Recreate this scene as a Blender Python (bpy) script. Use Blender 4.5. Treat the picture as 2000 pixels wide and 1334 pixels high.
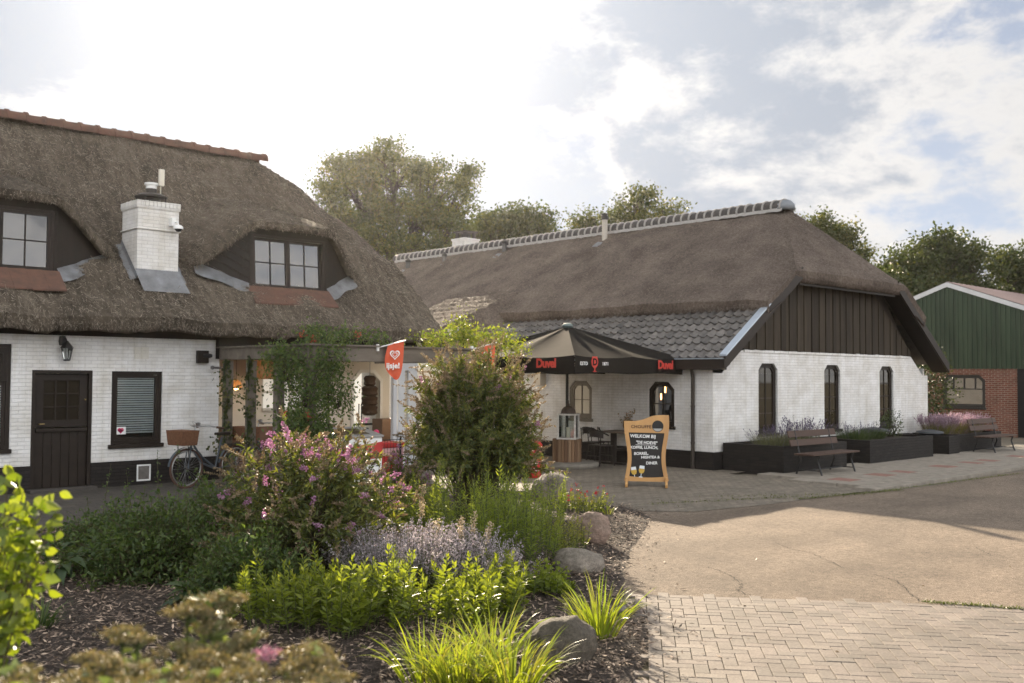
import bpy, bmesh, math, random
import numpy as np
from mathutils import Vector, Matrix

for _o in list(bpy.data.objects):
    bpy.data.objects.remove(_o)
SC = bpy.context.scene
COL = SC.collection
R = math.radians

# ------------------------------------------------------------------ camera
# world X runs along the gable facades (right, away), world Y runs along the ridge of the far barn (left, away)
CF, CPITCH, CROLL, CYAW, CH = 1925.0, R(2.03), R(0.355), R(46.92), 2.0
FW = np.array([math.cos(CYAW), math.sin(CYAW), 0.0])
RT = np.array([math.sin(CYAW), -math.cos(CYAW), 0.0])
UP = np.array([0, 0, 1.0])
FC = FW * math.cos(CPITCH) + UP * math.sin(CPITCH)
UC = -FW * math.sin(CPITCH) + UP * math.cos(CPITCH)
CR = RT * math.cos(CROLL) + UC * math.sin(CROLL)
CU = -RT * math.sin(CROLL) + UC * math.cos(CROLL)
cam_d = bpy.data.cameras.new('camera')
cam = bpy.data.objects.new('camera', cam_d)
COL.objects.link(cam)
M = Matrix.Identity(4)
for i in range(3):
    M[i][0], M[i][1], M[i][2] = CR[i], CU[i], -FC[i]
M[2][3] = CH
cam.matrix_world = M
cam_d.sensor_width = 36
cam_d.lens = CF / 2000 * 36
cam_d.clip_start = 0.05
cam_d.clip_end = 2000
cam_d.dof.use_dof = True
cam_d.dof.focus_distance = 11.5
cam_d.dof.aperture_fstop = 2.6
SC.camera = cam

def ray(px, py):
    X, Y = px - 1000, py - 667
    x = X * math.cos(CROLL) + Y * math.sin(CROLL)
    y = -X * math.sin(CROLL) + Y * math.cos(CROLL)
    return RT * x / CF - UC * y / CF + FC

def at(px, py, z=None, X=None, Y=None, D=None):
    """measured point of the photograph -> world point on a known plane"""
    d = ray(px, py)
    t = (z - CH) / d[2] if z is not None else X / d[0] if X is not None else Y / d[1] if Y is not None else D
    return np.array([0, 0, CH]) + d * t

# ------------------------------------------------------------------ light
SUN_AZ, SUN_EL = R(58.2), R(21.3)          # azimuth counted from +X towards +Y
SUN_DIR = np.array([math.cos(SUN_AZ) * math.cos(SUN_EL), math.sin(SUN_AZ) * math.cos(SUN_EL), math.sin(SUN_EL)])
SC.view_settings.view_transform = 'Standard'
SC.view_settings.look = 'None'
SC.view_settings.gamma = 1
SC.view_settings.exposure = 1.43
sun_d = bpy.data.lights.new('sun', 'SUN')
sun_d.energy = 5.0
sun_d.angle = R(0.53)
sun_d.color = (1.0, 0.83, 0.62)
sun = bpy.data.objects.new('sun', sun_d)
COL.objects.link(sun)
sun.rotation_euler = Vector(SUN_DIR).to_track_quat('Z', 'Y').to_euler()
sun.location = (0, 0, 30)

world = bpy.data.worlds.new("World")
SC.world = world
world.use_nodes = True

def build_world():
    nt = world.node_tree
    N, L = nt.nodes, nt.links
    N.clear()
    out = N.new('ShaderNodeOutputWorld')
    bg = N.new('ShaderNodeBackground')
    L.new(bg.outputs[0], out.inputs[0])
    sky = N.new('ShaderNodeTexSky')
    sky.sky_type = 'NISHITA'
    sky.sun_disc = False
    sky.sun_elevation = SUN_EL
    sky.sun_rotation = math.pi / 2 - SUN_AZ
    sky.air_density = 0.42
    sky.dust_density = 0.1
    sky.ozone_density = 1.3
    tc = N.new('ShaderNodeTexCoord')

    def math_(op, a, b=None, clamp=False):
        n = N.new('ShaderNodeMath'); n.operation = op; n.use_clamp = clamp
        for i, v in enumerate((a, b)):
            if v is None: continue
            if isinstance(v, (int, float)): n.inputs[i].default_value = v
            else: L.new(v, n.inputs[i])
        return n.outputs[0]

    def vm(op, a, b):
        n = N.new('ShaderNodeVectorMath'); n.operation = op
        for i, v in enumerate((a, b)):
            if isinstance(v, (tuple, list)): n.inputs[i].default_value = v
            else: L.new(v, n.inputs[i])
        return n

    def mrange(v, a, b, c=0.0, d=1.0, smooth=True):
        n = N.new('ShaderNodeMapRange')
        n.interpolation_type = 'SMOOTHSTEP' if smooth else 'LINEAR'
        L.new(v, n.inputs['Value'])
        n.inputs['From Min'].default_value = a; n.inputs['From Max'].default_value = b
        n.inputs['To Min'].default_value = c; n.inputs['To Max'].default_value = d
        return n.outputs['Result']

    nd = vm('NORMALIZE', tc.outputs['Generated'], (0, 0, 0)).outputs[0]

    def noise(vec, scale, detail, rough, dist=0.0):
        n = N.new('ShaderNodeTexNoise')
        L.new(vec, n.inputs['Vector'])
        n.inputs['Scale'].default_value = scale; n.inputs['Detail'].default_value = detail
        n.inputs['Roughness'].default_value = rough; n.inputs['Distortion'].default_value = dist
        return n.outputs['Fac']

    stretched = vm('MULTIPLY', nd, (1, 1, 1.9)).outputs[0]
    warp = N.new('ShaderNodeTexNoise'); L.new(nd, warp.inputs['Vector']); warp.inputs['Scale'].default_value = 5.0; warp.inputs['Detail'].default_value = 3
    wv = vm('MULTIPLY', vm('SUBTRACT', warp.outputs['Color'], (.5, .5, .5)).outputs[0], (.10, .10, .10)).outputs[0]
    nd2 = vm('NORMALIZE', vm('ADD', nd, wv).outputs[0], (0, 0, 0)).outputs[0]
    # cloud banks, each one a direction in the sky with an angular radius and a weight
    banks = [(1480, 265, 170, 1.0), (1620, 190, 170, 1.1), (1760, 260, 190, 1.1), (1900, 330, 190, 1.0), (1960, 90, 190, 1.1),
             (1720, 60, 150, .9), (1400, 320, 90, .6), (1560, 340, 130, .8), (1340, 110, 120, .8), (1240, 30, 130, .9), (1060, 50, 120, 1.0),
             (1010, 130, 80, .6), (1820, 400, 120, .8), (1240, 150, 45, .6), (60, 20, 130, 1.0), (190, 60, 90, .6), (1640, 400, 60, .5), (1160, 60, 70, 1.3), (1010, 40, 60, 1.2), (1020, 130, 50, 1.5), (960, 20, 60, 1.2), (1250, 40, 60, 1.2), (1245, 150, 38, 1.5), (1140, 240, 22, .9), (1330, 240, 60, 1.2), (1400, 300, 70, 1.1), (1340, 375, 40, .9), (1800, 380, 80, 1.0), (1930, 420, 60, .9), (140, 55, 50, 1.0), (40, 100, 40, .9),
             (1520, 10, 75, -2.2), (1895, 150, 70, -2.2), (1340, 60, 55, -1.2), (1120, 150, 70, -1.2), (1180, 190, 60, -.5), (2200, 200, 260, 1), (-150, 100, 200, .8), (1500, -150, 200, .7),
             (700, -500, 400, .7), (2100, -400, 400, .7), (-900, -300, 400, .7)]
    tot = None
    for px, py, rad, w in banks:
        d = ray(px, py); d = d / np.linalg.norm(d)
        dt = vm('DOT_PRODUCT', nd2, tuple(d)).outputs['Value']
        ang = rad / CF
        v = mrange(dt, math.cos(ang * 2.5), 1.0, 0, w * .8, False)
        tot = v if tot is None else math_('ADD', tot, v)
    # broken cloud over the rest of the sky, behind the camera too
    rest = mrange(noise(stretched, 1.6, 4, .5), .30, .55, .3, 1.9)
    front = mrange(vm('DOT_PRODUCT', nd, tuple(FC)).outputs['Value'], .35, .75, 1, 0)
    tot = math_('ADD', tot, math_('MULTIPLY', rest, front))
    n1 = noise(stretched, 4.6, 12, .63, .1)
    n2 = noise(stretched, 22.0, 6, .6)
    tot = math_('MULTIPLY', tot, .40)
    nz = math_('ADD', math_('MULTIPLY', math_('SUBTRACT', n1, .5), 2.7), math_('MULTIPLY', math_('SUBTRACT', n2, .5), .35))
    dens = math_('ADD', math_('MINIMUM', tot, .74), nz)
    cover = mrange(dens, .30, .66)
    core = mrange(dens, .58, .98)
    # the clouds towards the sun glow, their thick cores are grey
    sd = vm('DOT_PRODUCT', nd, tuple(SUN_DIR)).outputs['Value']
    sdc = math_('MAXIMUM', sd, 0.0)
    near = math_('POWER', sdc, 7.0)
    glow = math_('ADD', math_('POWER', sdc, 90.0), math_('MULTIPLY', math_('POWER', sdc, 30.0), .35))
    mixc = N.new('ShaderNodeMix'); mixc.data_type = 'RGBA'
    L.new(core, mixc.inputs['Factor'])
    mixc.inputs[6].default_value = (.74, .72, .70, 1)
    mixc.inputs[7].default_value = (.40, .435, .495, 1)
    lit = mrange(sd, -.3, .55, 1.5, .42)
    boost = vm('SCALE', mixc.outputs[2], (0, 0, 0)); L.new(math_('ADD', lit, math_('MULTIPLY', near, .16)), boost.inputs['Scale'])
    skym = vm('SCALE', sky.outputs[0], (0, 0, 0)); skym.inputs['Scale'].default_value = 0.05
    mix2 = N.new('ShaderNodeMix'); mix2.data_type = 'RGBA'
    # thin high veil, denser towards the horizon
    sep = N.new('ShaderNodeSeparateXYZ'); L.new(nd, sep.inputs[0])
    veil = N.new('ShaderNodeMix'); veil.data_type = 'RGBA'
    vn = math_('MULTIPLY', mrange(sep.outputs['Z'], .16, .40, .92, .66), mrange(n1, .35, .6, .75, 1.0))
    L.new(vn, veil.inputs['Factor'])
    L.new(skym.outputs[0], veil.inputs[6]); veil.inputs[7].default_value = (.262, .276, .294, 1)
    L.new(math_('MULTIPLY', cover, .95), mix2.inputs['Factor'])
    L.new(veil.outputs[2], mix2.inputs[6]); L.new(boost.outputs[0], mix2.inputs[7])
    gl = vm('SCALE', (1.0, .93, .82), (0, 0, 0)); L.new(math_('MULTIPLY', glow, .25), gl.inputs['Scale'])
    fin = vm('ADD', mix2.outputs[2], gl.outputs[0])
    L.new(fin.outputs[0], bg.inputs['Color'])
    bg.inputs['Strength'].default_value = 1.0
build_world()

# ------------------------------------------------------------------ materials
MATS = {}
LEAF_GAIN = 1.75
def newmat(name):
    m = bpy.data.materials.new(name); m.use_nodes = True
    nt = m.node_tree
    return m, nt, nt.nodes, nt.links, nt.nodes['Principled BSDF']

def noise_col(nt, coord, scale, c1, c2, detail=6, rough=.6, lo=.35, hi=.65, vscale=None):
    N, L = nt.nodes, nt.links
    n = N.new('ShaderNodeTexNoise'); n.inputs['Scale'].default_value = scale; n.inputs['Detail'].default_value = detail
    n.inputs['Roughness'].default_value = rough
    if vscale:
        mp = N.new('ShaderNodeMapping'); mp.inputs['Scale'].default_value = vscale
        L.new(coord, mp.inputs['Vector']); coord = mp.outputs[0]
    L.new(coord, n.inputs['Vector'])
    r = N.new('ShaderNodeValToRGB')
    r.color_ramp.elements[0].position = lo; r.color_ramp.elements[1].position = hi
    r.color_ramp.elements[0].color = (*c1, 1); r.color_ramp.elements[1].color = (*c2, 1)
    L.new(n.outputs['Fac'], r.inputs[0])
    return n.outputs['Fac'], r.outputs[0]

def mixrgb(nt, f, a, b, mode='MIX'):
    n = nt.nodes.new('ShaderNodeMix'); n.data_type = 'RGBA'; n.blend_type = mode
    for k, v in ((0, f), (6, a), (7, b)):
        if isinstance(v, (int, float)): n.inputs[k].default_value = v
        elif isinstance(v, tuple): n.inputs[k].default_value = (*v, 1) if len(v) == 3 else v
        else: nt.links.new(v, n.inputs[k])
    return n.outputs[2]

def bump(nt, h, dist, strength=1.0, prev=None):
    b = nt.nodes.new('ShaderNodeBump'); b.inputs['Distance'].default_value = dist; b.inputs['Strength'].default_value = strength
    nt.links.new(h, b.inputs['Height'])
    if prev: nt.links.new(prev, b.inputs['Normal'])
    return b.outputs[0]

def plain(name, c1, c2=None, rough=.6, scale=8, spec=.3, metal=0, bmp=.0, vscale=None, lo=.3, hi=.7):
    """two-tone mottled surface"""
    if name in MATS: return MATS[name]
    m, nt, N, L, P = newmat(name)
    c2 = c2 or tuple(x * .7 for x in c1)
    tc = N.new('ShaderNodeTexCoord')
    f, c = noise_col(nt, tc.outputs['Object'], scale, c1, c2, vscale=vscale, lo=lo, hi=hi)
    L.new(c, P.inputs['Base Color'])
    P.inputs['Roughness'].default_value = rough; P.inputs['Metallic'].default_value = metal
    P.inputs['Specular IOR Level'].default_value = spec
    if bmp: L.new(bump(nt, f, bmp), P.inputs['Normal'])
    MATS[name] = m
    return m

def brick(name, c1, c2, mortar, bw=.215, bh=.062, ms=.006, rough=.75, bmp=.006, stain=None, noisebump=.002):
    if name in MATS: return MATS[name]
    m, nt, N, L, P = newmat(name)
    uv = N.new('ShaderNodeUVMap'); uv.uv_map = 'UVMap'
    wob = N.new('ShaderNodeTexNoise'); wob.inputs['Scale'].default_value = 9; L.new(uv.outputs[0], wob.inputs['Vector'])
    vm = N.new('ShaderNodeVectorMath'); vm.operation = 'MULTIPLY_ADD'
    L.new(wob.outputs['Color'], vm.inputs[0]); vm.inputs[1].default_value = (.012, .012, 0); L.new(uv.outputs[0], vm.inputs[2])
    b = N.new('ShaderNodeTexBrick'); L.new(vm.outputs[0], b.inputs['Vector'])
    b.inputs['Scale'].default_value = 1; b.inputs['Brick Width'].default_value = bw; b.inputs['Row Height'].default_value = bh
    b.inputs['Mortar Size'].default_value = ms; b.inputs['Mortar Smooth'].default_value = .35
    b.inputs['Color1'].default_value = (*c1, 1); b.inputs['Color2'].default_value = (*c2, 1); b.inputs['Mortar'].default_value = (*mortar, 1)
    col = b.outputs['Color']
    n, c = noise_col(nt, uv.outputs[0], 2.2, (.80, .78, .74), (1, 1, 1), detail=8, lo=.3, hi=.6)
    col = mixrgb(nt, 1.0, col, c, 'MULTIPLY')
    if stain:
        n3, c3 = noise_col(nt, uv.outputs[0], .7, stain, (1, 1, 1), detail=9, rough=.7, lo=.36, hi=.5)
        col = mixrgb(nt, .55, col, c3, 'MULTIPLY')
    n4, c4 = noise_col(nt, uv.outputs[0], 1.0, (.84, .82, .77), (1, 1, 1), detail=7, rough=.7, lo=.36, hi=.52, vscale=(7, .5, 1))
    col = mixrgb(nt, .6, col, c4, 'MULTIPLY')
    L.new(col, P.inputs['Base Color'])
    P.inputs['Roughness'].default_value = rough; P.inputs['Specular IOR Level'].default_value = .2
    inv = N.new('ShaderNodeMath'); inv.operation = 'SUBTRACT'; inv.inputs[0].default_value = 1; L.new(b.outputs['Fac'], inv.inputs[1])
    b1 = bump(nt, inv.outputs[0], bmp)
    n2 = N.new('ShaderNodeTexNoise'); n2.inputs['Scale'].default_value = 40; n2.inputs['Detail'].default_value = 5; L.new(uv.outputs[0], n2.inputs['Vector'])
    L.new(bump(nt, n2.outputs['Fac'], noisebump * 3, 1, b1), P.inputs['Normal'])
    MATS[name] = m
    return m

def varied(name, c1, c2, rough=.7, scale=7, vscale=None, bmp=.004, spec=.2):
    """boards or sheets that each weathered to their own tone"""
    if name in MATS: return MATS[name]
    m, nt, N, L, P = newmat(name)
    a_ = N.new('ShaderNodeAttribute'); a_.attribute_name = 'rnd'
    r = N.new('ShaderNodeValToRGB'); L.new(a_.outputs['Fac'], r.inputs[0])
    r.color_ramp.elements[0].color = (*c1, 1); r.color_ramp.elements[1].color = (*c2, 1)
    tc = N.new('ShaderNodeTexCoord')
    f, c = noise_col(nt, tc.outputs['Object'], scale, (.62, .62, .62), (1.2, 1.18, 1.15), detail=8, lo=.3, hi=.68, vscale=vscale)
    L.new(mixrgb(nt, 1, r.outputs[0], c, 'MULTIPLY'), P.inputs['Base Color'])
    P.inputs['Roughness'].default_value = rough; P.inputs['Specular IOR Level'].default_value = spec
    L.new(bump(nt, f, bmp), P.inputs['Normal'])
    MATS[name] = m
    return m

def leafmat(name, c1, c2, c3, trans=.45, tcol=None, rough=.45, spec=.35):
    """leaf tissue: colour varies leaf by leaf, light passes through"""
    if name in MATS: return MATS[name]
    m, nt, N, L, P = newmat(name)
    at_ = N.new('ShaderNodeAttribute'); at_.attribute_name = 'rnd'
    r = N.new('ShaderNodeValToRGB')
    g_ = LEAF_GAIN if max(c2) < .2 else 1.0
    c1, c2, c3 = (tuple(min(.8, x * g_) for x in c) for c in (c1, c2, c3))
    r.color_ramp.elements[0].color = (*c1, 1); r.color_ramp.elements[1].color = (*c3, 1)
    e = r.color_ramp.elements.new(.5); e.color = (*c2, 1)
    L.new(at_.outputs['Fac'], r.inputs[0])
    L.new(r.outputs[0], P.inputs['Base Color'])
    P.inputs['Roughness'].default_value = rough; P.inputs['Specular IOR Level'].default_value = spec
    t = N.new('ShaderNodeBsdfTranslucent')
    tc = mixrgb(nt, 1.0, r.outputs[0], tcol or (1.5, 1.6, .6), 'MULTIPLY')
    L.new(tc, t.inputs['Color'])
    mx = N.new('ShaderNodeMixShader'); mx.inputs[0].default_value = trans
    L.new(P.outputs[0], mx.inputs[1]); L.new(t.outputs[0], mx.inputs[2])
    L.new(mx.outputs[0], N['Material Output'].inputs['Surface'])
    MATS[name] = m
    return m

def thatch(name, c1, c2, c3, streak, axis):
    """reed: fine streaks down the slope; straw ends are real faces in the mesh"""
    m, nt, N, L, P = newmat(name)
    tc = N.new('ShaderNodeTexCoord')
    vs = {'y': (1, .22, .3), 'x': (.22, 1, .3), '': (1, 1, 1)}[axis]
    f1, ca = noise_col(nt, tc.outputs['Object'], streak, c1, c2, detail=7, rough=.65, lo=.34, hi=.66, vscale=vs)
    f2, cb = noise_col(nt, tc.outputs['Object'], 1.1, (.58, .56, .53), (1.2, 1.18, 1.14), detail=8, lo=.3, hi=.66, vscale=tuple(x * .8 + .2 for x in vs))
    col = mixrgb(nt, 1.0, ca, cb, 'MULTIPLY')
    at_ = N.new('ShaderNodeAttribute'); at_.attribute_name = 'rnd'
    rr = N.new('ShaderNodeValToRGB'); rr.color_ramp.elements[0].position = .02; rr.color_ramp.elements[1].position = 1.0
    rr.color_ramp.elements[0].color = (0, 0, 0, 1); rr.color_ramp.elements[1].color = (1, 1, 1, 1)
    L.new(at_.outputs['Fac'], rr.inputs[0])
    col = mixrgb(nt, rr.outputs[0], col, c3)
    # straw stays a mix so that dark and light ends both occur
    L.new(col, P.inputs['Base Color'])
    P.inputs['Roughness'].default_value = .85; P.inputs['Specular IOR Level'].default_value = .2
    n3 = N.new('ShaderNodeTexNoise'); n3.inputs['Scale'].default_value = streak * 2.2; n3.inputs['Detail'].default_value = 4
    mp = N.new('ShaderNodeMapping'); mp.inputs['Scale'].default_value = vs; L.new(tc.outputs['Object'], mp.inputs[0]); L.new(mp.outputs[0], n3.inputs['Vector'])
    b1 = bump(nt, f1, .05); b2 = bump(nt, n3.outputs['Fac'], .03, 1, b1)
    L.new(b2, P.inputs['Normal'])
    return m

def glassy(name, base=(.012, .012, .014), ior=1.95, rough=.03):
    if name in MATS: return MATS[name]
    m, nt, N, L, P = newmat(name)
    P.inputs['Base Color'].default_value = (*base, 1)
    P.inputs['Roughness'].default_value = rough; P.inputs['IOR'].default_value = ior
    tc = N.new('ShaderNodeTexCoord'); n = N.new('ShaderNodeTexNoise'); n.inputs['Scale'].default_value = 3.0
    L.new(tc.outputs['Object'], n.inputs['Vector']); L.new(bump(nt, n.outputs['Fac'], .0006), P.inputs['Normal'])
    MATS[name] = m
    return m

def glow(name, col, s):
    if name in MATS: return MATS[name]
    m, nt, N, L, P = newmat(name)
    P.inputs['Base Color'].default_value = (*col, 1)
    P.inputs['Emission Color'].default_value = (*col, 1); P.inputs['Emission Strength'].default_value = s
    MATS[name] = m
    return m

# ------------------------------------------------------------------ mesh builder
ORG = {}
class MB:
    def __init__(s):
        s.V = []; s.F = []; s.n = 0; s.rn = []; s.soft = []
    def add(s, verts, faces, rnd=0.0):
        verts = np.asarray(verts, float).reshape(-1, 3)
        s.V.append(verts)
        for f in faces: s.F.append(np.asarray(f, np.int64) + s.n)
        s.rn.append(np.full(len(verts), rnd) if np.isscalar(rnd) else np.asarray(rnd, float))
        s.n += len(verts)
        return s
    def arr(s, verts, faces, rnd):
        """verts (n,k,3), faces template (m,q) -> n copies in one go"""
        n, k = verts.shape[:2]
        faces = np.asarray(faces)
        s.V.append(verts.reshape(-1, 3))
        off = (np.arange(n) * k + s.n)[:, None, None]
        s.F.append((faces[None] + off).reshape(-1, faces.shape[1]))
        s.rn.append(np.repeat(np.asarray(rnd, float), k))
        s.n += n * k
        return s
    def box(s, x0, x1, y0, y1, z0, z1, T=None):
        v = np.array([(x, y, z) for x in (x0, x1) for y in (y0, y1) for z in (z0, z1)], float)
        if T is not None: v = T(v)
        return s.add(v, [(0, 1, 3, 2), (4, 6, 7, 5), (0, 4, 5, 1), (2, 3, 7, 6), (0, 2, 6, 4), (1, 5, 7, 3)])
    def prism(s, poly, d0, d1, mp):
        """polygon (u,z) extruded between d0 and d1, mapped by mp(u,z,d)"""
        k = len(poly)
        v = [mp(u, z, d0) for u, z in poly] + [mp(u, z, d1) for u, z in poly]
        f = [tuple(range(k)), tuple(range(2 * k - 1, k - 1, -1))] + [(i, (i + 1) % k, (i + 1) % k + k, i + k) for i in range(k)]
        return s.add(v, f)
    def ring(s, outer, inner, d0, d1, mp):
        k = len(outer)
        v = [mp(u, z, d) for d in (d0, d1) for P in (outer, inner) for u, z in P]
        f = []
        for i in range(k):
            j = (i + 1) % k
            f += [(i, j, k + j, k + i), (2 * k + i, 3 * k + i, 3 * k + j, 2 * k + j), (i, 2 * k + i, 2 * k + j, j), (k + i, k + j, 3 * k + j, 3 * k + i)]
        return s.add(v, f)
    def tube(s, pts, rad, n=8, cap=True, rnd=0.0):
        pts = np.asarray(pts, float); m = len(pts)
        rad = np.full(m, rad) if np.isscalar(rad) else np.asarray(rad, float)
        tan = np.gradient(pts, axis=0); tan /= np.linalg.norm(tan, axis=1)[:, None] + 1e-9
        a = np.array([0, 0, 1.0]) if abs(tan[0][2]) < .9 else np.array([1.0, 0, 0])
        vs = []
        nrm = np.cross(tan[0], a); nrm /= np.linalg.norm(nrm)
        for i in range(m):
            nrm = nrm - tan[i] * (nrm @ tan[i]); nrm /= np.linalg.norm(nrm) + 1e-9
            b = np.cross(tan[i], nrm)
            th = np.arange(n) / n * 2 * np.pi
            vs.append(pts[i] + rad[i] * (np.cos(th)[:, None] * nrm + np.sin(th)[:, None] * b))
        f = [(i * n + j, i * n + (j + 1) % n, (i + 1) * n + (j + 1) % n, (i + 1) * n + j) for i in range(m - 1) for j in range(n)]
        if cap: f += [tuple(range(n - 1, -1, -1)), tuple(range((m - 1) * n, m * n))]
        return s.add(np.vstack(vs), f, rnd)
    def lathe(s, prof, c=(0, 0, 0), n=20, a0=0.0):
        th = np.arange(n) / n * 2 * np.pi + a0
        v = [(c[0] + r * math.cos(t), c[1] + r * math.sin(t), c[2] + z) for r, z in prof for t in th]
        m = len(prof)
        f = [(i * n + j, i * n + (j + 1) % n, (i + 1) * n + (j + 1) % n, (i + 1) * n + j) for i in range(m - 1) for j in range(n)]
        if prof[0][0] > 1e-6: f.append(tuple(range(n - 1, -1, -1)))
        if prof[-1][0] > 1e-6: f.append(tuple(range((m - 1) * n, m * n)))
        return s.add(v, f)
    def grid(s, P):
        """P (a,b,3) surface"""
        a, b = P.shape[:2]
        i = np.arange(a - 1)[:, None] * b + np.arange(b - 1)[None]
        f = np.stack([i, i + 1, i + b + 1, i + b], -1).reshape(-1, 4)
        s.V.append(P.reshape(-1, 3)); s.F.append(f + s.n); s.rn.append(np.zeros(a * b)); s.n += a * b
        return s
    def build(s, name, mat, parent=None, smooth=False, clean=True, org=None, bevel=0, sharp=False):
        V = np.vstack(s.V) if s.V else np.zeros((0, 3))
        if org is None: org = ORG.get(parent.name, (0, 0, 0)) if parent else (0, 0, 0)
        V = V - np.asarray(org, float)
        me = bpy.data.meshes.new(name)
        tot = []; idx = []
        for f in s.F:
            if f.ndim == 1: tot.append(np.array([len(f)])); idx.append(f)
            else: tot.append(np.full(len(f), f.shape[1])); idx.append(f.reshape(-1))
        tot = np.concatenate(tot); idx = np.concatenate(idx)
        me.vertices.add(len(V)); me.vertices.foreach_set('co', V.reshape(-1))
        me.loops.add(len(idx)); me.loops.foreach_set('vertex_index', idx.astype(np.int32))
        me.polygons.add(len(tot)); st = np.concatenate([[0], np.cumsum(tot)[:-1]])
        me.polygons.foreach_set('loop_start', st.astype(np.int32))
        me.update(calc_edges=True)
        if clean:
            bm = bmesh.new(); bm.from_mesh(me)
            bmesh.ops.recalc_face_normals(bm, faces=bm.faces[:])
            bm.to_mesh(me); bm.free()
        rn = np.concatenate(s.rn)
        if rn.any():
            a_ = me.attributes.new('rnd', 'FLOAT', 'POINT'); a_.data.foreach_set('value', rn.astype(np.float32))
        # box projected uv in metres
        if clean:
            uvl = me.uv_layers.new(name='UVMap')
            nl = len(me.loops); li = np.empty(nl, np.int32); me.loops.foreach_get('vertex_index', li)
            pn = np.empty(len(me.polygons) * 3); me.polygons.foreach_get('normal', pn); pn = np.abs(pn.reshape(-1, 3))
            lt = np.empty(len(me.polygons), np.int32); me.polygons.foreach_get('loop_total', lt)
            ax = np.repeat(np.argmax(pn * np.array([1, 1, 1.0]), axis=1), lt)
            co = np.empty(len(me.vertices) * 3); me.vertices.foreach_get('co', co); co = co.reshape(-1, 3)[li] + np.asarray(org, float)
            uv = np.where((ax == 0)[:, None], co[:, [1, 2]], np.where((ax == 1)[:, None], co[:, [0, 2]], co[:, [0, 1]]))
            uvl.data.foreach_set('uv', uv.reshape(-1))
        me.polygons.foreach_set('use_smooth', np.ones(len(me.polygons), bool))
        if (clean or sharp) and not smooth: me.set_sharp_from_angle(angle=R(32))
        me.materials.append(mat)
        o = bpy.data.objects.new(name, me); COL.objects.link(o)
        if parent: o.parent = parent
        ORG[o.name] = org
        if bevel:
            md = o.modifiers.new('bevel', 'BEVEL'); md.width = bevel; md.segments = 2; md.limit_method = 'ANGLE'
        return o

def tag(o, label, cat, group=None, kind=None):
    o['label'] = label; o['category'] = cat
    if group: o['group'] = group
    if kind: o['kind'] = kind
    return o

def thing(name, label, cat, loc=(0, 0, 0), rz=0.0, group=None, local=False):
    o = bpy.data.objects.new(name, None); COL.objects.link(o)
    o.empty_display_size = .2
    o.location = loc; o.rotation_euler = (0, 0, rz)
    ORG[o.name] = (0, 0, 0) if local else tuple(loc)
    return tag(o, label, cat, group)

def solo(name, mb, mat, label, cat, org, group=None, **k):
    o = mb.build(name, mat, org=org, **k); o.location = org
    return tag(o, label, cat, group)

def structure(name, mb, mat, label, cat='ground', **k):
    o = mb.build(name, mat, **k)
    o['kind'] = 'structure'; o['label'] = label; o['category'] = cat
    return o

def copytree(o, loc=None, rz=None, label=None, parent=None):
    c = o.copy(); COL.objects.link(c)
    ORG[c.name] = ORG.get(o.name, (0, 0, 0))
    if parent: c.parent = parent
    if loc is not None: c.location = loc
    if rz is not None: c.rotation_euler = (0, 0, rz)
    if label: c['label'] = label
    for ch in list(o.children): copytree(ch, parent=c)
    return c

def text(name, body, size, mat, parent, origin, xdir, ydir, shear=0, bold=0, align='CENTER', ext=.002, spacing=1.0):
    cu = bpy.data.curves.new(name, 'FONT'); cu.body = body; cu.size = size; cu.align_x = align; cu.align_y = 'CENTER'
    cu.shear = shear; cu.offset = bold; cu.extrude = ext; cu.space_character = spacing; cu.resolution_u = 3
    o = bpy.data.objects.new(name, cu); COL.objects.link(o)
    cu.materials.append(mat)
    x = Vector(xdir).normalized(); y = Vector(ydir).normalized(); z = x.cross(y)
    org = Vector(ORG.get(parent.name, (0, 0, 0)))
    Mx = Matrix.Identity(4)
    for i in range(3): Mx[i][0], Mx[i][1], Mx[i][2], Mx[i][3] = x[i], y[i], z[i], origin[i] - org[i]
    o.parent = parent; o.matrix_local = Mx
    return o

def mpY(pos):   # facade facing -Y : u = X, d = outwards
    return lambda u, z, d: (u, pos - d, z)
def mpX(pos):   # facade facing -X : u = Y
    return lambda u, z, d: (pos - d, u, z)
def rect(u0, u1, z0, z1): return [(u0, z0), (u1, z0), (u1, z1), (u0, z1)]
def cham(u0, u1, z0, z1, c): return [(u0, z0), (u1, z0), (u1, z1 - c), (u1 - c, z1), (u0 + c, z1), (u0, z1 - c)]
def inset(poly, a):
    """move a convex polygon inwards by a"""
    P = [Vector(p) for p in poly]; n = len(P); out = []
    area = sum(P[i].x * P[(i + 1) % n].y - P[(i + 1) % n].x * P[i].y for i in range(n))
    sg = 1 if area > 0 else -1
    for i in range(n):
        a0, b0, c0 = P[i - 1], P[i], P[(i + 1) % n]
        d1 = (b0 - a0).normalized(); d2 = (c0 - b0).normalized()
        n1 = Vector((-d1.y, d1.x)) * sg; n2 = Vector((-d2.y, d2.x)) * sg
        k = 1 + n1.dot(n2)
        q = b0 + (n1 + n2) * (a / max(k, .2)); out.append((q.x, q.y))
    return out

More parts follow.
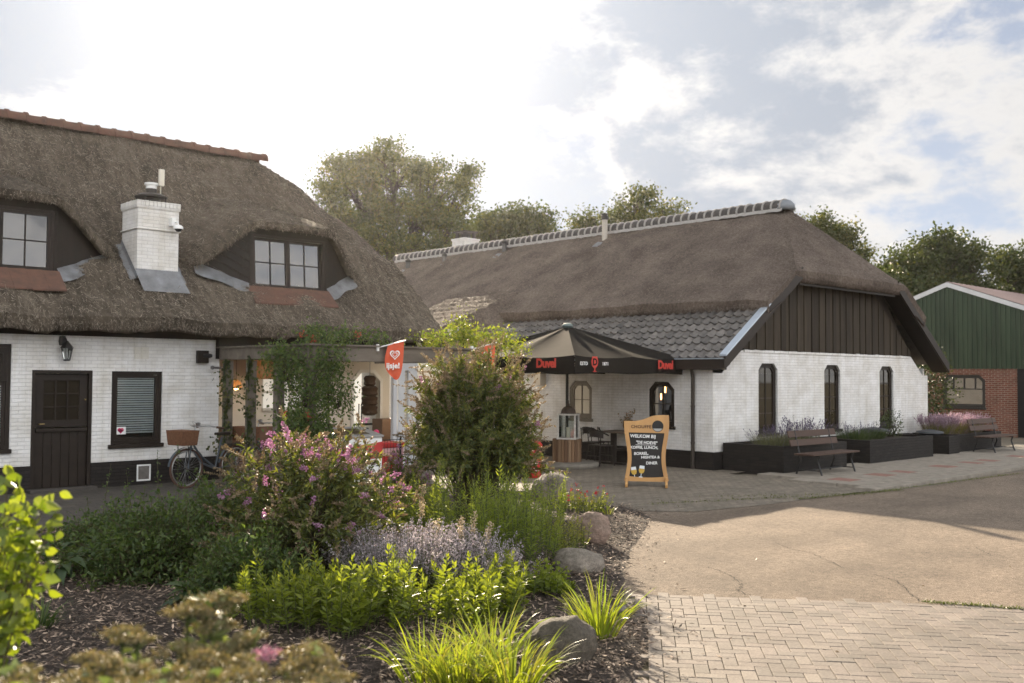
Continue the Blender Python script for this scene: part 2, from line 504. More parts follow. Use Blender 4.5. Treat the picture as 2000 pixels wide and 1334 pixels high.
def wall(mb, mp, u0, u1, z0, z1, holes, th=.25, top=None):
    """wall from u0..u1 with openings (u0,u1,z0,z1,chamfer); th inwards"""
    us = sorted({u0, u1, *[h[0] for h in holes], *[h[1] for h in holes]}); zs = sorted({z0, z1, *[h[2] for h in holes], *[h[3] for h in holes]})
    us = [u for u in us if u0 <= u <= u1]; zs = [z for z in zs if z0 <= z <= z1]
    for a, b in zip(us, us[1:]):
        for c, d in zip(zs, zs[1:]):
            mu, mz = (a + b) / 2, (c + d) / 2
            if any(h[0] < mu < h[1] and h[2] < mz < h[3] for h in holes): continue
            mb.add([mp(a, c, 0), mp(b, c, 0), mp(b, d, 0), mp(a, d, 0)], [(0, 1, 2, 3)])
    for h in holes:
        a, b, c, d = h[:4]; ch = h[4] if len(h) > 4 else 0
        P = cham(a, b, c, d, ch) if ch else rect(a, b, c, d)
        k = len(P)
        for i in range(k):
            (p, q), (r, s_) = P[i], P[(i + 1) % k]
            mb.add([mp(p, q, 0), mp(r, s_, 0), mp(r, s_, -th), mp(p, q, -th)], [(0, 1, 2, 3)])
        if ch:
            mb.add([mp(a, d - ch, 0), mp(a + ch, d, 0), mp(a, d, 0)], [(0, 1, 2)])
            mb.add([mp(b, d - ch, 0), mp(b - ch, d, 0), mp(b, d, 0)], [(0, 1, 2)])

# ------------------------------------------------------------------ foliage kit
RNG = np.random.default_rng(7)
def unit(v): return v / (np.linalg.norm(v, axis=-1, keepdims=True) + 1e-9)
def leaves(mb, P, D, L, W, up=.6, fold=.25, droop=.12, rng=RNG, rnd=None, wide=.45):
    n = len(P); D = unit(D)
    L = np.broadcast_to(L, n)[:, None]; W = np.broadcast_to(W, n)[:, None]
    Nn = rng.normal(size=(n, 3)) * (1 - up) + np.array([0, 0, 1.0]) * up
    Nn = unit(Nn - D * (Nn * D).sum(1, keepdims=True)); S = np.cross(D, Nn)
    v = np.stack([P, P + D * L * .5 - Nn * W * fold, P + D * L * wide - S * W * .5, P + D * L * wide + S * W * .5, P + D * L * .97 - Nn * L * droop], 1)
    mb.arr(v, [(0, 1, 4, 2), (0, 3, 4, 1)], rng.random(n) if rnd is None else rnd)
def broad(mb, P, D, L, W, up=.6, droop=.25, rng=RNG, rnd=None, shape=(.1, .85, 1.0, .55, .0), cup=.15):
    """larger leaf with a curved outline, 5 stations"""
    n = len(P); D = unit(D)
    L = np.broadcast_to(L, n)[:, None]; W = np.broadcast_to(W, n)[:, None]
    Nn = rng.normal(size=(n, 3)) * (1 - up) + np.array([0, 0, 1.0]) * up
    Nn = unit(Nn - D * (Nn * D).sum(1, keepdims=True)); S = np.cross(D, Nn)
    k = len(shape); vs = []
    for i, w in enumerate(shape):
        t = i / (k - 1)
        c = P + D * L * t - Nn * L * droop * t * t
        vs += [c - S * W * .5 * w + Nn * W * cup * w, c, c + S * W * .5 * w + Nn * W * cup * w]
    f = []
    for i in range(k - 1):
        a = i * 3
        f += [(a, a + 1, a + 4, a + 3), (a + 1, a + 2, a + 5, a + 4)]
    mb.arr(np.stack(vs, 1), f, rng.random(n) if rnd is None else rnd)
def blades(mb, P, D, L, W, bend=.5, seg=5, rng=RNG, rnd=None):
    """grass blades: start direction D, fall over with length"""
    n = len(P); D = unit(D); L = np.broadcast_to(L, n)[:, None]; W = np.broadcast_to(W, n)[:, None]
    bend = np.broadcast_to(bend, n)[:, None]
    S = unit(np.cross(D, np.array([0, 0, 1.0]) + rng.normal(size=(n, 3)) * .25))
    c = P.copy(); d = D.copy(); vs = []
    for i in range(seg + 1):
        t = i / seg; w = W * (1 - t ** 2.2) * .5 * min(1, .55 + t * 2) + 1e-4
        vs += [c - S * w, c + S * w]
        c = c + d * L / seg
        h = d * np.array([1, 1, 0]) ; h = unit(h + 1e-6)
        d = unit(d + (h * .35 - np.array([0, 0, .55])) * bend * (t + .25))
    f = [(2 * i, 2 * i + 1, 2 * i + 3, 2 * i + 2) for i in range(seg)]
    mb.arr(np.stack(vs, 1), f, rng.random(n) if rnd is None else rnd)
def sticks(mb, A, B, ra, rb, rng=RNG, rnd=None):
    """thin three-sided stems A->B"""
    A = np.asarray(A, float); B = np.asarray(B, float)
    n = len(A); d = unit(B - A); s = unit(np.cross(d, rng.normal(size=(n, 3)))); t = np.cross(d, s)
    ra = np.broadcast_to(ra, n)[:, None]; rb = np.broadcast_to(rb, n)[:, None]
    vs = []
    for Q, r in ((A, ra), (B, rb)):
        for k in range(3):
            an = k * 2 * math.pi / 3
            vs.append(Q + (s * math.cos(an) + t * math.sin(an)) * r)
    mb.arr(np.stack(vs, 1), [(0, 1, 4, 3), (1, 2, 5, 4), (2, 0, 3, 5)], rng.random(n) if rnd is None else rnd)
def dots(mb, P, s, rng=RNG, rnd=None):
    """florets / buds: small crumpled diamonds"""
    n = len(P); s = np.broadcast_to(s, n)[:, None]
    a = unit(rng.normal(size=(n, 3))); b = unit(np.cross(a, rng.normal(size=(n, 3)))); c = np.cross(a, b)
    v = np.stack([P + a * s, P + b * s, P - a * s, P - b * s, P + c * s * .6], 1)
    mb.arr(v, [(0, 1, 4), (1, 2, 4), (2, 3, 4), (3, 0, 4)], rng.random(n) if rnd is None else rnd)
# ================================================================== GROUND
def inpoly(P, poly):
    x, y = P[:, 0], P[:, 1]; r = np.zeros(len(P), bool); n = len(poly)
    for i in range(n):
        (x1, y1), (x2, y2) = poly[i][:2], poly[(i + 1) % n][:2]
        c = ((y1 > y) != (y2 > y))
        with np.errstate(divide='ignore', invalid='ignore'):
            r ^= c & (x < (x2 - x1) * (y - y1) / (y2 - y1 + 1e-12) + x1)
    return r
def ngon_mb(poly, z):
    mb = MB(); mb.add([(x, y, z) for x, y in poly], [tuple(range(len(poly)))]); return mb

BED = [(-4, -3), (2.2, -.3), (3.6, 2.6), (5.05, 4.25), (5.9, 4.75), (6.5, 5.3), (7.0, 6.0), (7.9, 6.75), (9.0, 7.55), (10.2, 8.35), (11.2, 9.05), (11.75, 9.9), (11.7, 11.2),
       (11.9, 12.6), (11.2, 13.6), (8, 13.9), (6, 13.6), (4.6, 13.3), (2, 13), (-6, 13)]
def ground_mat():
    m, nt, N, L, P = newmat('sandy_soil')
    tc = N.new('ShaderNodeTexCoord')
    f, c = noise_col(nt, tc.outputs['Object'], .8, (.10, .085, .06), (.17, .14, .10), detail=9)
    L.new(c, P.inputs['Base Color']); P.inputs['Roughness'].default_value = .95
    L.new(bump(nt, f, .02), P.inputs['Normal'])
    return m
structure('ground', ngon_mb([(-400, -400), (400, -400), (400, 400), (-400, 400)], -.05), ground_mat(), 'bare sandy ground under the paving and the lawns beyond')

def asphalt_mat():
    m, nt, N, L, P = newmat('chip_sealed_asphalt')
    tc = N.new('ShaderNodeTexCoord')
    v = N.new('ShaderNodeTexVoronoi'); v.inputs['Scale'].default_value = 150; L.new(tc.outputs['Object'], v.inputs['Vector'])
    hs = N.new('ShaderNodeSeparateColor'); L.new(v.outputs['Color'], hs.inputs[0])
    rp = N.new('ShaderNodeValToRGB'); L.new(hs.outputs[0], rp.inputs[0])
    rp.color_ramp.elements[0].color = (.09, .074, .057, 1); rp.color_ramp.elements[1].color = (.32, .262, .205, 1)
    e = rp.color_ramp.elements.new(.5); e.color = (.20, .163, .127, 1)
    f, c = noise_col(nt, tc.outputs['Object'], .9, (.66, .64, .62), (1.04, 1.0, .96), detail=10, rough=.66, lo=.3, hi=.62)
    f2, c2 = noise_col(nt, tc.outputs['Object'], 14, (.7, .7, .7), (1.08, 1.08, 1.08), detail=6, lo=.3, hi=.62)
    col = mixrgb(nt, 1, mixrgb(nt, 1, rp.outputs[0], c, 'MULTIPLY'), c2, 'MULTIPLY')
    f5, c5 = noise_col(nt, tc.outputs['Object'], .35, (.80, .79, .78), (1.03, 1.03, 1.03), detail=6, rough=.55, lo=.42, hi=.54, vscale=(.25, 1.6, 1))
    col = mixrgb(nt, .8, col, c5, 'MULTIPLY')
    L.new(col, P.inputs['Base Color']); P.inputs['Roughness'].default_value = .9; P.inputs['Specular IOR Level'].default_value = .25
    b1 = bump(nt, v.outputs['Distance'], .003, .9)
    L.new(bump(nt, f2, .006, 1, b1), P.inputs['Normal'])
    return m
ROADEDGE = [(7.0, 6.0), (7.11, 5.92), (8.2, 4.67), (9.27, 3.3), (11.5, .6), (16, -5)]
road = structure('asphalt_road', ngon_mb([(6.6, 5.4)] + ROADEDGE[1:] + [(45, -30), (70, 8.2), (18.2, 8.22), (15.8, 8.6), (17.0, 9.4), (11.0, 10.6), (10, 8.6), (8.6, 7.6), (6.9, 6.4)], -.012), asphalt_mat(),
                 'sunlit chip sealed asphalt drive crossing in front of the barn', 'road')
crk = MB()
for pts in ([(1515, 1060), (1545, 1072), (1580, 1078), (1612, 1092), (1645, 1108)], [(1425, 1122), (1444, 1136), (1450, 1146), (1440, 1152)], [(1440, 1150), (1455, 1160)],
            [(1745, 1132), (1762, 1143), (1778, 1158), (1795, 1174)], [(1370, 1105), (1400, 1112), (1430, 1126)], [(1905, 1068), (1935, 1084)], [(1700, 1120), (1745, 1132)]):
    Q = np.array([at(px, py, z=-.008) for px, py in pts])
    T = np.linspace(0, len(Q) - 1, len(Q) * 7); k = np.minimum(T.astype(int), len(Q) - 2); C_ = Q[k] + (Q[k + 1] - Q[k]) * (T - k)[:, None]
    C_[:, :2] += RNG.normal(size=(len(C_), 2)) * .012; w = RNG.uniform(.001, .0055, len(C_))[:, None]
    d = unit(np.gradient(C_, axis=0)); s = np.stack([-d[:, 1], d[:, 0], d[:, 2] * 0], 1)
    crk.grid(np.stack([C_ - s * w, C_ + s * w], 1))
crk.build('crack', plain('bitumen_crack', (.015, .013, .011), rough=.9), road)

# yard of small cobbles in front of the side wall
YARD = [(11.0, 10.6), (11.6, 9.5), (12.1, 8.98), (13.7, 8.7), (15.86, 8.62), (16.75, 8.6), (17.45, 10.4), (17.45, 12.0), (30, 12.7), (30, 40), (-20, 40), (-20, 13.2), (4.6, 13.4), (8, 14.0), (11.2, 13.7), (11.95, 12.6), (11.7, 11.2)]
def cobble_mat(name, c1, c2, m, bw, bh, ms=.008, off=.5):
    mt, nt, N, L, P = newmat(name)
    tc = N.new('ShaderNodeTexCoord')
    mp = N.new('ShaderNodeMapping'); mp.inputs['Rotation'].default_value = (0, 0, R(3)); L.new(tc.outputs['Object'], mp.inputs[0])
    b = N.new('ShaderNodeTexBrick'); L.new(mp.outputs[0], b.inputs[0]); b.inputs['Scale'].default_value = 1
    b.offset = off
    b.inputs['Brick Width'].default_value = bw; b.inputs['Row Height'].default_value = bh; b.inputs['Mortar Size'].default_value = ms; b.inputs['Mortar Smooth'].default_value = .3
    b.inputs['Color1'].default_value = (*c1, 1); b.inputs['Color2'].default_value = (*c2, 1); b.inputs['Mortar'].default_value = (*m, 1)
    f, c = noise_col(nt, tc.outputs['Object'], 1.3, (.66, .66, .60), (1.08, 1.05, 1.0), detail=9, rough=.7, lo=.32, hi=.64)
    f3, c3 = noise_col(nt, tc.outputs['Object'], 30, (.78, .78, .78), (1.1, 1.1, 1.1), detail=5)
    col = mixrgb(nt, 1, mixrgb(nt, 1, b.outputs['Color'], c, 'MULTIPLY'), c3, 'MULTIPLY')
    L.new(col, P.inputs['Base Color']); P.inputs['Roughness'].default_value = .85
    inv = N.new('ShaderNodeMath'); inv.operation = 'SUBTRACT'; inv.inputs[0].default_value = 1; L.new(b.outputs['Fac'], inv.inputs[1])
    L.new(bump(nt, f3, .004, 1, bump(nt, inv.outputs[0], .008)), P.inputs['Normal'])
    return mt
structure('cobble_yard', ngon_mb(YARD, -.006), cobble_mat('grey_cobble', (.17, .145, .115), (.24, .205, .165), (.075, .065, .05), .21, .105), 'grey brick paved yard around the chalkboard and parasol', 'yard')
# concrete slab pavement along the gable, with a few red slabs
slab = MB(); slab_r = MB()
for i in range(46):
    for j in range(5):
        x0, y0 = 17.2 + i * .5 - j * .02, 8.93 + j * .5
        if y0 > 10.3 and x0 < 17.4: continue
        dz = RNG.uniform(-.004, .004)
        (slab_r if (j == 1 and (i * 7 + 3) % 9 in (0, 1, 4)) else slab).box(x0 + .004, x0 + .496, y0 + .004, y0 + .496, -.06, .03 + dz)
for i in range(23):
    slab.box(16.9 + i * 1.0, 16.9 + i * 1.0 + .992, 8.5, 8.92, -.06, .022 + RNG.uniform(-.003, .003))
pv = structure('slab_pavement', slab, plain('concrete_slab', (.30, .265, .22), (.19, .17, .14), .9, 5, .2, bmp=.004), 'pale concrete slab pavement along the gable with the odd red slab', 'pavement', bevel=.006)
slab_r.build('red_slab', plain('red_slab', (.27, .145, .115), (.20, .12, .095), .9, 6, .2, bmp=.004), pv, bevel=.006)
structure('garden_path', ngon_mb([(-20, 13.25), (4.6, 13.45), (8.6, 14.1), (8.6, 17.9), (-20, 17.9)], -.002), cobble_mat('dark_path', (.055, .048, .042), (.075, .065, .055), (.03, .026, .022), .3, .3), 'dark paved path along the farmhouse wall', 'path')

# herringbone clinkers in the foreground: every brick is modelled
def brickpave():
    e1 = np.array([.636, -.771]); e2 = np.array([.771, .636]); o = np.array([7.11, 5.92])
    REG = [(7.02, 6.0), (7.11, 5.92), (8.2, 4.67), (9.27, 3.3), (11.5, .6), (14, -2.4), (6, -4), (2.0, -.6), (3.4, 2.5), (4.8, 4.05), (5.6, 4.55), (6.2, 5.05)]
    C_ = []; H_ = []
    for a in range(-40, 90):
        for b in range(-90, 30):
            r = (a - b) % 4
            if r == 0: C_.append((a + 1, b + .5)); H_.append((1, .5))
            elif r == 3: C_.append((a + .5, b + 1)); H_.append((.5, 1))
    C_ = np.array(C_) * .104; H_ = np.array(H_) * .104
    W = o + C_[:, :1] * e1 + C_[:, 1:] * e2
    k = inpoly(W, REG) & (W @ np.array([.683, .730]) > 3.5)
    W, H_ = W[k], H_[k]; n = len(W)
    g = H_ - .0030; t = H_ - .0056
    z = RNG.normal(0, .0011, n); tilt = RNG.normal(0, .010, (n, 2)) * .35
    vs = []
    for hh, zz in ((g, -.05), (g, -.0030), (t, .0)):
        for sx, sy in ((-1, -1), (1, -1), (1, 1), (-1, 1)):
            lx, ly = sx * hh[:, 0], sy * hh[:, 1]
            p = W + lx[:, None] * e1 + ly[:, None] * e2
            vs.append(np.column_stack([p, zz + z + lx * tilt[:, 0] + ly * tilt[:, 1]]))
    f = []
    for q in (0, 4):
        for i in range(4): f.append((q + i, q + (i + 1) % 4, q + 4 + (i + 1) % 4, q + 4 + i))
    f.append((8, 9, 10, 11))
    mb = MB(); mb.arr(np.stack(vs, 1), f, RNG.uniform(.05, 1, n))
    m, nt, N, L, P = newmat('clinker')
    a_ = N.new('ShaderNodeAttribute'); a_.attribute_name = 'rnd'
    rp = N.new('ShaderNodeValToRGB'); L.new(a_.outputs['Fac'], rp.inputs[0])
    rp.color_ramp.elements[0].color = (.155, .135, .115, 1); rp.color_ramp.elements[1].color = (.225, .193, .162, 1)
    e = rp.color_ramp.elements.new(.8); e.color = (.19, .158, .135, 1)
    tc = N.new('ShaderNodeTexCoord')
    f1, c1 = noise_col(nt, tc.outputs['Object'], 45, (.74, .74, .74), (1.1, 1.1, 1.1), detail=6)
    f2, c2 = noise_col(nt, tc.outputs['Object'], 1.6, (.72, .70, .66), (1.06, 1.05, 1.03), detail=8, lo=.32, hi=.6)
    L.new(mixrgb(nt, 1, mixrgb(nt, 1, rp.outputs[0], c1, 'MULTIPLY'), c2, 'MULTIPLY'), P.inputs['Base Color'])
    P.inputs['Roughness'].default_value = .82
    L.new(bump(nt, f1, .002), P.inputs['Normal'])
    o_ = structure('brick_paving', mb, m, 'herringbone clinker paving beside the flower bed', 'paving')
    ngon_mb(REG, -.011).build('joint_sand', plain('joint_sand', (.10, .085, .055), (.04, .034, .022), .95, 5, .1, bmp=.004), o_)
brickpave()

# planting bed, rising towards the near flowers
def bed_h(x, y):
    d = x * FW[0] + y * FW[1]; lat = x * RT[0] + y * RT[1]
    t = np.clip((4.9 - d) / 2.6, 0, 1); t = t * t * (3 - 2 * t)
    s = np.clip((.9 - lat) / .9, 0, 1); s = s * s * (3 - 2 * s)
    return .86 * t * s
def bed_z(x, y):
    return bed_h(x, y) + .03 + .02 * np.sin(x * 2.1 + y * .7) + .018 * np.sin(y * 3.1 - x * 1.3)
def edge_dist(P, poly):
    d = np.full(len(P), 1e9)
    for i in range(len(poly)):
        a, b = np.array(poly[i]), np.array(poly[(i + 1) % len(poly)]); ab = b - a
        t = np.clip(((P - a) @ ab) / (ab @ ab), 0, 1); d = np.minimum(d, np.linalg.norm(P - a - t[:, None] * ab, axis=1))
    return d
def bed():
    xs = np.arange(-6, 12.6, .12); ys = np.arange(-3, 14.4, .12)
    X, Y = np.meshgrid(xs, ys, indexing='ij'); P = np.column_stack([X.ravel(), Y.ravel()])
    ins = inpoly(P, BED); ed = edge_dist(P, BED)
    sd = np.where(ins, ed, -ed)
    z = bed_z(P[:, 0], P[:, 1]) * np.clip(sd / .25, 0, 1) + np.clip(sd, -1, 0) * .35 + RNG.normal(0, .006, len(P)) - .004
    z = np.where(sd > 0, z, -.004 + sd * .35)
    G = np.column_stack([P, z]).reshape(len(xs), len(ys), 3)
    m, nt, N, L, Pn = newmat('bark_soil')
    tc = N.new('ShaderNodeTexCoord')
    f, c = noise_col(nt, tc.outputs['Object'], 22, (.018, .013, .010), (.085, .062, .045), detail=9, rough=.75, vscale=(1, 1.7, 1))
    L.new(c, Pn.inputs['Base Color']); Pn.inputs['Roughness'].default_value = .95; L.new(bump(nt, f, .03), Pn.inputs['Normal'])
    mb = MB(); mb.grid(G)
    b = structure('planting_bed', mb, m, 'dark bark mulched planting bed between the path and the drive', 'flower bed', smooth=True)
    # bark chips
    n = 230000
    Q = np.column_stack([RNG.uniform(-2, 12.2, n), RNG.uniform(2, 14, n)])
    dd = Q @ FW[:2]
    ed = edge_dist(Q, BED); ins = inpoly(Q, BED)
    keep = (np.abs(Q @ RT[:2]) < dd * .56 + .3) & (Q @ RT[:2] < dd * .35 + .5) & (ins | (RNG.random(n) < np.exp(-ed * 7) * .45)) & (RNG.random(n) < np.clip(1.25 - dd / 16, .2, 1))
    Q, ed, ins = Q[keep], ed[keep], ins[keep]; n = len(Q)
    z = np.where(ins, bed_z(Q[:, 0], Q[:, 1]) * np.clip(ed / .25, 0, 1) + .004, .003) + RNG.uniform(.004, .028, n) * ins
    D = RNG.normal(size=(n, 3)) * np.array([1, 1, .22]); mb2 = MB()
    leaves(mb2, np.column_stack([Q, z]), D, RNG.uniform(.02, .09, n), RNG.uniform(.008, .024, n), up=.8, fold=.1, droop=.0, wide=.5)
    m2, nt, N, L, Pn = newmat('bark_chip')
    a_ = N.new('ShaderNodeAttribute'); a_.attribute_name = 'rnd'; rp = N.new('ShaderNodeValToRGB'); L.new(a_.outputs['Fac'], rp.inputs[0])
    rp.color_ramp.elements[0].color = (.035, .025, .018, 1); rp.color_ramp.elements[1].color = (.50, .38, .28, 1)
    e = rp.color_ramp.elements.new(.65); e.color = (.15, .105, .075, 1)
    L.new(rp.outputs[0], Pn.inputs['Base Color']); Pn.inputs['Roughness'].default_value = .8
    o = mb2.build('bark_mulch', m2, clean=False); o['kind'] = 'stuff'; o['label'] = 'loose brown bark chips strewn over the planting bed'; o['category'] = 'mulch'
bed()

# moss and short weeds in the joints
def moss():
    mb = MB(); P = []
    for (a, b, n, w) in (((1560, 975), (1760, 957), 900, .10), ((1700, 962), (1990, 925), 1000, .07), ((1260, 985), (1560, 970), 500, .25), ((1800, 1176), (2000, 1190), 500, .04), ((1400, 970), (1700, 965), 350, .3)):
        A, B = at(*a, z=0), at(*b, z=0); t = RNG.random(n)[:, None]
        q = A + (B - A) * t; q[:, :2] += RNG.normal(0, 1, (n, 2)) * w * (RNG.random((n, 1)) ** 2) ; q[:, 2] = 0; P.append(q)
    P = np.vstack(P); n = len(P); cl = RNG.random(n) < .5
    D = RNG.normal(size=(n, 3)) * np.array([.8, .8, .3]) + np.array([0, 0, .6])
    blades(mb, P, D, RNG.uniform(.015, .05, n), RNG.uniform(.004, .012, n), .6, 3)
    o = mb.build('moss', leafmat('moss_green', (.03, .04, .012), (.06, .07, .02), (.10, .10, .03), .25), clean=False)
    o['kind'] = 'stuff'; o['label'] = 'low moss and weeds growing in the paving joints'; o['category'] = 'moss'
moss()
def litter():
    rng = np.random.default_rng(77); n = 1500; mb = MB()
    Q = np.column_stack([rng.uniform(4, 22, n), rng.uniform(-1, 16, n)]); d = edge_dist(Q, BED); k = (~inpoly(Q, BED)) & (rng.random(n) < .10 + np.exp(-d * 1.1)); Q = Q[k]; n = len(Q)
    leaves(mb, np.column_stack([Q, rng.uniform(.002, .008, n)]), rng.normal(size=(n, 3)) * [1, 1, .1], rng.uniform(.02, .045, n), rng.uniform(.010, .025, n), up=.85, fold=.25, droop=.1, rng=rng)
    o = mb.build('leaf_litter', leafmat('dry_leaf', (.04, .028, .016), (.08, .055, .03), (.13, .09, .05), .1), clean=False)
    o['kind'] = 'stuff'; o['label'] = 'scattered dry leaves and twigs on the paving'; o['category'] = 'litter'
litter()
# ================================================================== LEFT FARMHOUSE
M_WHITE = brick('white_painted_brick', (.80, .79, .77), (.74, .73, .71), (.66, .65, .64), bh=.066, ms=.007, bmp=.006, stain=(.90, .87, .81))
M_PLINTH = brick('black_plinth_brick', (.022, .019, .018), (.032, .027, .024), (.012, .011, .010), rough=.6, bmp=.008)
M_DARK = plain('dark_brown_paint', (.026, .019, .014), (.018, .013, .010), .5, 6, .22)
M_DARKER = plain('black_brown_timber', (.020, .015, .011), (.012, .009, .007), .6, 9, .2, vscale=(1, 1, .15))
M_GLASS = glassy('window_glass')
M_ZINC = plain('weathered_lead', (.23, .24, .25), (.12, .12, .125), .5, 4, .5, metal=.35, bmp=.004)
M_TERRA = plain('red_clay_tile', (.145, .075, .052), (.08, .048, .036), .8, 5, .3, bmp=.006)
M_CREAM = plain('cream_plaster', (.62, .55, .44), (.55, .48, .38), .85, 2, .2)
M_BLACKIRON = plain('black_iron', (.018, .017, .016), (.012, .011, .011), .45, 20, .5)
M_WHITEPLASTIC = plain('white_enamel', (.78, .78, .76), (.70, .70, .68), .4, 5, .5)

def straw(mb, P, N_, down, n, L=(.06, .2), w=.004, lift=.35, rng=RNG, hi=1.0):
    """loose reed ends on a thatch surface"""
    D = down + rng.normal(size=(n, 3)) * .55
    D = unit(D - N_ * (D * N_).sum(1, keepdims=True) + N_ * rng.uniform(-.02, lift, (n, 1)))
    Ln = rng.uniform(*L, n)
    S = unit(np.cross(D, N_ + rng.normal(size=(n, 3)) * .4))
    W = rng.uniform(.5, 1.6, (n, 1)) * w
    A = P + N_ * .004; B = A + D * Ln[:, None]
    r = rng.random(n) ** 1.8 * hi
    mb.arr(np.stack([A - S * W, A + S * W, B + S * W * .5, B - S * W * .5], 1), [(0, 1, 2, 3)], np.clip(r, .03, 1))

def win(root, name, mp, poly, cols, rows, cas=1, fw=.06, d=-.09, sill=None, mat=None, tilt=0.0, mull=.022, glass=None, blind=None):
    """frame with casements, glazing bars, pane and sill; part > sub-parts"""
    mat = mat or M_DARK
    f = MB(); inn = inset(poly, fw)
    f.ring(poly, inn, d, d + .07, mp)
    us = [p[0] for p in inn]; zs = [p[1] for p in inn]; u0, u1, z0, z1 = min(us), max(us), min(zs), max(zs)
    part = f.build(name, mat, root, bevel=.004)
    g = MB()
    cw = (u1 - u0) / cas
    for c in range(cas):
        a, b = u0 + c * cw, u0 + (c + 1) * cw
        tp = (lambda u, z, dd, mp=mp: mp(u, z, dd - tilt * (z - z0)))
        cz = (len(poly) > 4)
        cp = inset(inn, .001) if (cz and cas == 1) else rect(a + .004, b - .004, z0 + .004, z1 - .004)
        ci = inset(cp, .05)
        s = MB(); s.ring(cp, ci, d + .012, d + .058, tp)
        a2, b2 = min(p[0] for p in ci), max(p[0] for p in ci); c2, d2 = min(p[1] for p in ci), max(p[1] for p in ci)
        for i in range(1, cols):
            u = a2 + (b2 - a2) * i / cols; s.prism(rect(u - mull / 2, u + mull / 2, c2, d2), d + .02, d + .05, tp)
        for j in range(1, rows):
            z = c2 + (d2 - c2) * j / rows; s.prism(rect(a2, b2, z - mull / 2, z + mull / 2), d + .018, d + .048, tp)
        s.build('casement', mat, part)
        p = MB(); p.prism(inset(cp, .03), d + .028, d + .034, tp); p.build('pane', glass or M_GLASS, part)
    if sill:
        su0, su1, sz, sd = sill
        s = MB(); s.prism(rect(su0, su1, sz - .07, sz), -.1, sd, mp); s.build('sill', mat, part, bevel=.008)
    return part

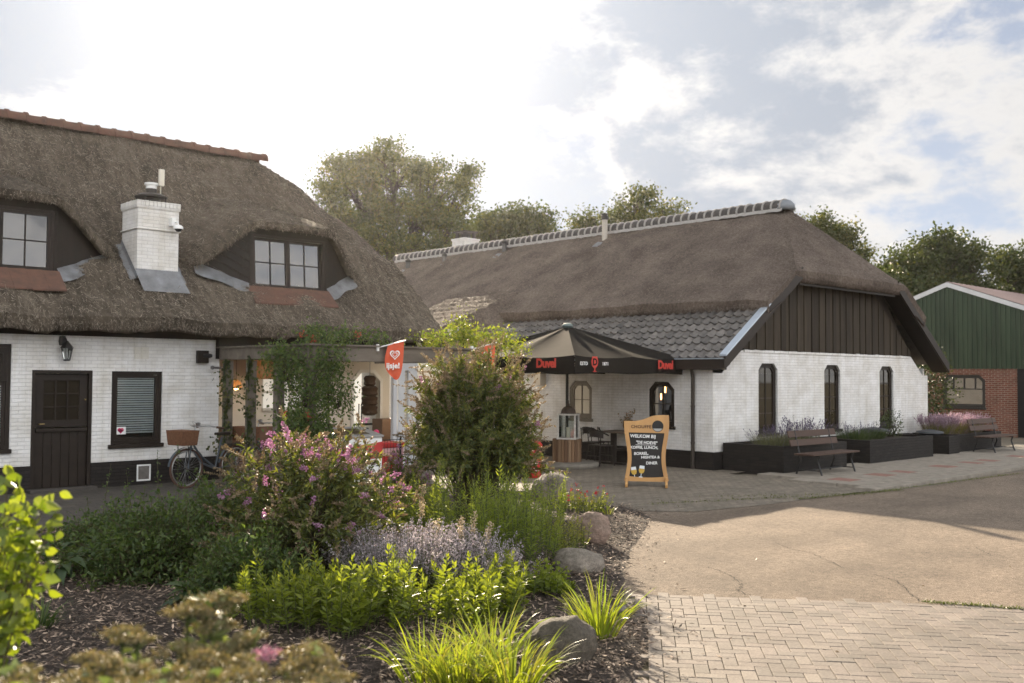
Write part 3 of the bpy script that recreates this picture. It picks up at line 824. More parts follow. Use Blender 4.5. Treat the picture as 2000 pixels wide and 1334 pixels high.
def farmhouse():
    YF = 17.73; mp = mpY(YF)
    t = thing('thatched_farmhouse', 'long white brick farmhouse with weathered thatch, two dormers and a red ridge', 'farmhouse', (6, YF, 0))
    HOLES = [(5.47, 6.47, .0, 2.06), (6.81, 7.74, .74, 2.05), (4.2, 5.14, .74, 2.49)]
    w = MB(); wall(w, mp, -3, 8.86, .44, 2.78, HOLES)
    w.add([(8.86, YF, .44), (8.86, YF + 2.0, .44), (8.86, YF + 2.0, 2.78), (8.86, YF, 2.78)], [(0, 1, 2, 3)])
    w.build('wall', M_WHITE, t)
    p = MB()
    for a, b in ((-3, 5.47), (6.47, 8.88)): p.box(a, b, YF - .025, YF + .1, -.05, .44)
    p.box(8.76, 8.885, YF + .1, YF + 1.9, -.05, .44)
    p.build('plinth', M_PLINTH, t)
    f = MB(); f.box(-3, 8.78, YF - .04, YF + .02, 2.66, 2.80); f.build('fascia', M_DARKER, t)
    bw = MB(); bw.box(-3, 13.4, 25.0, 25.2, -.05, 2.9); bw.box(-3.1, -3, YF, 25.2, -.05, 2.9); bw.box(-3, 8.7, 19.9, 20.0, 0, 2.9); bw.build('rear_wall', M_WHITE, t)  # last box is an unseen inner panel, added against light leaking through
    # door
    d = MB(); d.ring(rect(5.47, 6.47, .0, 2.06), rect(5.53, 6.41, .03, 2.0), -.10, .012, mp)
    door = d.build('door', M_DARK, t, bevel=.005)
    lo = MB()
    for i in range(6):
        a = 5.54 + i * .145; lo.prism(rect(a, a + .14, .04, 1.0), -.09, -.045, mp)
    lo.prism(rect(5.55, 6.40, 1.0, 1.06), -.09, -.005, mp)
    lo.build('lower_leaf', M_DARK, door, bevel=.006)
    up = MB(); up.ring(rect(5.54, 6.41, 1.08, 1.99), rect(5.68, 6.27, 1.2, 1.88), -.09, -.045, mp)
    for i in (1, 2):
        u = 5.68 + .59 * i / 3; up.prism(rect(u - .012, u + .012, 1.2, 1.88), -.085, -.05, mp)
        z = 1.2 + .68 * i / 3; up.prism(rect(5.68, 6.27, z - .012, z + .012), -.087, -.052, mp)
    up.build('upper_leaf', M_DARK, door, bevel=.004)
    g = MB(); g.prism(rect(5.66, 6.29, 1.18, 1.9), -.078, -.07, mp); g.build('pane', glassy('dull_glass', (.02, .016, .012), 1.45, .08), door)
    h = MB(); h.tube([mp(5.60, 1.14, -.045), mp(5.60, 1.14, .01), mp(5.60, 1.14, .02), mp(5.68, 1.14, .025)], .009, 6); lk = MB(); lk.tube([mp(6.36, 1.55, -.05), mp(6.36, 1.55, .0)], .014, 8)
    h.build('handle', plain('brass', (.45, .33, .15), rough=.35, metal=1), door); lk.build('lock', MATS['brass'], door)
    st = MB(); st.box(5.4, 6.5, YF - .28, YF - .03, -.02, .05); st.build('doorstep', plain('dark_stone', (.08, .07, .062), (.05, .045, .04), .8, 8), t, bevel=.01)
    # window with blind
    wp = win(t, 'window', mp, rect(6.81, 7.74, .74, 2.05), 1, 1, 1, .065, -.10, (6.76, 7.77, .74, .05), glass=clear_glass())
    b = MB()
    for i in range(24):
        z = .93 + i * .0425
        b.add([mp(6.9, z, -.092), mp(7.65, z, -.092), mp(7.65, z + .029, -.080), mp(6.9, z + .029, -.080)], [(0, 1, 2, 3)])
    b.prism(rect(6.9, 7.65, 1.94, 1.98), -.11, -.082, mp)
    b.build('blind', plain('blind_slat', (.80, .80, .80), (.72, .73, .74), .5, 4), wp)
    k = MB(); k.prism(rect(6.86, 7.7, .8, 2.0), -.32, -.30, mp); k.build('backing', plain('dim_room', (.03, .027, .024)), wp)
    s = MB(); s.prism(rect(6.885, 7.10, .915, 1.05), -.060, -.056, mp); st_ = s.build('sticker', M_WHITEPLASTIC, wp)
    s = MB()
    for cx in (6.985, 7.03): s.lathe([(.034, 0), (.034, .002)], (0, 0, 0), 14); s.V[-1] = np.array([mp(cx + x, .995 + y, -.055 + z) for x, y, z in s.V[-1]])
    s.prism([(6.955, .985), (7.008, .928), (7.06, .985)], -.055, -.053, mp)
    s.build('heart_mark', plain('pink_print', (.55, .05, .14), (.45, .04, .10), .5), wp)
    # big window at the picture edge
    wp2 = win(t, 'tall_window', mp, rect(4.2, 5.14, .74, 2.49), 1, 1, 1, .07, -.10, (4.1, 5.16, .74, .06), glass=clear_glass())
    b = MB()
    for i in range(20):
        z = .96 + i * .0425
        b.add([mp(4.3, z, -.092), mp(5.05, z, -.092), mp(5.05, z + .029, -.080), mp(4.3, z + .029, -.080)], [(0, 1, 2, 3)])
    b.build('blind', MATS['blind_slat'], wp2)
    k = MB(); k.prism(rect(4.25, 5.1, .8, 2.45), -.34, -.30, mp); k.build('backing', MATS['dim_room'], wp2)
    k = MB(); k.prism(rect(4.26, 5.08, 1.86, 2.43), -.055, -.02, mp)
    for u in (4.36, 4.74): k.ring(rect(u, u + .28, 1.95, 2.34), rect(u + .03, u + .25, 1.98, 2.31), -.02, -.004, mp)
    k.build('transom_panel', M_DARK, wp2, bevel=.006)
    # cellar light, vent grille
    c = MB(); c.ring(rect(7.28, 7.54, .06, .36), rect(7.31, 7.51, .09, .33), -.03, .035, mp); cv = c.build('cellar_window', M_WHITEPLASTIC, t, bevel=.008)
    c = MB(); c.prism(rect(7.31, 7.51, .09, .33), -.03, .026, mp); c.build('pane', plain('dusty_pane', (.20, .185, .17), (.10, .09, .08), .3), cv)
    v = MB()
    for u in (7.21, 7.34):
        v.ring(rect(u, u + .125, 2.28, 2.49), rect(u + .012, u + .113, 2.292, 2.478), 0, .015, mp)
        for i in range(9): v.prism(rect(u + .012, u + .113, 2.297 + i * .0203, 2.309 + i * .0203), 0, .011, mp)
    v.build('vent_grille', plain('cream_enamel', (.66, .63, .56), (.58, .55, .48), .5), t)
    # -------- roof
    YE, ZE, YR, ZR, XR = 17.15, 2.98, 21.45, 7.18, 14.02
    ts = np.linspace(0, 1, 110)
    def zc(tt): return ZE + (ZR - ZE) * tt - .16 * np.sin(np.pi * tt) * (1 - tt)
    def xr(z): return np.where(z < 4.75, XR, XR - (z - 4.75) * (XR - 11.85) / (ZR - 4.75))
    rng = np.random.default_rng(11)
    def front(s, tt):
        z = zc(tt); y = YE + (YR - YE) * tt
        xx = -4 + (xr(z) + 4) * s
        n = .035 * np.sin(xx * 1.9 + tt * 5) + .03 * np.sin(xx * 4.3 - tt * 9) + .02 * np.sin(tt * 31 + xx) + .022 * ((tt * 13 + .25 * np.sin(xx * 1.7) + .12 * np.sin(xx * 5.1)) % 1)
        return np.stack([xx, y - n * .6, z + n * .6 - .10 * np.exp(-((1 - s) * 40) ** 2)], -1)
    ss = np.concatenate([np.linspace(0, .93, 110), np.linspace(.935, 1, 14)])
    S_, T_ = np.meshgrid(ss, ts, indexing='ij')
    G = front(S_, T_)
    G += rng.normal(0, .008, G.shape)
    rf = MB(); rf.grid(G)
    # eave lip and soffit
    e0 = G[:, 0]; e1 = e0 + np.array([0, .03, -.13]); e2 = e0 + np.array([0, .10, -.26]) + rng.normal(0, .01, e0.shape); e3 = e0 + np.array([0, .7, -.05])
    rf.grid(np.stack([e0, e1, e2, e3], 1))
    # verge and hip end, back slope
    v0 = G[-1]; v1 = v0 + np.array([-.06, 0, -.30]); v2 = v0 + np.array([-.5, .2, -.30])
    low = v0[:, 2] < 4.75
    rf.grid(np.stack([v0[low], v1[low], v2[low]], 1))
    yb = 2 * YR
    hipA = G[-1][~low]; hipB = hipA.copy(); hipB[:, 1] = yb - hipB[:, 1]
    rf.grid(np.stack([hipA + (hipB - hipA) * q for q in np.linspace(0, 1, 14)], 1))
    B = G[::8].copy(); B[..., 1] = yb - B[..., 1]; rf.grid(B)
    gb = MB()
    n = 60000
    s_ = rng.uniform(.42, 1, n); t_ = rng.random(n)
    P = front(s_, t_); sl = np.array([0, YR - YE, ZR - ZE]); sl = sl / np.linalg.norm(sl); nr = np.array([0, -sl[2], sl[1]])
    straw(rf, P + nr * .0, np.broadcast_to(nr, (n, 3)), np.broadcast_to(-sl, (n, 3)), n, (.03, .13), .0035, .5, rng, 1.0)
    # stiff ends along the eave
    n = 5000; s_ = rng.uniform(.4, 1, n); P = front(s_, np.zeros(n)); P[:, 2] -= rng.uniform(0, .22, n); P[:, 1] += .02
    straw(rf, P, np.broadcast_to(np.array([0, -1., 0]), (n, 3)), np.broadcast_to(np.array([0, -.6, -.8]), (n, 3)), n, (.02, .07), .004, .6, rng, .8)
    roof = rf.build('roof', thatch('old_reed', (.055, .045, .034), (.142, .118, .092), (.38, .325, .26), 9, 'y'), t, clean=False)
    # end gable below the half hip
    ge = MB(); ge.add([(XR - .45, 17.6, 2.7), (XR - .45, yb - 17.6, 2.7), (XR - .45, yb - 19.1, 4.7), (XR - .45, 19.1, 4.7)], [(0, 1, 2, 3)]); ge.box(XR - .6, XR - .46, 18.75, yb - 17.73, -.05, 2.75)
    ge.build('end_wall', M_WHITE, t)
    # ridge of red half round tiles
    rd = MB(); x = -3.0; rng2 = np.random.default_rng(5)
    while x < 11.75:
        L_ = .38; r0, r1 = .165, .195; th = np.linspace(-.15, math.pi + .15, 9); dz = rng2.normal(0, .008)
        ring = lambda xx, r: np.stack([np.full(9, xx), YR + r * 1.15 * np.cos(th), ZR - .03 + dz + r * np.sin(th)], 1)
        rd.grid(np.stack([ring(x, r0), ring(x + L_ - .05, r0 + .006), ring(x + L_ - .05, r1), ring(x + L_ + .01, r1)], 0))
        x += L_ - .02
    rd.build('ridge_tile', M_TERRA, roof, smooth=False)

    # -------- dormers
    def dormer(x0, x1, lx, rx, tilt):
        YD = 18.02; z0, z1 = 3.74, 4.84; mpd = mpY(YD)
        slope = lambda y: zc((y - YE) / (YR - YE))
        dm = MB(); dm.prism(rect(x0 - .05, x1 + .06, z0 - .16, z0), -.25, .035, mpd)
        dm.prism(rect(x0 - .05, x1 + .06, z1, z1 + .13), -.2, .02, mpd)
        for u in (x0 - .05, x1): dm.prism(rect(u, u + .06, z0, z1), -.2, .018, mpd)
        droot = dm.build('dormer', M_DARKER, t, bevel=.005)
        # splayed boarded cheeks
        for A, B_, sg in ((x0 - .05, lx, -1), (x1 + .06, rx, 1)):
            ch = MB()
            yb_ = YD + .42
            zb = slope(yb_) + .02
            nb = 8
            for i in range(nb):
                f0, f1 = i / nb, (i + 1) / nb
                lo = z0 - .15; hi = z1 + .12
                def pt(f, e): # height fraction f, e along the board
                    z = lo + (hi - lo) * f
                    xe = A + (B_ - A) * (1 - f) ; ye = YD + (yb_ - YD) * (1 - f)
                    zz = z + (zb - lo) * (1 - f) * e
                    return (A + (xe - A) * e, YD + (ye - YD) * e + .0, zz)
                off = np.array([0, -.018 * (1 - 0), 0])
                q = np.array([pt(f0, 0), pt(f0, 1), pt(f1, 1), pt(f1, 0)]); q[0] += off; q[1] += off
                ch.add(q, [(0, 1, 2, 3)])
            ch.build('cheek', M_DARKER, droot)
        for c in range(1):
            win(droot, 'window', mpd, rect(x0, x1, z0, z1), 2, 2, 2, .05, -.06, None, mat=M_DARK, tilt=tilt)
        bk = MB(); bk.prism(rect(x0, x1, z0, z1), -.3, -.28, mpd); bk.build('backing', MATS['dim_room'], droot)
        # thatch hood flowing back into the slope
        key = [(lx - .16, YD + .40, slope(YD + .40) + .03), (lx + .12, YD + .16, slope(YD + .4) + .16), (x0 - .1, YD - .15, z1 + .17), (x0 + .25, YD - .20, z1 + .245), ((x0 + x1) / 2, YD - .22, z1 + .26),
               (x1 - .2, YD - .20, z1 + .245), (x1 + .15, YD - .15, z1 + .17), (rx - .12, YD + .16, slope(YD + .4) + .16), (rx + .16, YD + .42, slope(YD + .42) + .03)]
        bk = [(lx - .22, YD + .52), (lx - .15, YD + .9), (x0 - .35, YD + 1.7), (x0 + .15, YD + 2.1), ((x0 + x1) / 2, YD + 2.2), (x1 - .1, YD + 2.1), (x1 + .4, YD + 1.7), (rx + .15, YD + .9), (rx + .22, YD + .54)]
        key = np.array(key); K = np.array([(x, y, slope(y) - .03) for x, y in bk])
        m = 44; u = np.linspace(0, len(key) - 1, m)
        def interp(A):
            i = np.minimum(u.astype(int), len(A) - 2); f = (u - i)[:, None]
            p0 = A[np.maximum(i - 1, 0)]; p1 = A[i]; p2 = A[i + 1]; p3 = A[np.minimum(i + 2, len(A) - 1)]
            return .5 * ((2 * p1) + (-p0 + p2) * f + (2 * p0 - 5 * p1 + 4 * p2 - p3) * f ** 2 + (-p0 + 3 * p1 - 3 * p2 + p3) * f ** 3)
        F_, K_ = interp(key), interp(K)
        tv = np.linspace(0, 1, 22)
        Gd = np.stack([F_ + (K_ - F_) * q + np.array([0, 0, 1]) * (.10 * math.sin(math.pi * min(1, q * 1.15)) * (1 - q)) for q in tv], 1)
        Gd += rng.normal(0, .007, Gd.shape)
        hd = MB(); hd.grid(Gd)
        thick = .14 * np.clip(np.sin(np.linspace(0, math.pi, m)) * 2.2, .15, 1)[:, None]
        l1 = Gd[:, 0] + np.array([0, .015, -1]) * thick * .55; l2 = Gd[:, 0] + np.array([0, .10, -1]) * thick; l3 = l2 + np.array([0, .35, .03])
        hd.grid(np.stack([Gd[:, 0], l1, l2, l3], 1))
        nn = 7000
        a = rng.random(nn) * (m - 1.01); b = rng.random(nn) * (len(tv) - 1.01); ai, bi = a.astype(int), b.astype(int)
        p = Gd[ai, bi]; du = Gd[ai + 1, bi] - p; dv = Gd[ai, bi + 1] - p
        p = p + du * (a - ai)[:, None] + dv * (b - bi)[:, None]
        nm = unit(np.cross(du, dv)); nm *= np.sign(nm[:, 2:3] + 1e-9)
        straw(hd, p, nm, unit(-dv), nn, (.03, .13), .0035, .5, rng)
        nn = 1200; a = rng.random(nn) * (m - 1.01); ai = a.astype(int); p = Gd[ai, 0] + (Gd[ai + 1, 0] - Gd[ai, 0]) * (a - ai)[:, None]; p[:, 2] -= rng.random(nn) * .15
        straw(hd, p, np.broadcast_to(np.array([0, -1., 0]), (nn, 3)), np.broadcast_to(np.array([0, -.6, -.7]), (nn, 3)), nn, (.02, .07), .004, .6, rng, .8)
        hd.build('thatch_hood', roof.data.materials[0], droot, clean=False)
        # red tile apron and lead at the sides
        ap = MB(); ntile = 7
        for i in range(ntile):
            a, b = x0 - .12 + (x1 - x0 + .22) * i / ntile, x0 - .12 + (x1 - x0 + .22) * (i + 1) / ntile - .006
            dz = rng.normal(0, .004)
            yl, yh = YD - .44, YD - .035
            v = [(a, yl, slope(yl) + .075 + dz), (b, yl, slope(yl) + .085 + dz), (b, yh, slope(yh) + .075), (a, yh, slope(yh) + .065)]
            ap.add(v + [(x, y, z - .03) for x, y, z in v], [(0, 1, 2, 3), (4, 7, 6, 5), (0, 4, 5, 1), (1, 5, 6, 2), (3, 2, 6, 7), (0, 3, 7, 4)])
        ap.build('tile_apron', M_TERRA, droot)
        for A, B_, sg in ((x0 - .05, lx, -1), (x1 + .06, rx, 1)):
            pts = []; ld = MB()
            for q in np.linspace(0, 1, 9):
                x_ = A + (B_ - A) * q; y_ = YD + .42 * q
                wv = .10 + .02 * math.sin(q * 9)
                pts.append([(x_ - sg * .02, y_ + .02, slope(y_) + .13), (x_ + sg * .02, y_ - wv * .5, slope(y_ - wv * .5) + .075), (x_ + sg * .05, y_ - wv * 1.4 - .08, slope(y_ - wv * 1.4 - .08) + .045)])
            ld.grid(np.array(pts))
            ld.build('lead_flashing', M_ZINC, droot)
    dormer(9.66, 11.36, 8.62, 12.3, .07)
    dormer(4.12, 5.86, 3.1, 6.95, .0)

    # -------- chimney
    cx0, cx1, cy0, cy1 = 7.33, 8.12, 18.0, 18.72
    c = MB(); c.box(cx0, cx1, cy0, cy1, 3.3, 5.10); c.box(cx0 - .03, cx1 + .03, cy0 - .03, cy1 + .03, 4.70, 4.715)
    c.box(cx0 - .02, cx1 + .02, cy0 - .02, cy1 + .02, 5.10, 5.13)
    nb = 11
    for i in range(nb):
        a = cx0 - .028 + (cx1 - cx0 + .056) * i / nb; b = a + (cx1 - cx0 + .056) / nb - .008
        dz = rng.normal(0, .004)
        c.box(a, b, cy0 - .028, cy0 + .1, 5.13, 5.235 + dz); c.box(a, b, cy1 - .1, cy1 + .028, 5.13, 5.235)
    for i in range(8):
        a = cy0 + .1 + (cy1 - cy0 - .2) * i / 8
        for q in (cx0 - .028, cx1 - .072): c.box(q, q + .1, a, a + (cy1 - cy0 - .2) / 8 - .008, 5.13, 5.235 + rng.normal(0, .004))
    c.box(cx0 + .02, cx1 - .02, cy0 + .02, cy1 - .02, 5.10, 5.2)
    chm = c.build('chimney', M_WHITE, t)
    l = MB()
    yl = cy0 - .30; zl = zc((yl - YE) / (YR - YE)) + .06
    l.grid(np.array([[(cx0 - .03, cy0 - .012, 3.95), (cx1 + .03, cy0 - .012, 3.95)], [(cx0 - .03, cy0 - .04, 3.88), (cx1 + .03, cy0 - .04, 3.88)], [(cx0 + .02, yl, zl), (cx1 + .12, yl, zl)]]))
    for sx, xx in ((-1, cx0 - .015), (1, cx1 + .015)):
        g = []
        for q in np.linspace(0, 1, 8):
            y_ = cy0 - .05 + q * .75; z_ = zc((y_ - YE) / (YR - YE))
            g.append([(xx, y_, z_ + .16), (xx + sx * .02, y_, z_ + .07), (xx + sx * (.13 + .02 * math.sin(q * 20)), y_ - .02, z_ + .04)])
        l.grid(np.array(g))
    l.build('lead_flashing', M_ZINC, chm)
    fl = MB(); ccx, ccy = (cx0 + cx1) / 2 + .0, (cy0 + cy1) / 2
    for sx in (-.2, .2):
        for sy in (-.2, .2): fl.tube([(ccx + sx, ccy + sy, 5.18), (ccx + sx, ccy + sy, 5.36)], .012, 6)
    fl.lathe([(.17, 5.2), (.17, 5.33), (.15, 5.34)], (ccx, ccy, 0), 20); fl.lathe([(.30, 5.36), (.30, 5.38), (.2, 5.43), (.1, 5.45), (.1, 5.53), (0, 5.53)], (ccx, ccy, 0), 20)
    fl.build('flue_cowl', plain('sooty_steel', (.07, .062, .055), (.04, .036, .032), .5, 12, metal=.5), chm, smooth=False)
    fp = MB(); fp.lathe([(.10, 5.53), (.10, 5.60), (.125, 5.60), (.125, 5.64), (0, 5.64)], (ccx, ccy, 0), 18); fp.build('flue_pipe', M_WHITEPLASTIC, chm)
    an = MB(); an.tube([(ccx + .16, ccy - .05, 5.44), (ccx + .16, ccy - .05, 5.70)], .014, 6); an.box(ccx + .115, ccx + .215, ccy - .10, ccy - .04, 5.60, 5.92)
    an.build('antenna_box', plain('cream_plastic', (.68, .64, .54), (.6, .56, .48), .5), chm, bevel=.01)

    # -------- porch recess behind the pergola
    YB = 18.7
    pb = MB()
    def q(px, py): return at(px, py, Y=YB)
    ax0, ax1 = q(690, 800)[0], q(741, 800)[0]; atop = q(715, 728)[2]; acx, ar = (ax0 + ax1) / 2, (ax1 - ax0) / 2
    wx0, wx1 = q(511, 760)[0], q(600, 760)[0]; wz0, wz1 = q(545, 797)[2], q(545, 735)[2]
    mpb = mpY(YB)
    wall(pb, mpb, 8.86, 13.6, .95, 2.9, [(wx0, wx1, wz0, wz1), (ax0, ax1, .95, atop, ar * .55)], .14)
    wall(pb, mpb, 8.86, 13.6, .0, .95, [(ax0, ax1, .0, .95)], .14)
    pb.add([(8.87, 17.73, 0), (8.87, YB, 0), (8.87, YB, 2.9), (8.87, 17.73, 2.9)], [(0, 1, 2, 3)])
    porch = pb.build('porch_wall', M_CREAM, t)
    c = MB(); c.prism(rect(8.9, ax0 - .5, .02, .92), .005, .05, mpb); c.build('brown_dado', plain('brown_panelling', (.16, .085, .05), (.11, .06, .035), .6, 3), porch)
    c = MB(); c.prism(rect(wx0, wx1, wz0 - .05, wz0), -.1, .06, mpb)
    for u in np.linspace(wx0, wx1 - .05, 4): c.prism(rect(u, u + .05, wz0, wz1), -.09, -.03, mpb)
    c.prism(rect(wx0, wx1, wz0 + .32, wz0 + .36), -.09, -.035, mpb)
    pw = c.build('porch_window', plain('cream_frame', (.62, .58, .48), (.55, .5, .42), .6), t)
    c = MB(); c.prism(rect(wx0, wx1, wz0, wz1), -.12, -.11, mpb); c.build('pane', glow('room_glow', (.70, .66, .58), .2), pw)  # pane emits by itself, standing in for the brightness of the room
    c = MB(); c.ring(cham(ax0 - .07, ax1 + .07, .0, atop + .07, ar * .62), cham(ax0, ax1, .0, atop, ar * .55), -.02, .03, mpb); ad = c.build('arched_doorway', plain('pale_arch', (.66, .62, .54), (.6, .55, .48), .7), t)
    c = MB(); c.prism(rect(ax0 - .1, ax1 + .1, 0, atop + .05), -.9, -.88, mpb); c.build('glow_panel', glow('doorway_glow', (.85, .80, .70), .34), ad)  # self-glowing panel added in place of daylight behind the doorway
    c = MB()
    for u in (ax0 + .03, (ax0 + ax1) / 2 - .02, (ax0 + ax1) / 2 + .05): c.prism(rect(u, u + .02, .2, 1.35), -.3, -.28, mpb)
    c.prism(rect(ax0, ax1, .85, .90), -.3, -.27, mpb)
    c.build('door_bars', M_BLACKIRON, ad)
    k = MB(); k.box(8.86, 13.6, 17.66, 17.86, 2.30, 2.80); k.box(8.78, 9.2, 17.60, 17.85, 2.3, 2.85); k.build('porch_beam', M_DARKER, t, bevel=.008)
    k = MB(); k.box(8.9, 13.6, 17.75, YB, -.02, .004); k.build('porch_floor', plain('porch_paving', (.16, .14, .12), (.12, .1, .085), .8, 4), t)
    k = MB(); k.box(8.9, 13.6, 17.87, YB, 2.78, 2.82); k.build('porch_ceiling', plain('porch_boards', (.42, .37, .30), (.36, .31, .25), .8, 3), t)
    # white aluminium glazed screen
    sx0, sx1 = at(766, 780, Y=17.7)[0], 13.6
    m7 = mpY(17.7)
    s = MB()
    s.prism(rect(sx0, sx0 + .10, .0, 2.3), -.05, .05, m7); s.prism(rect(sx0 + .13, sx0 + .30, .0, 2.3), -.04, .06, m7); s.prism(rect(sx0 + .30, sx1, 2.12, 2.3), -.04, .055, m7); s.prism(rect(sx1 - .25, sx1, 0, 2.12), -.04, .055, m7); s.prism(rect(sx0 + .3, sx1 - .25, 0, .2), -.04, .055, m7)
    scr = s.build('glazed_screen', plain('white_aluminium', (.66, .67, .68), (.6, .61, .62), .4, 3), t, bevel=.006)
    s = MB()
    for i in range(30): s.prism(rect(sx0 + .3, sx1 - .25, .2 + i * .064, .2 + i * .064 + .056), -.02, .0, m7)
    s.build('shutter_slats', plain('cream_shutter', (.50, .45, .37), (.44, .4, .33), .6, 3), scr)
    s = MB(); s.box(sx0 + .25, sx1, 17.58, 17.62, 2.33, 2.45); s.build('pink_header', plain('salmon_panel', (.55, .22, .19), (.48, .2, .17), .6), t)
    return t, roof, slopeinfo_farm(YE, ZE, YR, ZR)
def slopeinfo_farm(*a): return a
def clear_glass():
    if 'thin_glass' in MATS: return MATS['thin_glass']
    m, nt, N, L, P = newmat('thin_glass')
    g = N.new('ShaderNodeBsdfGlossy'); g.inputs['Roughness'].default_value = .03
    tr = N.new('ShaderNodeBsdfTransparent'); tr.inputs[0].default_value = (.92, .95, .95, 1)
    fr = N.new('ShaderNodeFresnel'); fr.inputs['IOR'].default_value = 1.6
    mx = N.new('ShaderNodeMixShader'); L.new(fr.outputs[0], mx.inputs[0]); L.new(tr.outputs[0], mx.inputs[1]); L.new(g.outputs[0], mx.inputs[2])
    L.new(mx.outputs[0], N['Material Output'].inputs['Surface'])
    MATS['thin_glass'] = m
    return m
FARM, FARM_ROOF, _ = farmhouse()
# ================================================================== RIGHT BARN RESTAURANT
def barn():
    XL, XRt, YG, YBk = 17.84, 28.40, 12.68, 34.0
    XC, ZR = 23.16, 6.60
    mg, ms = mpY(YG), mpX(XL)
    t = thing('thatched_barn', 'white brick barn restaurant with half hipped thatch above grey pantiles and a boarded gable', 'barn', (23, YG, 0))
    rng = np.random.default_rng(21)
    ws = [(19.62, 20.42), (22.56, 23.36), (25.47, 26.27)]
    HG = [(a, b, .72, 2.34, .15) for a, b in ws]
    w = MB()
    wall(w, mg, XL, XRt, .38, 2.10, [(a, b, .72, 2.10) for a, b, *_ in HG])
    # upper strip with the chamfered heads and sloping shoulders
    wall(w, mg, 18.9, 27.34, 2.10, 2.62, [(a, b, 2.10, 2.34, .15) for a, b, *_ in HG])
    for a, b in ((18.9, 18.17), (27.34, 28.07)): w.add([mg(a, 2.10, 0), mg(a, 2.62, 0), mg(b, 2.10, 0)], [(0, 1, 2)])
    HS = [(16.22, 16.98, .98, 1.90, .17), (13.72, 14.46, .90, 1.90, .17)]
    wall(w, ms, YG, YBk, .38, 2.42, HS)
    w.build('wall', M_WHITE, t)
    bw = MB(); bw.box(XRt - .1, XRt, YG + .1, YBk, -.05, 2.3); bw.box(XL, XRt, YBk, YBk + .1, -.05, 2.4); bw.box(XL + 1.5, XRt - 1.5, YG + 1.2, YG + 1.3, 0, 3.2); bw.box(XL + 1.5, XL + 1.6, YG + 1.3, YBk - 1, 0, 3.2); bw.build('rear_wall', M_WHITE, t)  # the inner boxes are unseen panels added to keep stray light out
    tr = MB(); n = 40
    for i in range(n):
        a = 19.02 + (27.22 - 19.02) * i / n; tr.box(a + .004, a + (27.22 - 19.02) / n - .004, YG - .022 - rng.uniform(0, .006), YG + .1, 2.585, 2.64 + rng.uniform(-.008, .008))
    tr.build('brick_course', M_WHITE, t)
    p = MB(); p.box(XL - .03, XRt + .02, YG - .03, YG + .1, -.06, .38); p.box(XL - .03, XL + .1, YG + .1, YBk, -.06, .38); p.build('plinth', M_PLINTH, t)
    # windows
    for (a, b), tint in zip(ws, (0, 1, 2)):
        win(t, 'window', mg, cham(a, b, .72, 2.34, .15), 2, 4, 1, .055, -.12, (a - .03, b + .03, .72, .05), glass=glassy('gable_glass', (.03, .024, .014), 1.36, .02))
    wa = win(t, 'window', ms, cham(16.22, 16.98, .98, 1.90, .17), 2, 2, 1, .07, -.10, (16.18, 17.02, .98, .05), mat=plain('taupe_paint', (.20, .175, .135), (.16, .14, .11), .5, 5), glass=plain('painted_reflection_pane', (.50, .45, .35), (.42, .38, .30), .15, 2, .8))  # the pale pane has a bright reflection put into its base colour
    wb = win(t, 'window', ms, cham(13.72, 14.46, .90, 1.90, .17), 2, 2, 1, .06, -.10, (13.68, 14.5, .90, .05))
    lm = MB()
    for y_, z_ in ((14.0, 1.72), (14.12, 1.56)): lm.prism(rect(y_, y_ + .035, z_ - .07, z_ + .07), -.058, -.05, ms)
    lm.build('lit_lamp', glow('warm_bulb', (1.0, .55, .2), 2.2), wb)
    # board and batten gable
    Z0, ZT = 2.64, 4.28
    cl = MB(); x = 19.0; i = 0
    def ztop(x): return min(ZT, 2.62 + (min(x, 2 * XC - x) - 19.0) * .70 + .12)
    while x < 27.3:
        wd = .155 + .05 * ((i * 7) % 3 == 0)
        x2 = min(x + wd, 27.3)
        zt = min(ztop(x), ztop(x2)) if abs(ztop(x) - ztop(x2)) < .001 else None
        za, zb = ztop(x), ztop(x2)
        if max(za, zb) > Z0 + .02:
            dd = .03 if i % 2 else .012
            cl.prism([(x + .004, Z0), (x2 - .004, Z0), (x2 - .004, max(zb, Z0 + .01)), (x + .004, max(za, Z0 + .01))], -.02, dd, mg); cl.rn[-1][:] = rng.uniform(.05, 1)
        x = x2; i += 1
    cl.build('gable_boarding', varied('dark_stained_board', (.024, .018, .012), (.048, .037, .025), .7, 9, (1.4, 1, .12)), t)
    bk = MB(); bk.add([(18.9, YG + .02, 2.6), (27.4, YG + .02, 2.6), (25.7, YG + .02, 4.3), (20.6, YG + .02, 4.3)], [(0, 1, 2, 3)]); bk.build('gable_backing', M_DARKER, t)
    # barge boards, gutter boards
    YV = 12.22; s = .69
    def vz(x): return 2.19 + (min(x, 2 * XC - x) - 17.6) * s
    for x0, x1 in ((17.60, 20.74), (2 * XC - 17.6, 2 * XC - 20.74)):
        b = MB(); z0, z1 = vz(x0), vz(x1); up = .02
        P = [(x0, z0 - .0), (x1, z1), (x1, z1 + .26), (x0, z0 + .26)]
        b.prism(P, 0, .045, mpY(YV)); b.build('bargeboard', M_DARK, t, bevel=.006)
        b = MB(); b.add([(x0, YV + .005, z0), (x1, YV + .005, z1), (x1, YG, z1), (x0, YG, z0)], [(0, 1, 2, 3)]); b.build('verge_soffit', M_DARKER, t)
    b = MB(); b.box(20.74, 2 * XC - 20.74, YV + .06, YV + .1, 4.20, 4.36); b.box(20.74, 2 * XC - 20.74, YV + .1, YG, 4.30, 4.33); b.build('hip_fascia', M_DARK, t)
    z = MB()
    for x0, x1 in ((17.62, 19.35),): z.prism([(x0, vz(x0) + .262), (x1, vz(x1) + .262), (x1, vz(x1) + .30), (x0, vz(x0) + .30)], -.13, .05, mpY(YV))
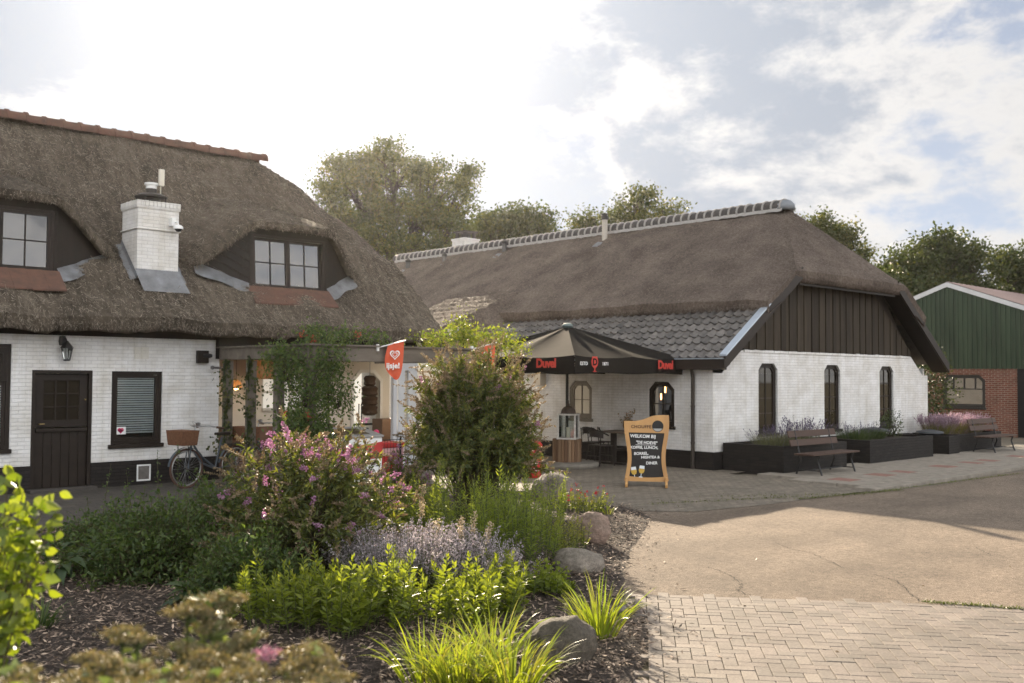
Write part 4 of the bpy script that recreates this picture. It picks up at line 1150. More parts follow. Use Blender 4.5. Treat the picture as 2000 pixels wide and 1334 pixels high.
    z.build('verge_trim', plain('zinc_trim', (.50, .56, .63), (.42, .47, .53), .4, 4, .5, metal=.5), t)
    g = MB(); g.box(17.56, 17.64, YV - .04, 20.4, 2.17, 2.40); g.build('gutter_board', M_DARK, t, bevel=.006)
    g = MB(); g.box(17.545, 17.70, YV + .02, 20.4, 2.40, 2.418); g.build('gutter_edge', MATS['zinc_trim'], t)
    g = MB(); g.add([(17.64, YV, 2.19), (17.64, 20.4, 2.19), (17.84, 20.4, 2.3), (17.84, YV, 2.3)], [(0, 1, 2, 3)]); g.build('eave_soffit', M_DARKER, t)
    d = MB(); d.tube([(17.70, 13.16, 2.25), (17.74, 13.16, 2.12), (17.77, 13.16, 2.0), (17.77, 13.16, .0)], .042, 10)
    for zz in (.55, 1.35): d.lathe([(.05, zz), (.05, zz + .03)], (17.77, 13.16, 0), 12)
    d.build('downpipe', plain('brown_pipe', (.05, .04, .032), (.04, .032, .026), .4, 5), t, smooth=False)
    # ---------------- pantile strip: every tile modelled
    tl = MB(); px_, pz_ = 17.66, 2.42; ex, ez = 19.5, 3.70
    L_ = math.hypot(ex - px_, ez - pz_); dirx, dirz = (ex - px_) / L_, (ez - pz_) / L_; nx, nz = -dirz, dirx
    rows, pit = 8, .235; rp = L_ / rows
    ncol = int((20.9 - YV) / pit); prof = np.linspace(0, 1, 8)
    sh = np.where(prof < .62, .012 * np.sin(prof / .62 * math.pi) * -1, .048 * np.sin((prof - .62) / .38 * math.pi))
    for r in range(rows):
        for c in range(ncol):
            y = YV + .02 + c * pit + prof * (pit + .012)
            j = rng.normal(0, .003); jj = rng.normal(0, .005)
            P = []
            for k, (a, h) in enumerate(((r * rp - .035 + jj, .012), (r * rp - .035 + jj, .056), ((r + 1) * rp + .02, .012))):
                P.append(np.stack([px_ + dirx * a + nx * (h + sh + j), y, pz_ + dirz * a + nz * (h + sh + j)], 1))
            tl.grid(np.array(P)); tl.rn[-1][:] = rng.uniform(.05, 1)
    m, nt, N, L, P = newmat('grey_pantile')
    a_ = N.new('ShaderNodeAttribute'); a_.attribute_name = 'rnd'; rr = N.new('ShaderNodeValToRGB'); L.new(a_.outputs['Fac'], rr.inputs[0])
    rr.color_ramp.elements[0].color = (.075, .070, .066, 1); rr.color_ramp.elements[1].color = (.165, .152, .142, 1)
    tc = N.new('ShaderNodeTexCoord'); f, c = noise_col(nt, tc.outputs['Object'], 9, (.6, .6, .58), (1.1, 1.08, 1.05), detail=7)
    L.new(mixrgb(nt, 1, rr.outputs[0], c, 'MULTIPLY'), P.inputs['Base Color']); P.inputs['Roughness'].default_value = .55
    L.new(bump(nt, f, .004), P.inputs['Normal'])
    ub = MB(); ub.add([(px_, YV, pz_ - .02), (px_, 21, pz_ - .02), (ex, 21, ez - .02), (ex, YV, ez - .02)], [(0, 1, 2, 3)]); 
    tiles = tl.build('pantile_strip', m, t, clean=False, sharp=True)
    ub.build('batten_board', M_DARKER, tiles)
    tl2 = MB(); tl2.add([(2 * XC - px_, YV, pz_), (2 * XC - px_, YBk, pz_), (2 * XC - ex, YBk, ez), (2 * XC - ex, YV, ez)], [(0, 1, 2, 3)]); tl2.build('rear_pantiles', m, t)
    # ---------------- thatch
    XE, ZE = 19.12, 3.80
    YH0, YH1, YE = 12.14, 14.15, 31.2      # hip eave, ridge front end, ridge far end
    ZH = 4.60; xh = XE + (XC - XE) * (ZH - ZE) / (ZR - ZE)
    def sag(q): return .0 * q
    def yf(z): return np.where(z < ZH, YH0, YH0 + (z - ZH) / (ZR - ZH) * (YH1 - YH0))
    rf = MB()
    T = np.linspace(0, 1, 46); S = np.concatenate([np.linspace(0, .06, 16), np.linspace(.065, 1, 80)])
    def left(s_, t_):
        z = ZE + (ZR - ZE) * t_; x = XE + (XC - XE) * t_
        y0 = yf(z); y1 = np.where(z < ZH, YE + 2, YE + 2 - (z - ZH) / (ZR - ZH) * 2)
        y = y0 + (y1 - y0) * s_
        b = sag(t_) + .02 * np.sin(y * 1.3 + t_ * 4) + .014 * np.sin(y * 3.7 - t_ * 11)
        b = b - .10 * np.exp(-(s_ * 60) ** 2)
        return np.stack([x - .57 * b, y, z + .82 * b], -1)
    SS, TT = np.meshgrid(S, T, indexing='ij'); G = left(SS, TT); G += rng.normal(0, .005, G.shape); rf.grid(G)
    Gm = G.copy(); Gm[..., 0] = 2 * XC - Gm[..., 0]; rf.grid(Gm)
    for g, sg in ((G, 1), (Gm, -1)):      # eave lips
        e0 = g[:, 0]; rf.grid(np.stack([e0, e0 + np.array([.02 * sg, 0, -.12]), e0 + np.array([.10 * sg, 0, -.27]), e0 + np.array([.6 * sg, 0, -.0])], 1))
        low = T <= (ZH - ZE) / (ZR - ZE) + .03
        v0 = g[0][low]; rf.grid(np.stack([v0, v0 + np.array([.02 * sg, .03, -.14]), v0 + np.array([.05 * sg, .10, -.28]), v0 + np.array([.1 * sg, .55, -.26])], 1))
    # front hip
    hs = np.linspace(0, 1, 40); ht = np.linspace(0, 1, 26)
    A = G[0][T >= (ZH - ZE) / (ZR - ZE) - .001]
    idx = np.linspace(0, len(A) - 1, 26); ia = np.minimum(idx.astype(int), len(A) - 2); A = A[ia] + (A[ia + 1] - A[ia]) * (idx - ia)[:, None]
    B = A.copy(); B[:, 0] = 2 * XC - B[:, 0]
    H = A[None] + (B - A)[None] * hs[:, None, None]
    bul = .10 * np.sin(np.pi * hs)[:, None] * np.sin(np.pi * np.clip(ht, .0, 1))[None] + .05 * (1 - np.exp(-np.minimum(hs, 1 - hs) * 14))[:, None]
    H[..., 1] -= bul * .7; H[..., 2] += bul * .5; H += rng.normal(0, .005, H.shape)
    rf.grid(H)
    e0 = H[:, 0]; rf.grid(np.stack([e0, e0 + np.array([0, .02, -.12]), e0 + np.array([0, .09, -.27]), e0 + np.array([0, .5, -.1])], 1))
    # far hip
    Bk = G[-1]; Bk2 = Bk.copy(); Bk2[:, 0] = 2 * XC - Bk2[:, 0]; rf.grid(np.stack([Bk, Bk2], 1))
    n = 42000; s_ = rng.random(n) ** 1.5 * .95; t_ = rng.random(n); P = left(s_, t_)
    sl = unit(np.array([XC - XE, 0, ZR - ZE])); nr = np.array([-sl[2], 0, sl[0]])
    straw(rf, P, np.broadcast_to(nr, (n, 3)), np.broadcast_to(-sl, (n, 3)), n, (.02, .07), .0035, .4, rng, .9)
    n = 9000; a = rng.random(n) * 38.9; b = rng.random(n) * 24.9; ai, bi = a.astype(int), b.astype(int); p = H[ai, bi] + (H[ai + 1, bi] - H[ai, bi]) * (a - ai)[:, None] + (H[ai, bi + 1] - H[ai, bi]) * (b - bi)[:, None]
    hn = unit(np.array([0, -(ZR - ZH), (YH1 - YH0)])); hd = unit(np.array([0, -(YH1 - YH0), -(ZR - ZH)]))
    straw(rf, p, np.broadcast_to(hn, (n, 3)), np.broadcast_to(hd, (n, 3)), n, (.02, .07), .0035, .4, rng, .9)
    n = 7000; s_ = rng.random(n) ** 1.5 * .9; P = left(s_, np.zeros(n)); P[:, 2] -= rng.uniform(0, .25, n); P[:, 0] += .03
    straw(rf, P, np.broadcast_to(np.array([-1., 0, 0]), (n, 3)), np.broadcast_to(np.array([-.6, 0, -.8]), (n, 3)), n, (.02, .05), .004, .5, rng, .8)
    roof = rf.build('roof', thatch('new_reed', (.105, .083, .070), (.195, .160, .136), (.36, .30, .25), 16, ''), t, clean=False)
    # ---------------- thatched wing over the side entrance (flatter, catches the sun)
    wg = MB()
    xs = np.linspace(16.9, 20.6, 60); ys = np.linspace(20.0, 25.6, 90)
    X, Y = np.meshgrid(xs, ys, indexing='ij')
    D = 4.62 + .40 * (X - 20.3)
    sideA = D - np.maximum(0, 21.25 - Y + .0) * 1.35 ; sideB = D - np.maximum(0, Y - 24.3) * 1.2
    k = 22.0; Zw = -np.log(np.exp(-k * sideA) + np.exp(-k * sideB)) / k
    Zw += .02 * np.sin(X * 14 + Y * .8) * np.clip((D - 3) / 1, 0, 1) + rng.normal(0, .008, Zw.shape)
    Gw = np.stack([X, Y, Zw], -1); wg.grid(Gw)
    e0 = Gw[0]; wg.grid(np.stack([e0, e0 + np.array([.02, 0, -.15]), e0 + np.array([.1, 0, -.3]), e0 + np.array([.8, 0, -.1])], 1))
    e0 = Gw[:, 0]; wg.grid(np.stack([e0, e0 + np.array([0, .05, -.3]), e0 + np.array([0, .6, -.3])], 1))
    n = 14000; a = rng.random(n) * 58.9; b = rng.random(n) * 88.9; ai, bi = a.astype(int), b.astype(int)
    straw(wg, Gw[ai, bi], np.broadcast_to(unit(np.array([-.4, 0, 1.])), (n, 3)), np.broadcast_to(unit(np.array([-1, 0, -.4])), (n, 3)), n, (.03, .09), .005, .35, rng, .9)
    wg.build('wing_thatch', roof.data.materials[0], roof, clean=False)
    wgw = MB(); wgw.box(17.3, 17.84, 21.0, 24.6, -.05, 3.3); wgw.build('wing_wall', M_WHITE, t)
    # ---------------- ridge: dark half rounds bedded in white mortar
    rd = MB(); mo = MB(); y = YH1 - .02; th = np.linspace(-.3, math.pi + .3, 11); pit = .27
    def arc(yy, r, zz=0): return np.stack([XC + r * 1.1 * np.cos(th), np.full(11, yy), ZR - .06 + zz + r * np.sin(th)], 1)
    while y < YE:
        j = rng.normal(0, .006)
        rd.grid(np.stack([arc(y + .03, .03, .1), arc(y + .03, .225, j), arc(y + pit, .215, j)], 0))
        mo.grid(np.stack([arc(y - .012, .17), arc(y - .012, .246, j), arc(y + .035, .246, j), arc(y + .035, .17)], 0))
        y += pit
    for sg in (-1, 1):
        q = np.linspace(YH1 - .1, YE, 120); w_ = .012 * np.sin(q * 23) + .008 * np.sin(q * 57)
        mo.grid(np.stack([np.stack([XC + sg * (.22 + 0 * q), q, ZR - .075 + 0 * q], 1), np.stack([XC + sg * (.28 + w_ * .5), q, ZR - .125 + w_], 1), np.stack([XC + sg * (.31 + 0 * q), q, ZR - .19 + w_], 1)], 1))
    ridge = rd.build('ridge_tile', plain('dark_ridge_tile', (.075, .068, .062), (.045, .04, .036), .6, 9, .4), roof)
    mo.build('mortar_bedding', plain('pale_mortar', (.36, .345, .32), (.27, .255, .24), .9, 12, .1), ridge)
    cp = MB(); cp.lathe([(.0, 0), (.15, 0), (.245, -.10), (.27, -.25)], (XC, YH1 - .02, ZR + .13), 16); cp.build('ridge_end_cap', plain('lead_cap', (.20, .22, .24), (.15, .165, .18), .5, 5, .5), roof, smooth=True)
    # ---------------- pipes and chimney
    def onroof(px, py):
        d = ray(px, py); a, b = (ZR - ZE) / (XC - XE), ZE - (ZR - ZE) / (XC - XE) * XE - .06
        tt = (a * 0 + b - CH) / (d[2] - a * d[0]); return np.array([0, 0, CH]) + d * tt
    def pipe(px, py, h, r, mat, cap, lead=True):
        p = onroof(px, py); q = MB()
        q.lathe([(r, -.3), (r, h - .12)], p, 14)
        pp = q.build('vent_pipe', mat, roof)
        q = MB()
        if cap == 'cone': q.lathe([(r * 1.25, h - .14), (r * 1.3, h - .06), (.0, h + .04)], p, 14)
        else: q.lathe([(r * 1.3, h - .14), (r * 1.3, h - .03), (r * .9, h - .03), (r * .9, h)], p, 14); q.lathe([(r * 1.15, h), (r * 1.2, h + .05), (0, h + .06)], p, 14)
        q.build('cowl', plain('dark_cowl', (.06, .055, .05), (.045, .04, .037), .5, 6), pp)
        if lead:
            q = MB(); a = p + np.array([-.42, -.12, -.24])
            q.add([a, a + np.array([.2, .0, .16]), a + np.array([.28, .3, .20]), a + np.array([.02, .3, .03])], [(0, 1, 2, 3)]); q.build('lead_slate', M_ZINC, pp)
    beige = plain('beige_flue', (.47, .43, .37), (.40, .36, .31), .5, 4); grey = plain('grey_flue', (.13, .125, .12), (.09, .086, .08), .5, 6)
    pipe(1181, 470, .78, .085, beige, 'double'); pipe(985, 492, .42, .075, grey, 'cone'); pipe(868, 513, .36, .075, grey, 'cone'); pipe(797, 524, .36, .085, grey, 'cone')
    cpos = at(907, 480, X=XC + .9)
    c = MB(); c.box(cpos[0] - .3, cpos[0] + .42, cpos[1] - .36, cpos[1] + .36, 5.6, 7.12); c.box(cpos[0] - .33, cpos[0] + .45, cpos[1] - .39, cpos[1] + .39, 7.12, 7.19)
    ch = c.build('chimney', M_WHITE, t)
    c = MB(); cx_, cy_ = cpos[0] + .06, cpos[1]
    for sx in (-.22, .22):
        for sy in (-.22, .22): c.box(cx_ + sx - .05, cx_ + sx + .05, cy_ + sy - .05, cy_ + sy + .05, 7.19, 7.42)
    c.lathe([(.2, 7.19), (.2, 7.36), (0, 7.36)], (cx_, cy_, 0), 14); c.box(cx_ - .34, cx_ + .34, cy_ - .34, cy_ + .34, 7.42, 7.47); c.build('chimney_cap', MATS['dark_cowl'], ch)
    return t
BARN = barn()

# ================================================================== GREEN SHED
def shed():
    XF = 37.0; mp = mpX(XF)
    ya, za = 15.75, 5.50
    sl, sr = (5.50 - 5.01) / (17.08 - 15.75), (5.50 - 4.49) / (15.75 - 13.05)
    s = (sl + sr) / 2; half = 5.2; ze = za - half * s
    t = thing('green_shed', 'shed with green corrugated gable over red brick and a white verge', 'shed', (XF, ya, 0))
    g = MB(); n = 62; w = 2 * half / n
    top = lambda y: za - abs(y - ya) * s - .02
    for i in range(n):
        y = ya - half + i * w
        for (a, b, d) in ((0, .62, .0), (.62, 1, .035)):
            y0, y1 = y + a * w, y + b * w
            g.prism([(y0, 2.38), (y1, 2.38), (y1, top(y1)), (y0, top(y0))], -.03, d, mp); g.rn[-1][:] = .5 + .4 * math.sin(i * .7) * math.cos(i * 2.3)
    g.build('gable_cladding', varied('green_sheet', (.030, .050, .030), (.044, .068, .040), .45, 2.2, (1, 1.4, .18), .001, .35), t)
    b = MB(); wall(b, mp, 13.30, 20.9, -.1, 2.4, [(14.41, 15.95, .97, 2.16, .2)], .2); b.build('brick_wall', brick('red_brick', (.20, .075, .05), (.15, .058, .042), (.30, .25, .20), bw=.22, bh=.07, ms=.010), t)
    b = MB(); n = 13
    for i in range(n): b.prism(rect(14.3 + i * .135, 14.3 + i * .135 + .125, 2.17, 2.37), 0, .012, mp)
    b.build('soldier_course', MATS['red_brick'], t)
    wp = win(t, 'window', mp, cham(14.41, 15.95, .97, 2.16, .2), 1, 1, 1, .07, -.10, (14.38, 15.98, .97, .04), mat=M_BLACKIRON)
    k = MB()
    for u in (14.78, 15.18, 15.57): k.prism(rect(u - .02, u + .02, 1.66, 2.08), -.06, -.03, mp)
    k.prism(rect(14.5, 15.86, 1.62, 1.66), -.06, -.03, mp); k.build('glazing_bar', M_BLACKIRON, wp)
    v = MB()
    for sg in (-1, 1):
        v.prism([(ya, za - .05), (ya, za + .12), (ya + sg * (half + .3), za + .12 - (half + .3) * s), (ya + sg * (half + .3), za - .05 - (half + .3) * s)], -.05, .06, mp)
    v.build('verge_board', plain('white_verge', (.60, .61, .62), (.52, .53, .54), .5, 3), t)
    r = MB()
    for sg in (-1, 1):
        m = 90; yy = np.linspace(0, half + .35, m); wv = .03 * np.sin(np.linspace(0, 40, 120) * 6.28)
        xs = np.linspace(XF - .05, XF + 18, 120)
        P = np.stack([np.broadcast_to(xs[:, None], (120, 8)), ya + sg * np.broadcast_to(np.linspace(0, half + .35, 8)[None], (120, 8)), za + .14 - s * np.broadcast_to(np.linspace(0, half + .35, 8)[None], (120, 8)) + wv[:, None]], -1)
        r.grid(P)
    r.build('roof', plain('faded_red_sheet', (.24, .17, .155), (.19, .135, .12), .7, 3), t)
    d = MB(); d.box(XF - .02, XF + .02, 10.5, 13.3, -.1, 2.38); d.build('dark_doorway', plain('doorway_shadow', (.012, .012, .012)), t)  # flat dark panel: the shade of the opening is put into its colour
    sw = MB(); sw.box(XF + .1, XF + 18, ya - half, ya - half + .1, -.1, ze + .1); sw.box(XF + .1, XF + 18, ya + half - .1, ya + half, -.1, ze + .1); sw.build('side_wall', MATS['green_sheet'], t)
    return t
shed()
# ================================================================== TREES
M_BARK = plain('tree_bark', (.075, .06, .045), (.04, .032, .024), .9, 12, .2, bmp=.02)
M_OAK = leafmat('oak_leaf', (.022, .031, .010), (.042, .051, .014), (.085, .080, .022), .36, (1.5, 1.45, .5))
M_DKTREE = leafmat('dark_tree_leaf', (.017, .026, .008), (.029, .040, .011), (.056, .060, .014), .38, (1.5, 1.45, .5))
def tree(label, base, lobes, zc0, trunk, seed, nclump=170, per=95, clump=.55, leaf=.17, mat=None, cat='tree', gap=.0):
    """lobes: (dx, dy, z, rx, rz) ellipsoids that hold the leaf clumps"""
    rng = np.random.default_rng(seed)
    t = thing('deciduous_tree', label, cat, tuple(base), group='trees behind the roofs')
    b = np.array(base, float); tk = MB()
    top = b + np.array([rng.normal(0, .3), rng.normal(0, .3), zc0])
    tk.tube([b + np.array([0, 0, -.3]), b + np.array([.05, 0, zc0 * .4]), top], [trunk * 1.25, trunk, trunk * .8], 9)
    cr = MB()
    vol = np.array([l[3] ** 2 * l[4] for l in lobes]); vol = vol / vol.sum()
    A, B_, ra, rb = [], [], [], []
    for li, (dx, dy, z, rx, rz) in enumerate(lobes):
        c = b + np.array([dx, dy, z])
        mid = top + (c - top) * .5 + rng.normal(0, .25, 3)
        tk.tube([top - np.array([0, 0, .6]), mid, c], [trunk * .55, trunk * .33, trunk * .14], 6)
        k = max(6, int(nclump * vol[li]))
        d = unit(rng.normal(size=(k, 3))); rr = rng.random(k) ** .42
        cl = c + d * rr[:, None] * np.array([rx, rx, rz])
        st = mid + (c - mid) * rng.uniform(.1, 1, (k, 1))
        A.append(st); B_.append(cl); ra.append(np.full(k, trunk * .12)); rb.append(np.full(k, .012))
        per_k = rng.integers(int(per * .5), int(per * 1.4), k)
        P = np.repeat(cl, per_k, 0) + rng.normal(size=(per_k.sum(), 3)) * clump * np.array([.55, .55, .40])
        tone = np.repeat(np.clip(rng.normal(.45, .22, k), 0, 1), per_k)
        D = rng.normal(size=P.shape) + np.array([0, 0, -.25])
        leaves(cr, P, D, rng.uniform(.7, 1.3, len(P)) * leaf, rng.uniform(.5, .8, len(P)) * leaf, up=.35, rng=rng, rnd=np.clip(tone + rng.normal(0, .18, len(P)), 0, 1))
    bm = MB(); A, B_ = np.vstack(A), np.vstack(B_); M_ = (A + B_) / 2 + rng.normal(0, .15, A.shape)
    ra, rb = np.concatenate(ra), np.concatenate(rb)
    sticks(tk, A, M_, ra, (ra + rb) / 2, rng); sticks(tk, M_, B_, (ra + rb) / 2, rb, rng)
    tk.build('trunk', M_BARK, t, clean=False)
    cr.build('crown', mat or M_OAK, t, clean=False)
    return t
def lob(px, py, D, rpx, rz=None):
    """crown lobe from its measured position and size at distance D, relative to a base"""
    p = at(px, py, D=D); return p, rpx / CF * D, (rz or rpx) / CF * D
def treeat(label, bx, D, spec, seed, **k):
    base = at(bx, 735, D=D); base[2] = 0
    L = []
    for px, py, r, rz in spec:
        p, a, c = lob(px, py, D + k.get('dd', 0), r, rz); L.append((p[0] - base[0], p[1] - base[1], p[2], a, c))
    k.pop('dd', None)
    k['clump'] = k.get('clump', .55) * 1.6; k['leaf'] = k.get('leaf', .17) * 1.45; k['trunk'] = k.get('trunk', .35) * 1.6
    return tree(label, base, L, k.pop('zc', 3.5), k.pop('trunk', .35), seed, **k)
treeat('broad tall oak behind the farmhouse hip with sky showing through its crown', 770, 68,
       [(690, 350, 70, 55), (770, 330, 75, 50), (850, 350, 70, 45), (645, 390, 45, 55), (895, 400, 45, 45), (720, 420, 75, 45), (810, 420, 75, 45), (660, 455, 55, 35), (880, 450, 55, 35), (760, 480, 85, 45), (840, 490, 70, 40), (720, 310, 35, 20), (910, 340, 18, 20)], 31, nclump=260, per=150, clump=.46, leaf=.155, trunk=.4, zc=4)
treeat('round smaller oak above the white chimney of the barn', 1000, 78, [(970, 440, 48, 32), (1035, 440, 42, 30), (1000, 425, 35, 22), (945, 470, 40, 28), (1060, 455, 22, 18)], 32, nclump=120, per=90, clump=.6, leaf=.2, mat=M_DKTREE)
treeat('loose branching tree above the middle of the barn ridge', 1230, 84, [(1160, 425, 50, 20), (1240, 400, 50, 28), (1295, 410, 35, 15), (1200, 440, 80, 20), (1260, 430, 70, 25), (1245, 378, 25, 10)], 33, nclump=95, per=60, clump=.55, leaf=.2)
treeat('tree rising behind the hipped end of the barn', 1620, 84, [(1590, 440, 40, 22), (1640, 465, 42, 28), (1670, 500, 35, 25), (1605, 470, 45, 30)], 34, nclump=90, per=70, clump=.55, leaf=.2)
treeat('dense dark tree behind the peak of the green shed', 1840, 92, [(1790, 520, 65, 45), (1850, 500, 70, 45), (1905, 530, 50, 45), (1740, 540, 45, 30), (1830, 470, 40, 22), (1800, 570, 90, 40), (1900, 575, 60, 35)], 35, nclump=230, per=90, clump=.7, leaf=.24, mat=M_DKTREE)
treeat('tree at the far end of the shed roof', 1985, 94, [(1965, 520, 40, 40), (2010, 540, 55, 60), (1985, 570, 50, 40), (2060, 520, 60, 60)], 36, nclump=130, per=90, clump=.7, leaf=.24, mat=M_DKTREE)
treeat('low tree filling the gap between barn roof and shed', 1730, 88, [(1715, 555, 45, 30), (1760, 570, 40, 25), (1690, 560, 40, 25)], 37, nclump=80, per=80, clump=.6, leaf=.22, mat=M_DKTREE)
# ================================================================== THINGS AROUND THE YARD
M_GREYWOOD = plain('weathered_timber', (.185, .158, .128), (.105, .09, .072), .85, 6, .2, bmp=.006, vscale=(.25, 1, 1))
M_OAKWOOD = plain('varnished_oak', (.52, .29, .10), (.40, .21, .07), .4, 5, .5, vscale=(1, 1, .15))
M_CHALK = plain('chalk', (.80, .80, .78), (.70, .70, .68), .9, 30)
M_BLACKPLASTIC = plain('black_plastic', (.02, .02, .021), (.014, .014, .015), .4, 10)
M_RED = plain('red_paint', (.46, .030, .028), (.38, .025, .025), .4, 4)
M_ORANGE = plain('orange_red_cloth', (.62, .105, .045), (.54, .09, .04), .7, 5)

# ---- pergola
def pergola():
    X0, Y0 = 8.85, 14.42; zb, zt = 2.26, 2.50
    t = thing('pergola', 'weathered grey timber pergola in front of the farmhouse porch', 'pergola', (X0, Y0, 0))
    for y, z0 in ((Y0, 0), (15.45, 0), (16.45, 0), (17.35, 0)):
        b = MB(); b.box(X0 - .075, X0 + .075, y - .075, y + .075, -.05, zb); b.build('post', M_GREYWOOD, t, bevel=.01)
    b = MB(); b.box(12.35, 12.5, Y0 - .075, Y0 + .075, -.05, zb); b.build('post', M_GREYWOOD, t, bevel=.01)
    b = MB(); b.box(X0 - .02, 12.85, Y0 - .10, Y0 - .04, zb - .02, zt); b.build('beam', M_GREYWOOD, t, bevel=.008)
    b = MB(); b.box(X0 - .06, X0, Y0 - .035, 17.6, zb + .02, zt); b.build('beam', M_GREYWOOD, t, bevel=.008)
    b = MB(); b.box(X0 - .12, X0 + .10, Y0 - .16, 17.6, zt + .004, zt + .03); b.build('cap_board', M_GREYWOOD, t)
    b = MB(); b.box(X0 + .12, 12.9, Y0 - .16, Y0 + .05, zt + .004, zt + .03); b.build('cap_board', M_GREYWOOD, t)
    b = MB(); b.box(12.39, 12.45, Y0, 17.6, zb, zt - .02); b.build('beam', M_GREYWOOD, t)
    return X0, Y0
PX, PY = pergola()

def ivy_on(post_y, z0, z1, n, label, seed, spread=.11):
    rng = np.random.default_rng(seed); mb = MB()
    st = MB(); z = np.linspace(0, z1, 26)
    mb.tube(np.stack([PX - .09 + .04 * np.sin(z * 5), post_y - .09 + .05 * np.cos(z * 4), z], 1), .012, 5)
    zz = rng.uniform(z0, z1, n); sw = .6 + .5 * np.sin(zz * 6 + seed)
    P = np.stack([PX - .06 + rng.normal(0, spread, n) * sw, post_y - .07 + rng.normal(0, spread, n) * sw, zz], 1)
    D = rng.normal(size=(n, 3)) * .6 + np.array([-.4, -.4, -.8])
    leaves(mb, P, D, rng.uniform(.05, .09, n), rng.uniform(.045, .075, n), up=.3, rng=rng)
    return solo('ivy', mb, leafmat('ivy_leaf', (.018, .026, .010), (.035, .045, .014), (.07, .065, .02), .3), label, 'climbing ivy', (PX, post_y, 0), 'ivy on the pergola posts', clean=False)
ivy_on(17.35, .1, 2.3, 520, 'dark ivy climbing the pergola post next to the white wall', 41)
ivy_on(16.45, .6, 2.35, 420, 'thin trailing ivy around the second pergola post from the wall', 42, .13)

def vine(label, spots, n, seed, mat, flowers=0, flat=1.0, leaf=.075):
    rng = np.random.default_rng(seed); t_ = spots[0]
    t = thing('trumpet_vine', label, 'climber', (spots[0][0], spots[0][1], 0), group='climbers on the pergola')
    mb, sk, fl = MB(), MB(), MB(); w = np.array([s[3] ** 2 for s in spots]); w /= w.sum()
    for s, k in zip(spots, (w * n).astype(int)):
        c = np.array(s[:3]); sp = np.array([s[3], s[3], s[4]])
        m = max(4, k // 22); e = c + unit(rng.normal(size=(m, 3))) * rng.random((m, 1)) ** .45 * sp
        sticks(sk, np.repeat(np.array([[c[0], c[1], c[2] - s[4] * .6]]), m, 0), e, .006, .003, rng)
        P = np.repeat(e, 22, 0) + rng.normal(size=(m * 22, 3)) * .11
        D = rng.normal(size=P.shape) + np.array([0, 0, -.5])
        leaves(mb, P, D, rng.uniform(.6, 1.2, len(P)) * leaf, rng.uniform(.4, .55, len(P)) * leaf, up=.5, rng=rng)
        q = int(flowers * k / n)
        for _ in range(q):
            p = c + unit(rng.normal(size=3)) * sp * .95; p[1] -= .05
            dots(fl, p + rng.normal(size=(16, 3)) * .035, .022, rng); broad(fl, np.repeat(p[None], 5, 0), rng.normal(size=(5, 3)), .07, .03, rng=rng)
    base = np.array([spots[0][0], spots[0][1], -.02])
    sk.tube([base, base + [.05, .0, .8], np.array(spots[0][:3])], [.03, .022, .012], 6)
    sk.build('stem', M_BARK, t, clean=False); mb.build('foliage', mat, t, clean=False)
    if flowers: fl.build('flower', leafmat('coral_petal', (.42, .06, .035), (.5, .08, .045), (.55, .12, .06), .4, (1, .8, .7)), t, clean=False)
    return t
M_VINE = leafmat('vine_leaf', (.025, .045, .014), (.045, .07, .02), (.08, .10, .028), .42)
M_VINELIME = leafmat('young_vine_leaf', (.06, .085, .015), (.10, .12, .02), (.16, .15, .03), .5)
def pv(px, py, dy, r, h):
    p = at(px, py, Y=PY + dy); return (p[0], p[1], p[2], r, h)
vine('green trumpet vine with coral flowers around the pergola corner post', [pv(600, 760, .0, .45, .55), pv(560, 720, .3, .35, .35), pv(640, 720, 0, .35, .35), pv(590, 830, 0, .5, .35), pv(660, 770, .0, .3, .4), pv(545, 690, .4, .25, .12), pv(625, 690, 0, .35, .18), pv(610, 860, 0, .45, .3)], 9000, 43, M_VINE, 9)
vine('low vine sprawling on top of the pergola beam over the corner', [pv(640, 662, .1, .35, .09), pv(690, 660, .2, .3, .07), pv(615, 655, .3, .28, .10), pv(740, 668, .2, .25, .05)], 1500, 44, M_VINE, 5)
vine('yellow green young vine shoots above the end of the pergola beam', [pv(905, 655, .3, .42, .16), pv(865, 665, .3, .3, .12), pv(960, 662, .2, .4, .17), pv(1000, 678, .2, .30, .12), pv(905, 628, .4, .18, .10), pv(895, 645, .4, .2, .12), pv(830, 672, .4, .22, .06), pv(985, 660, .2, .2, .15)], 2600, 45, M_VINELIME, 0)

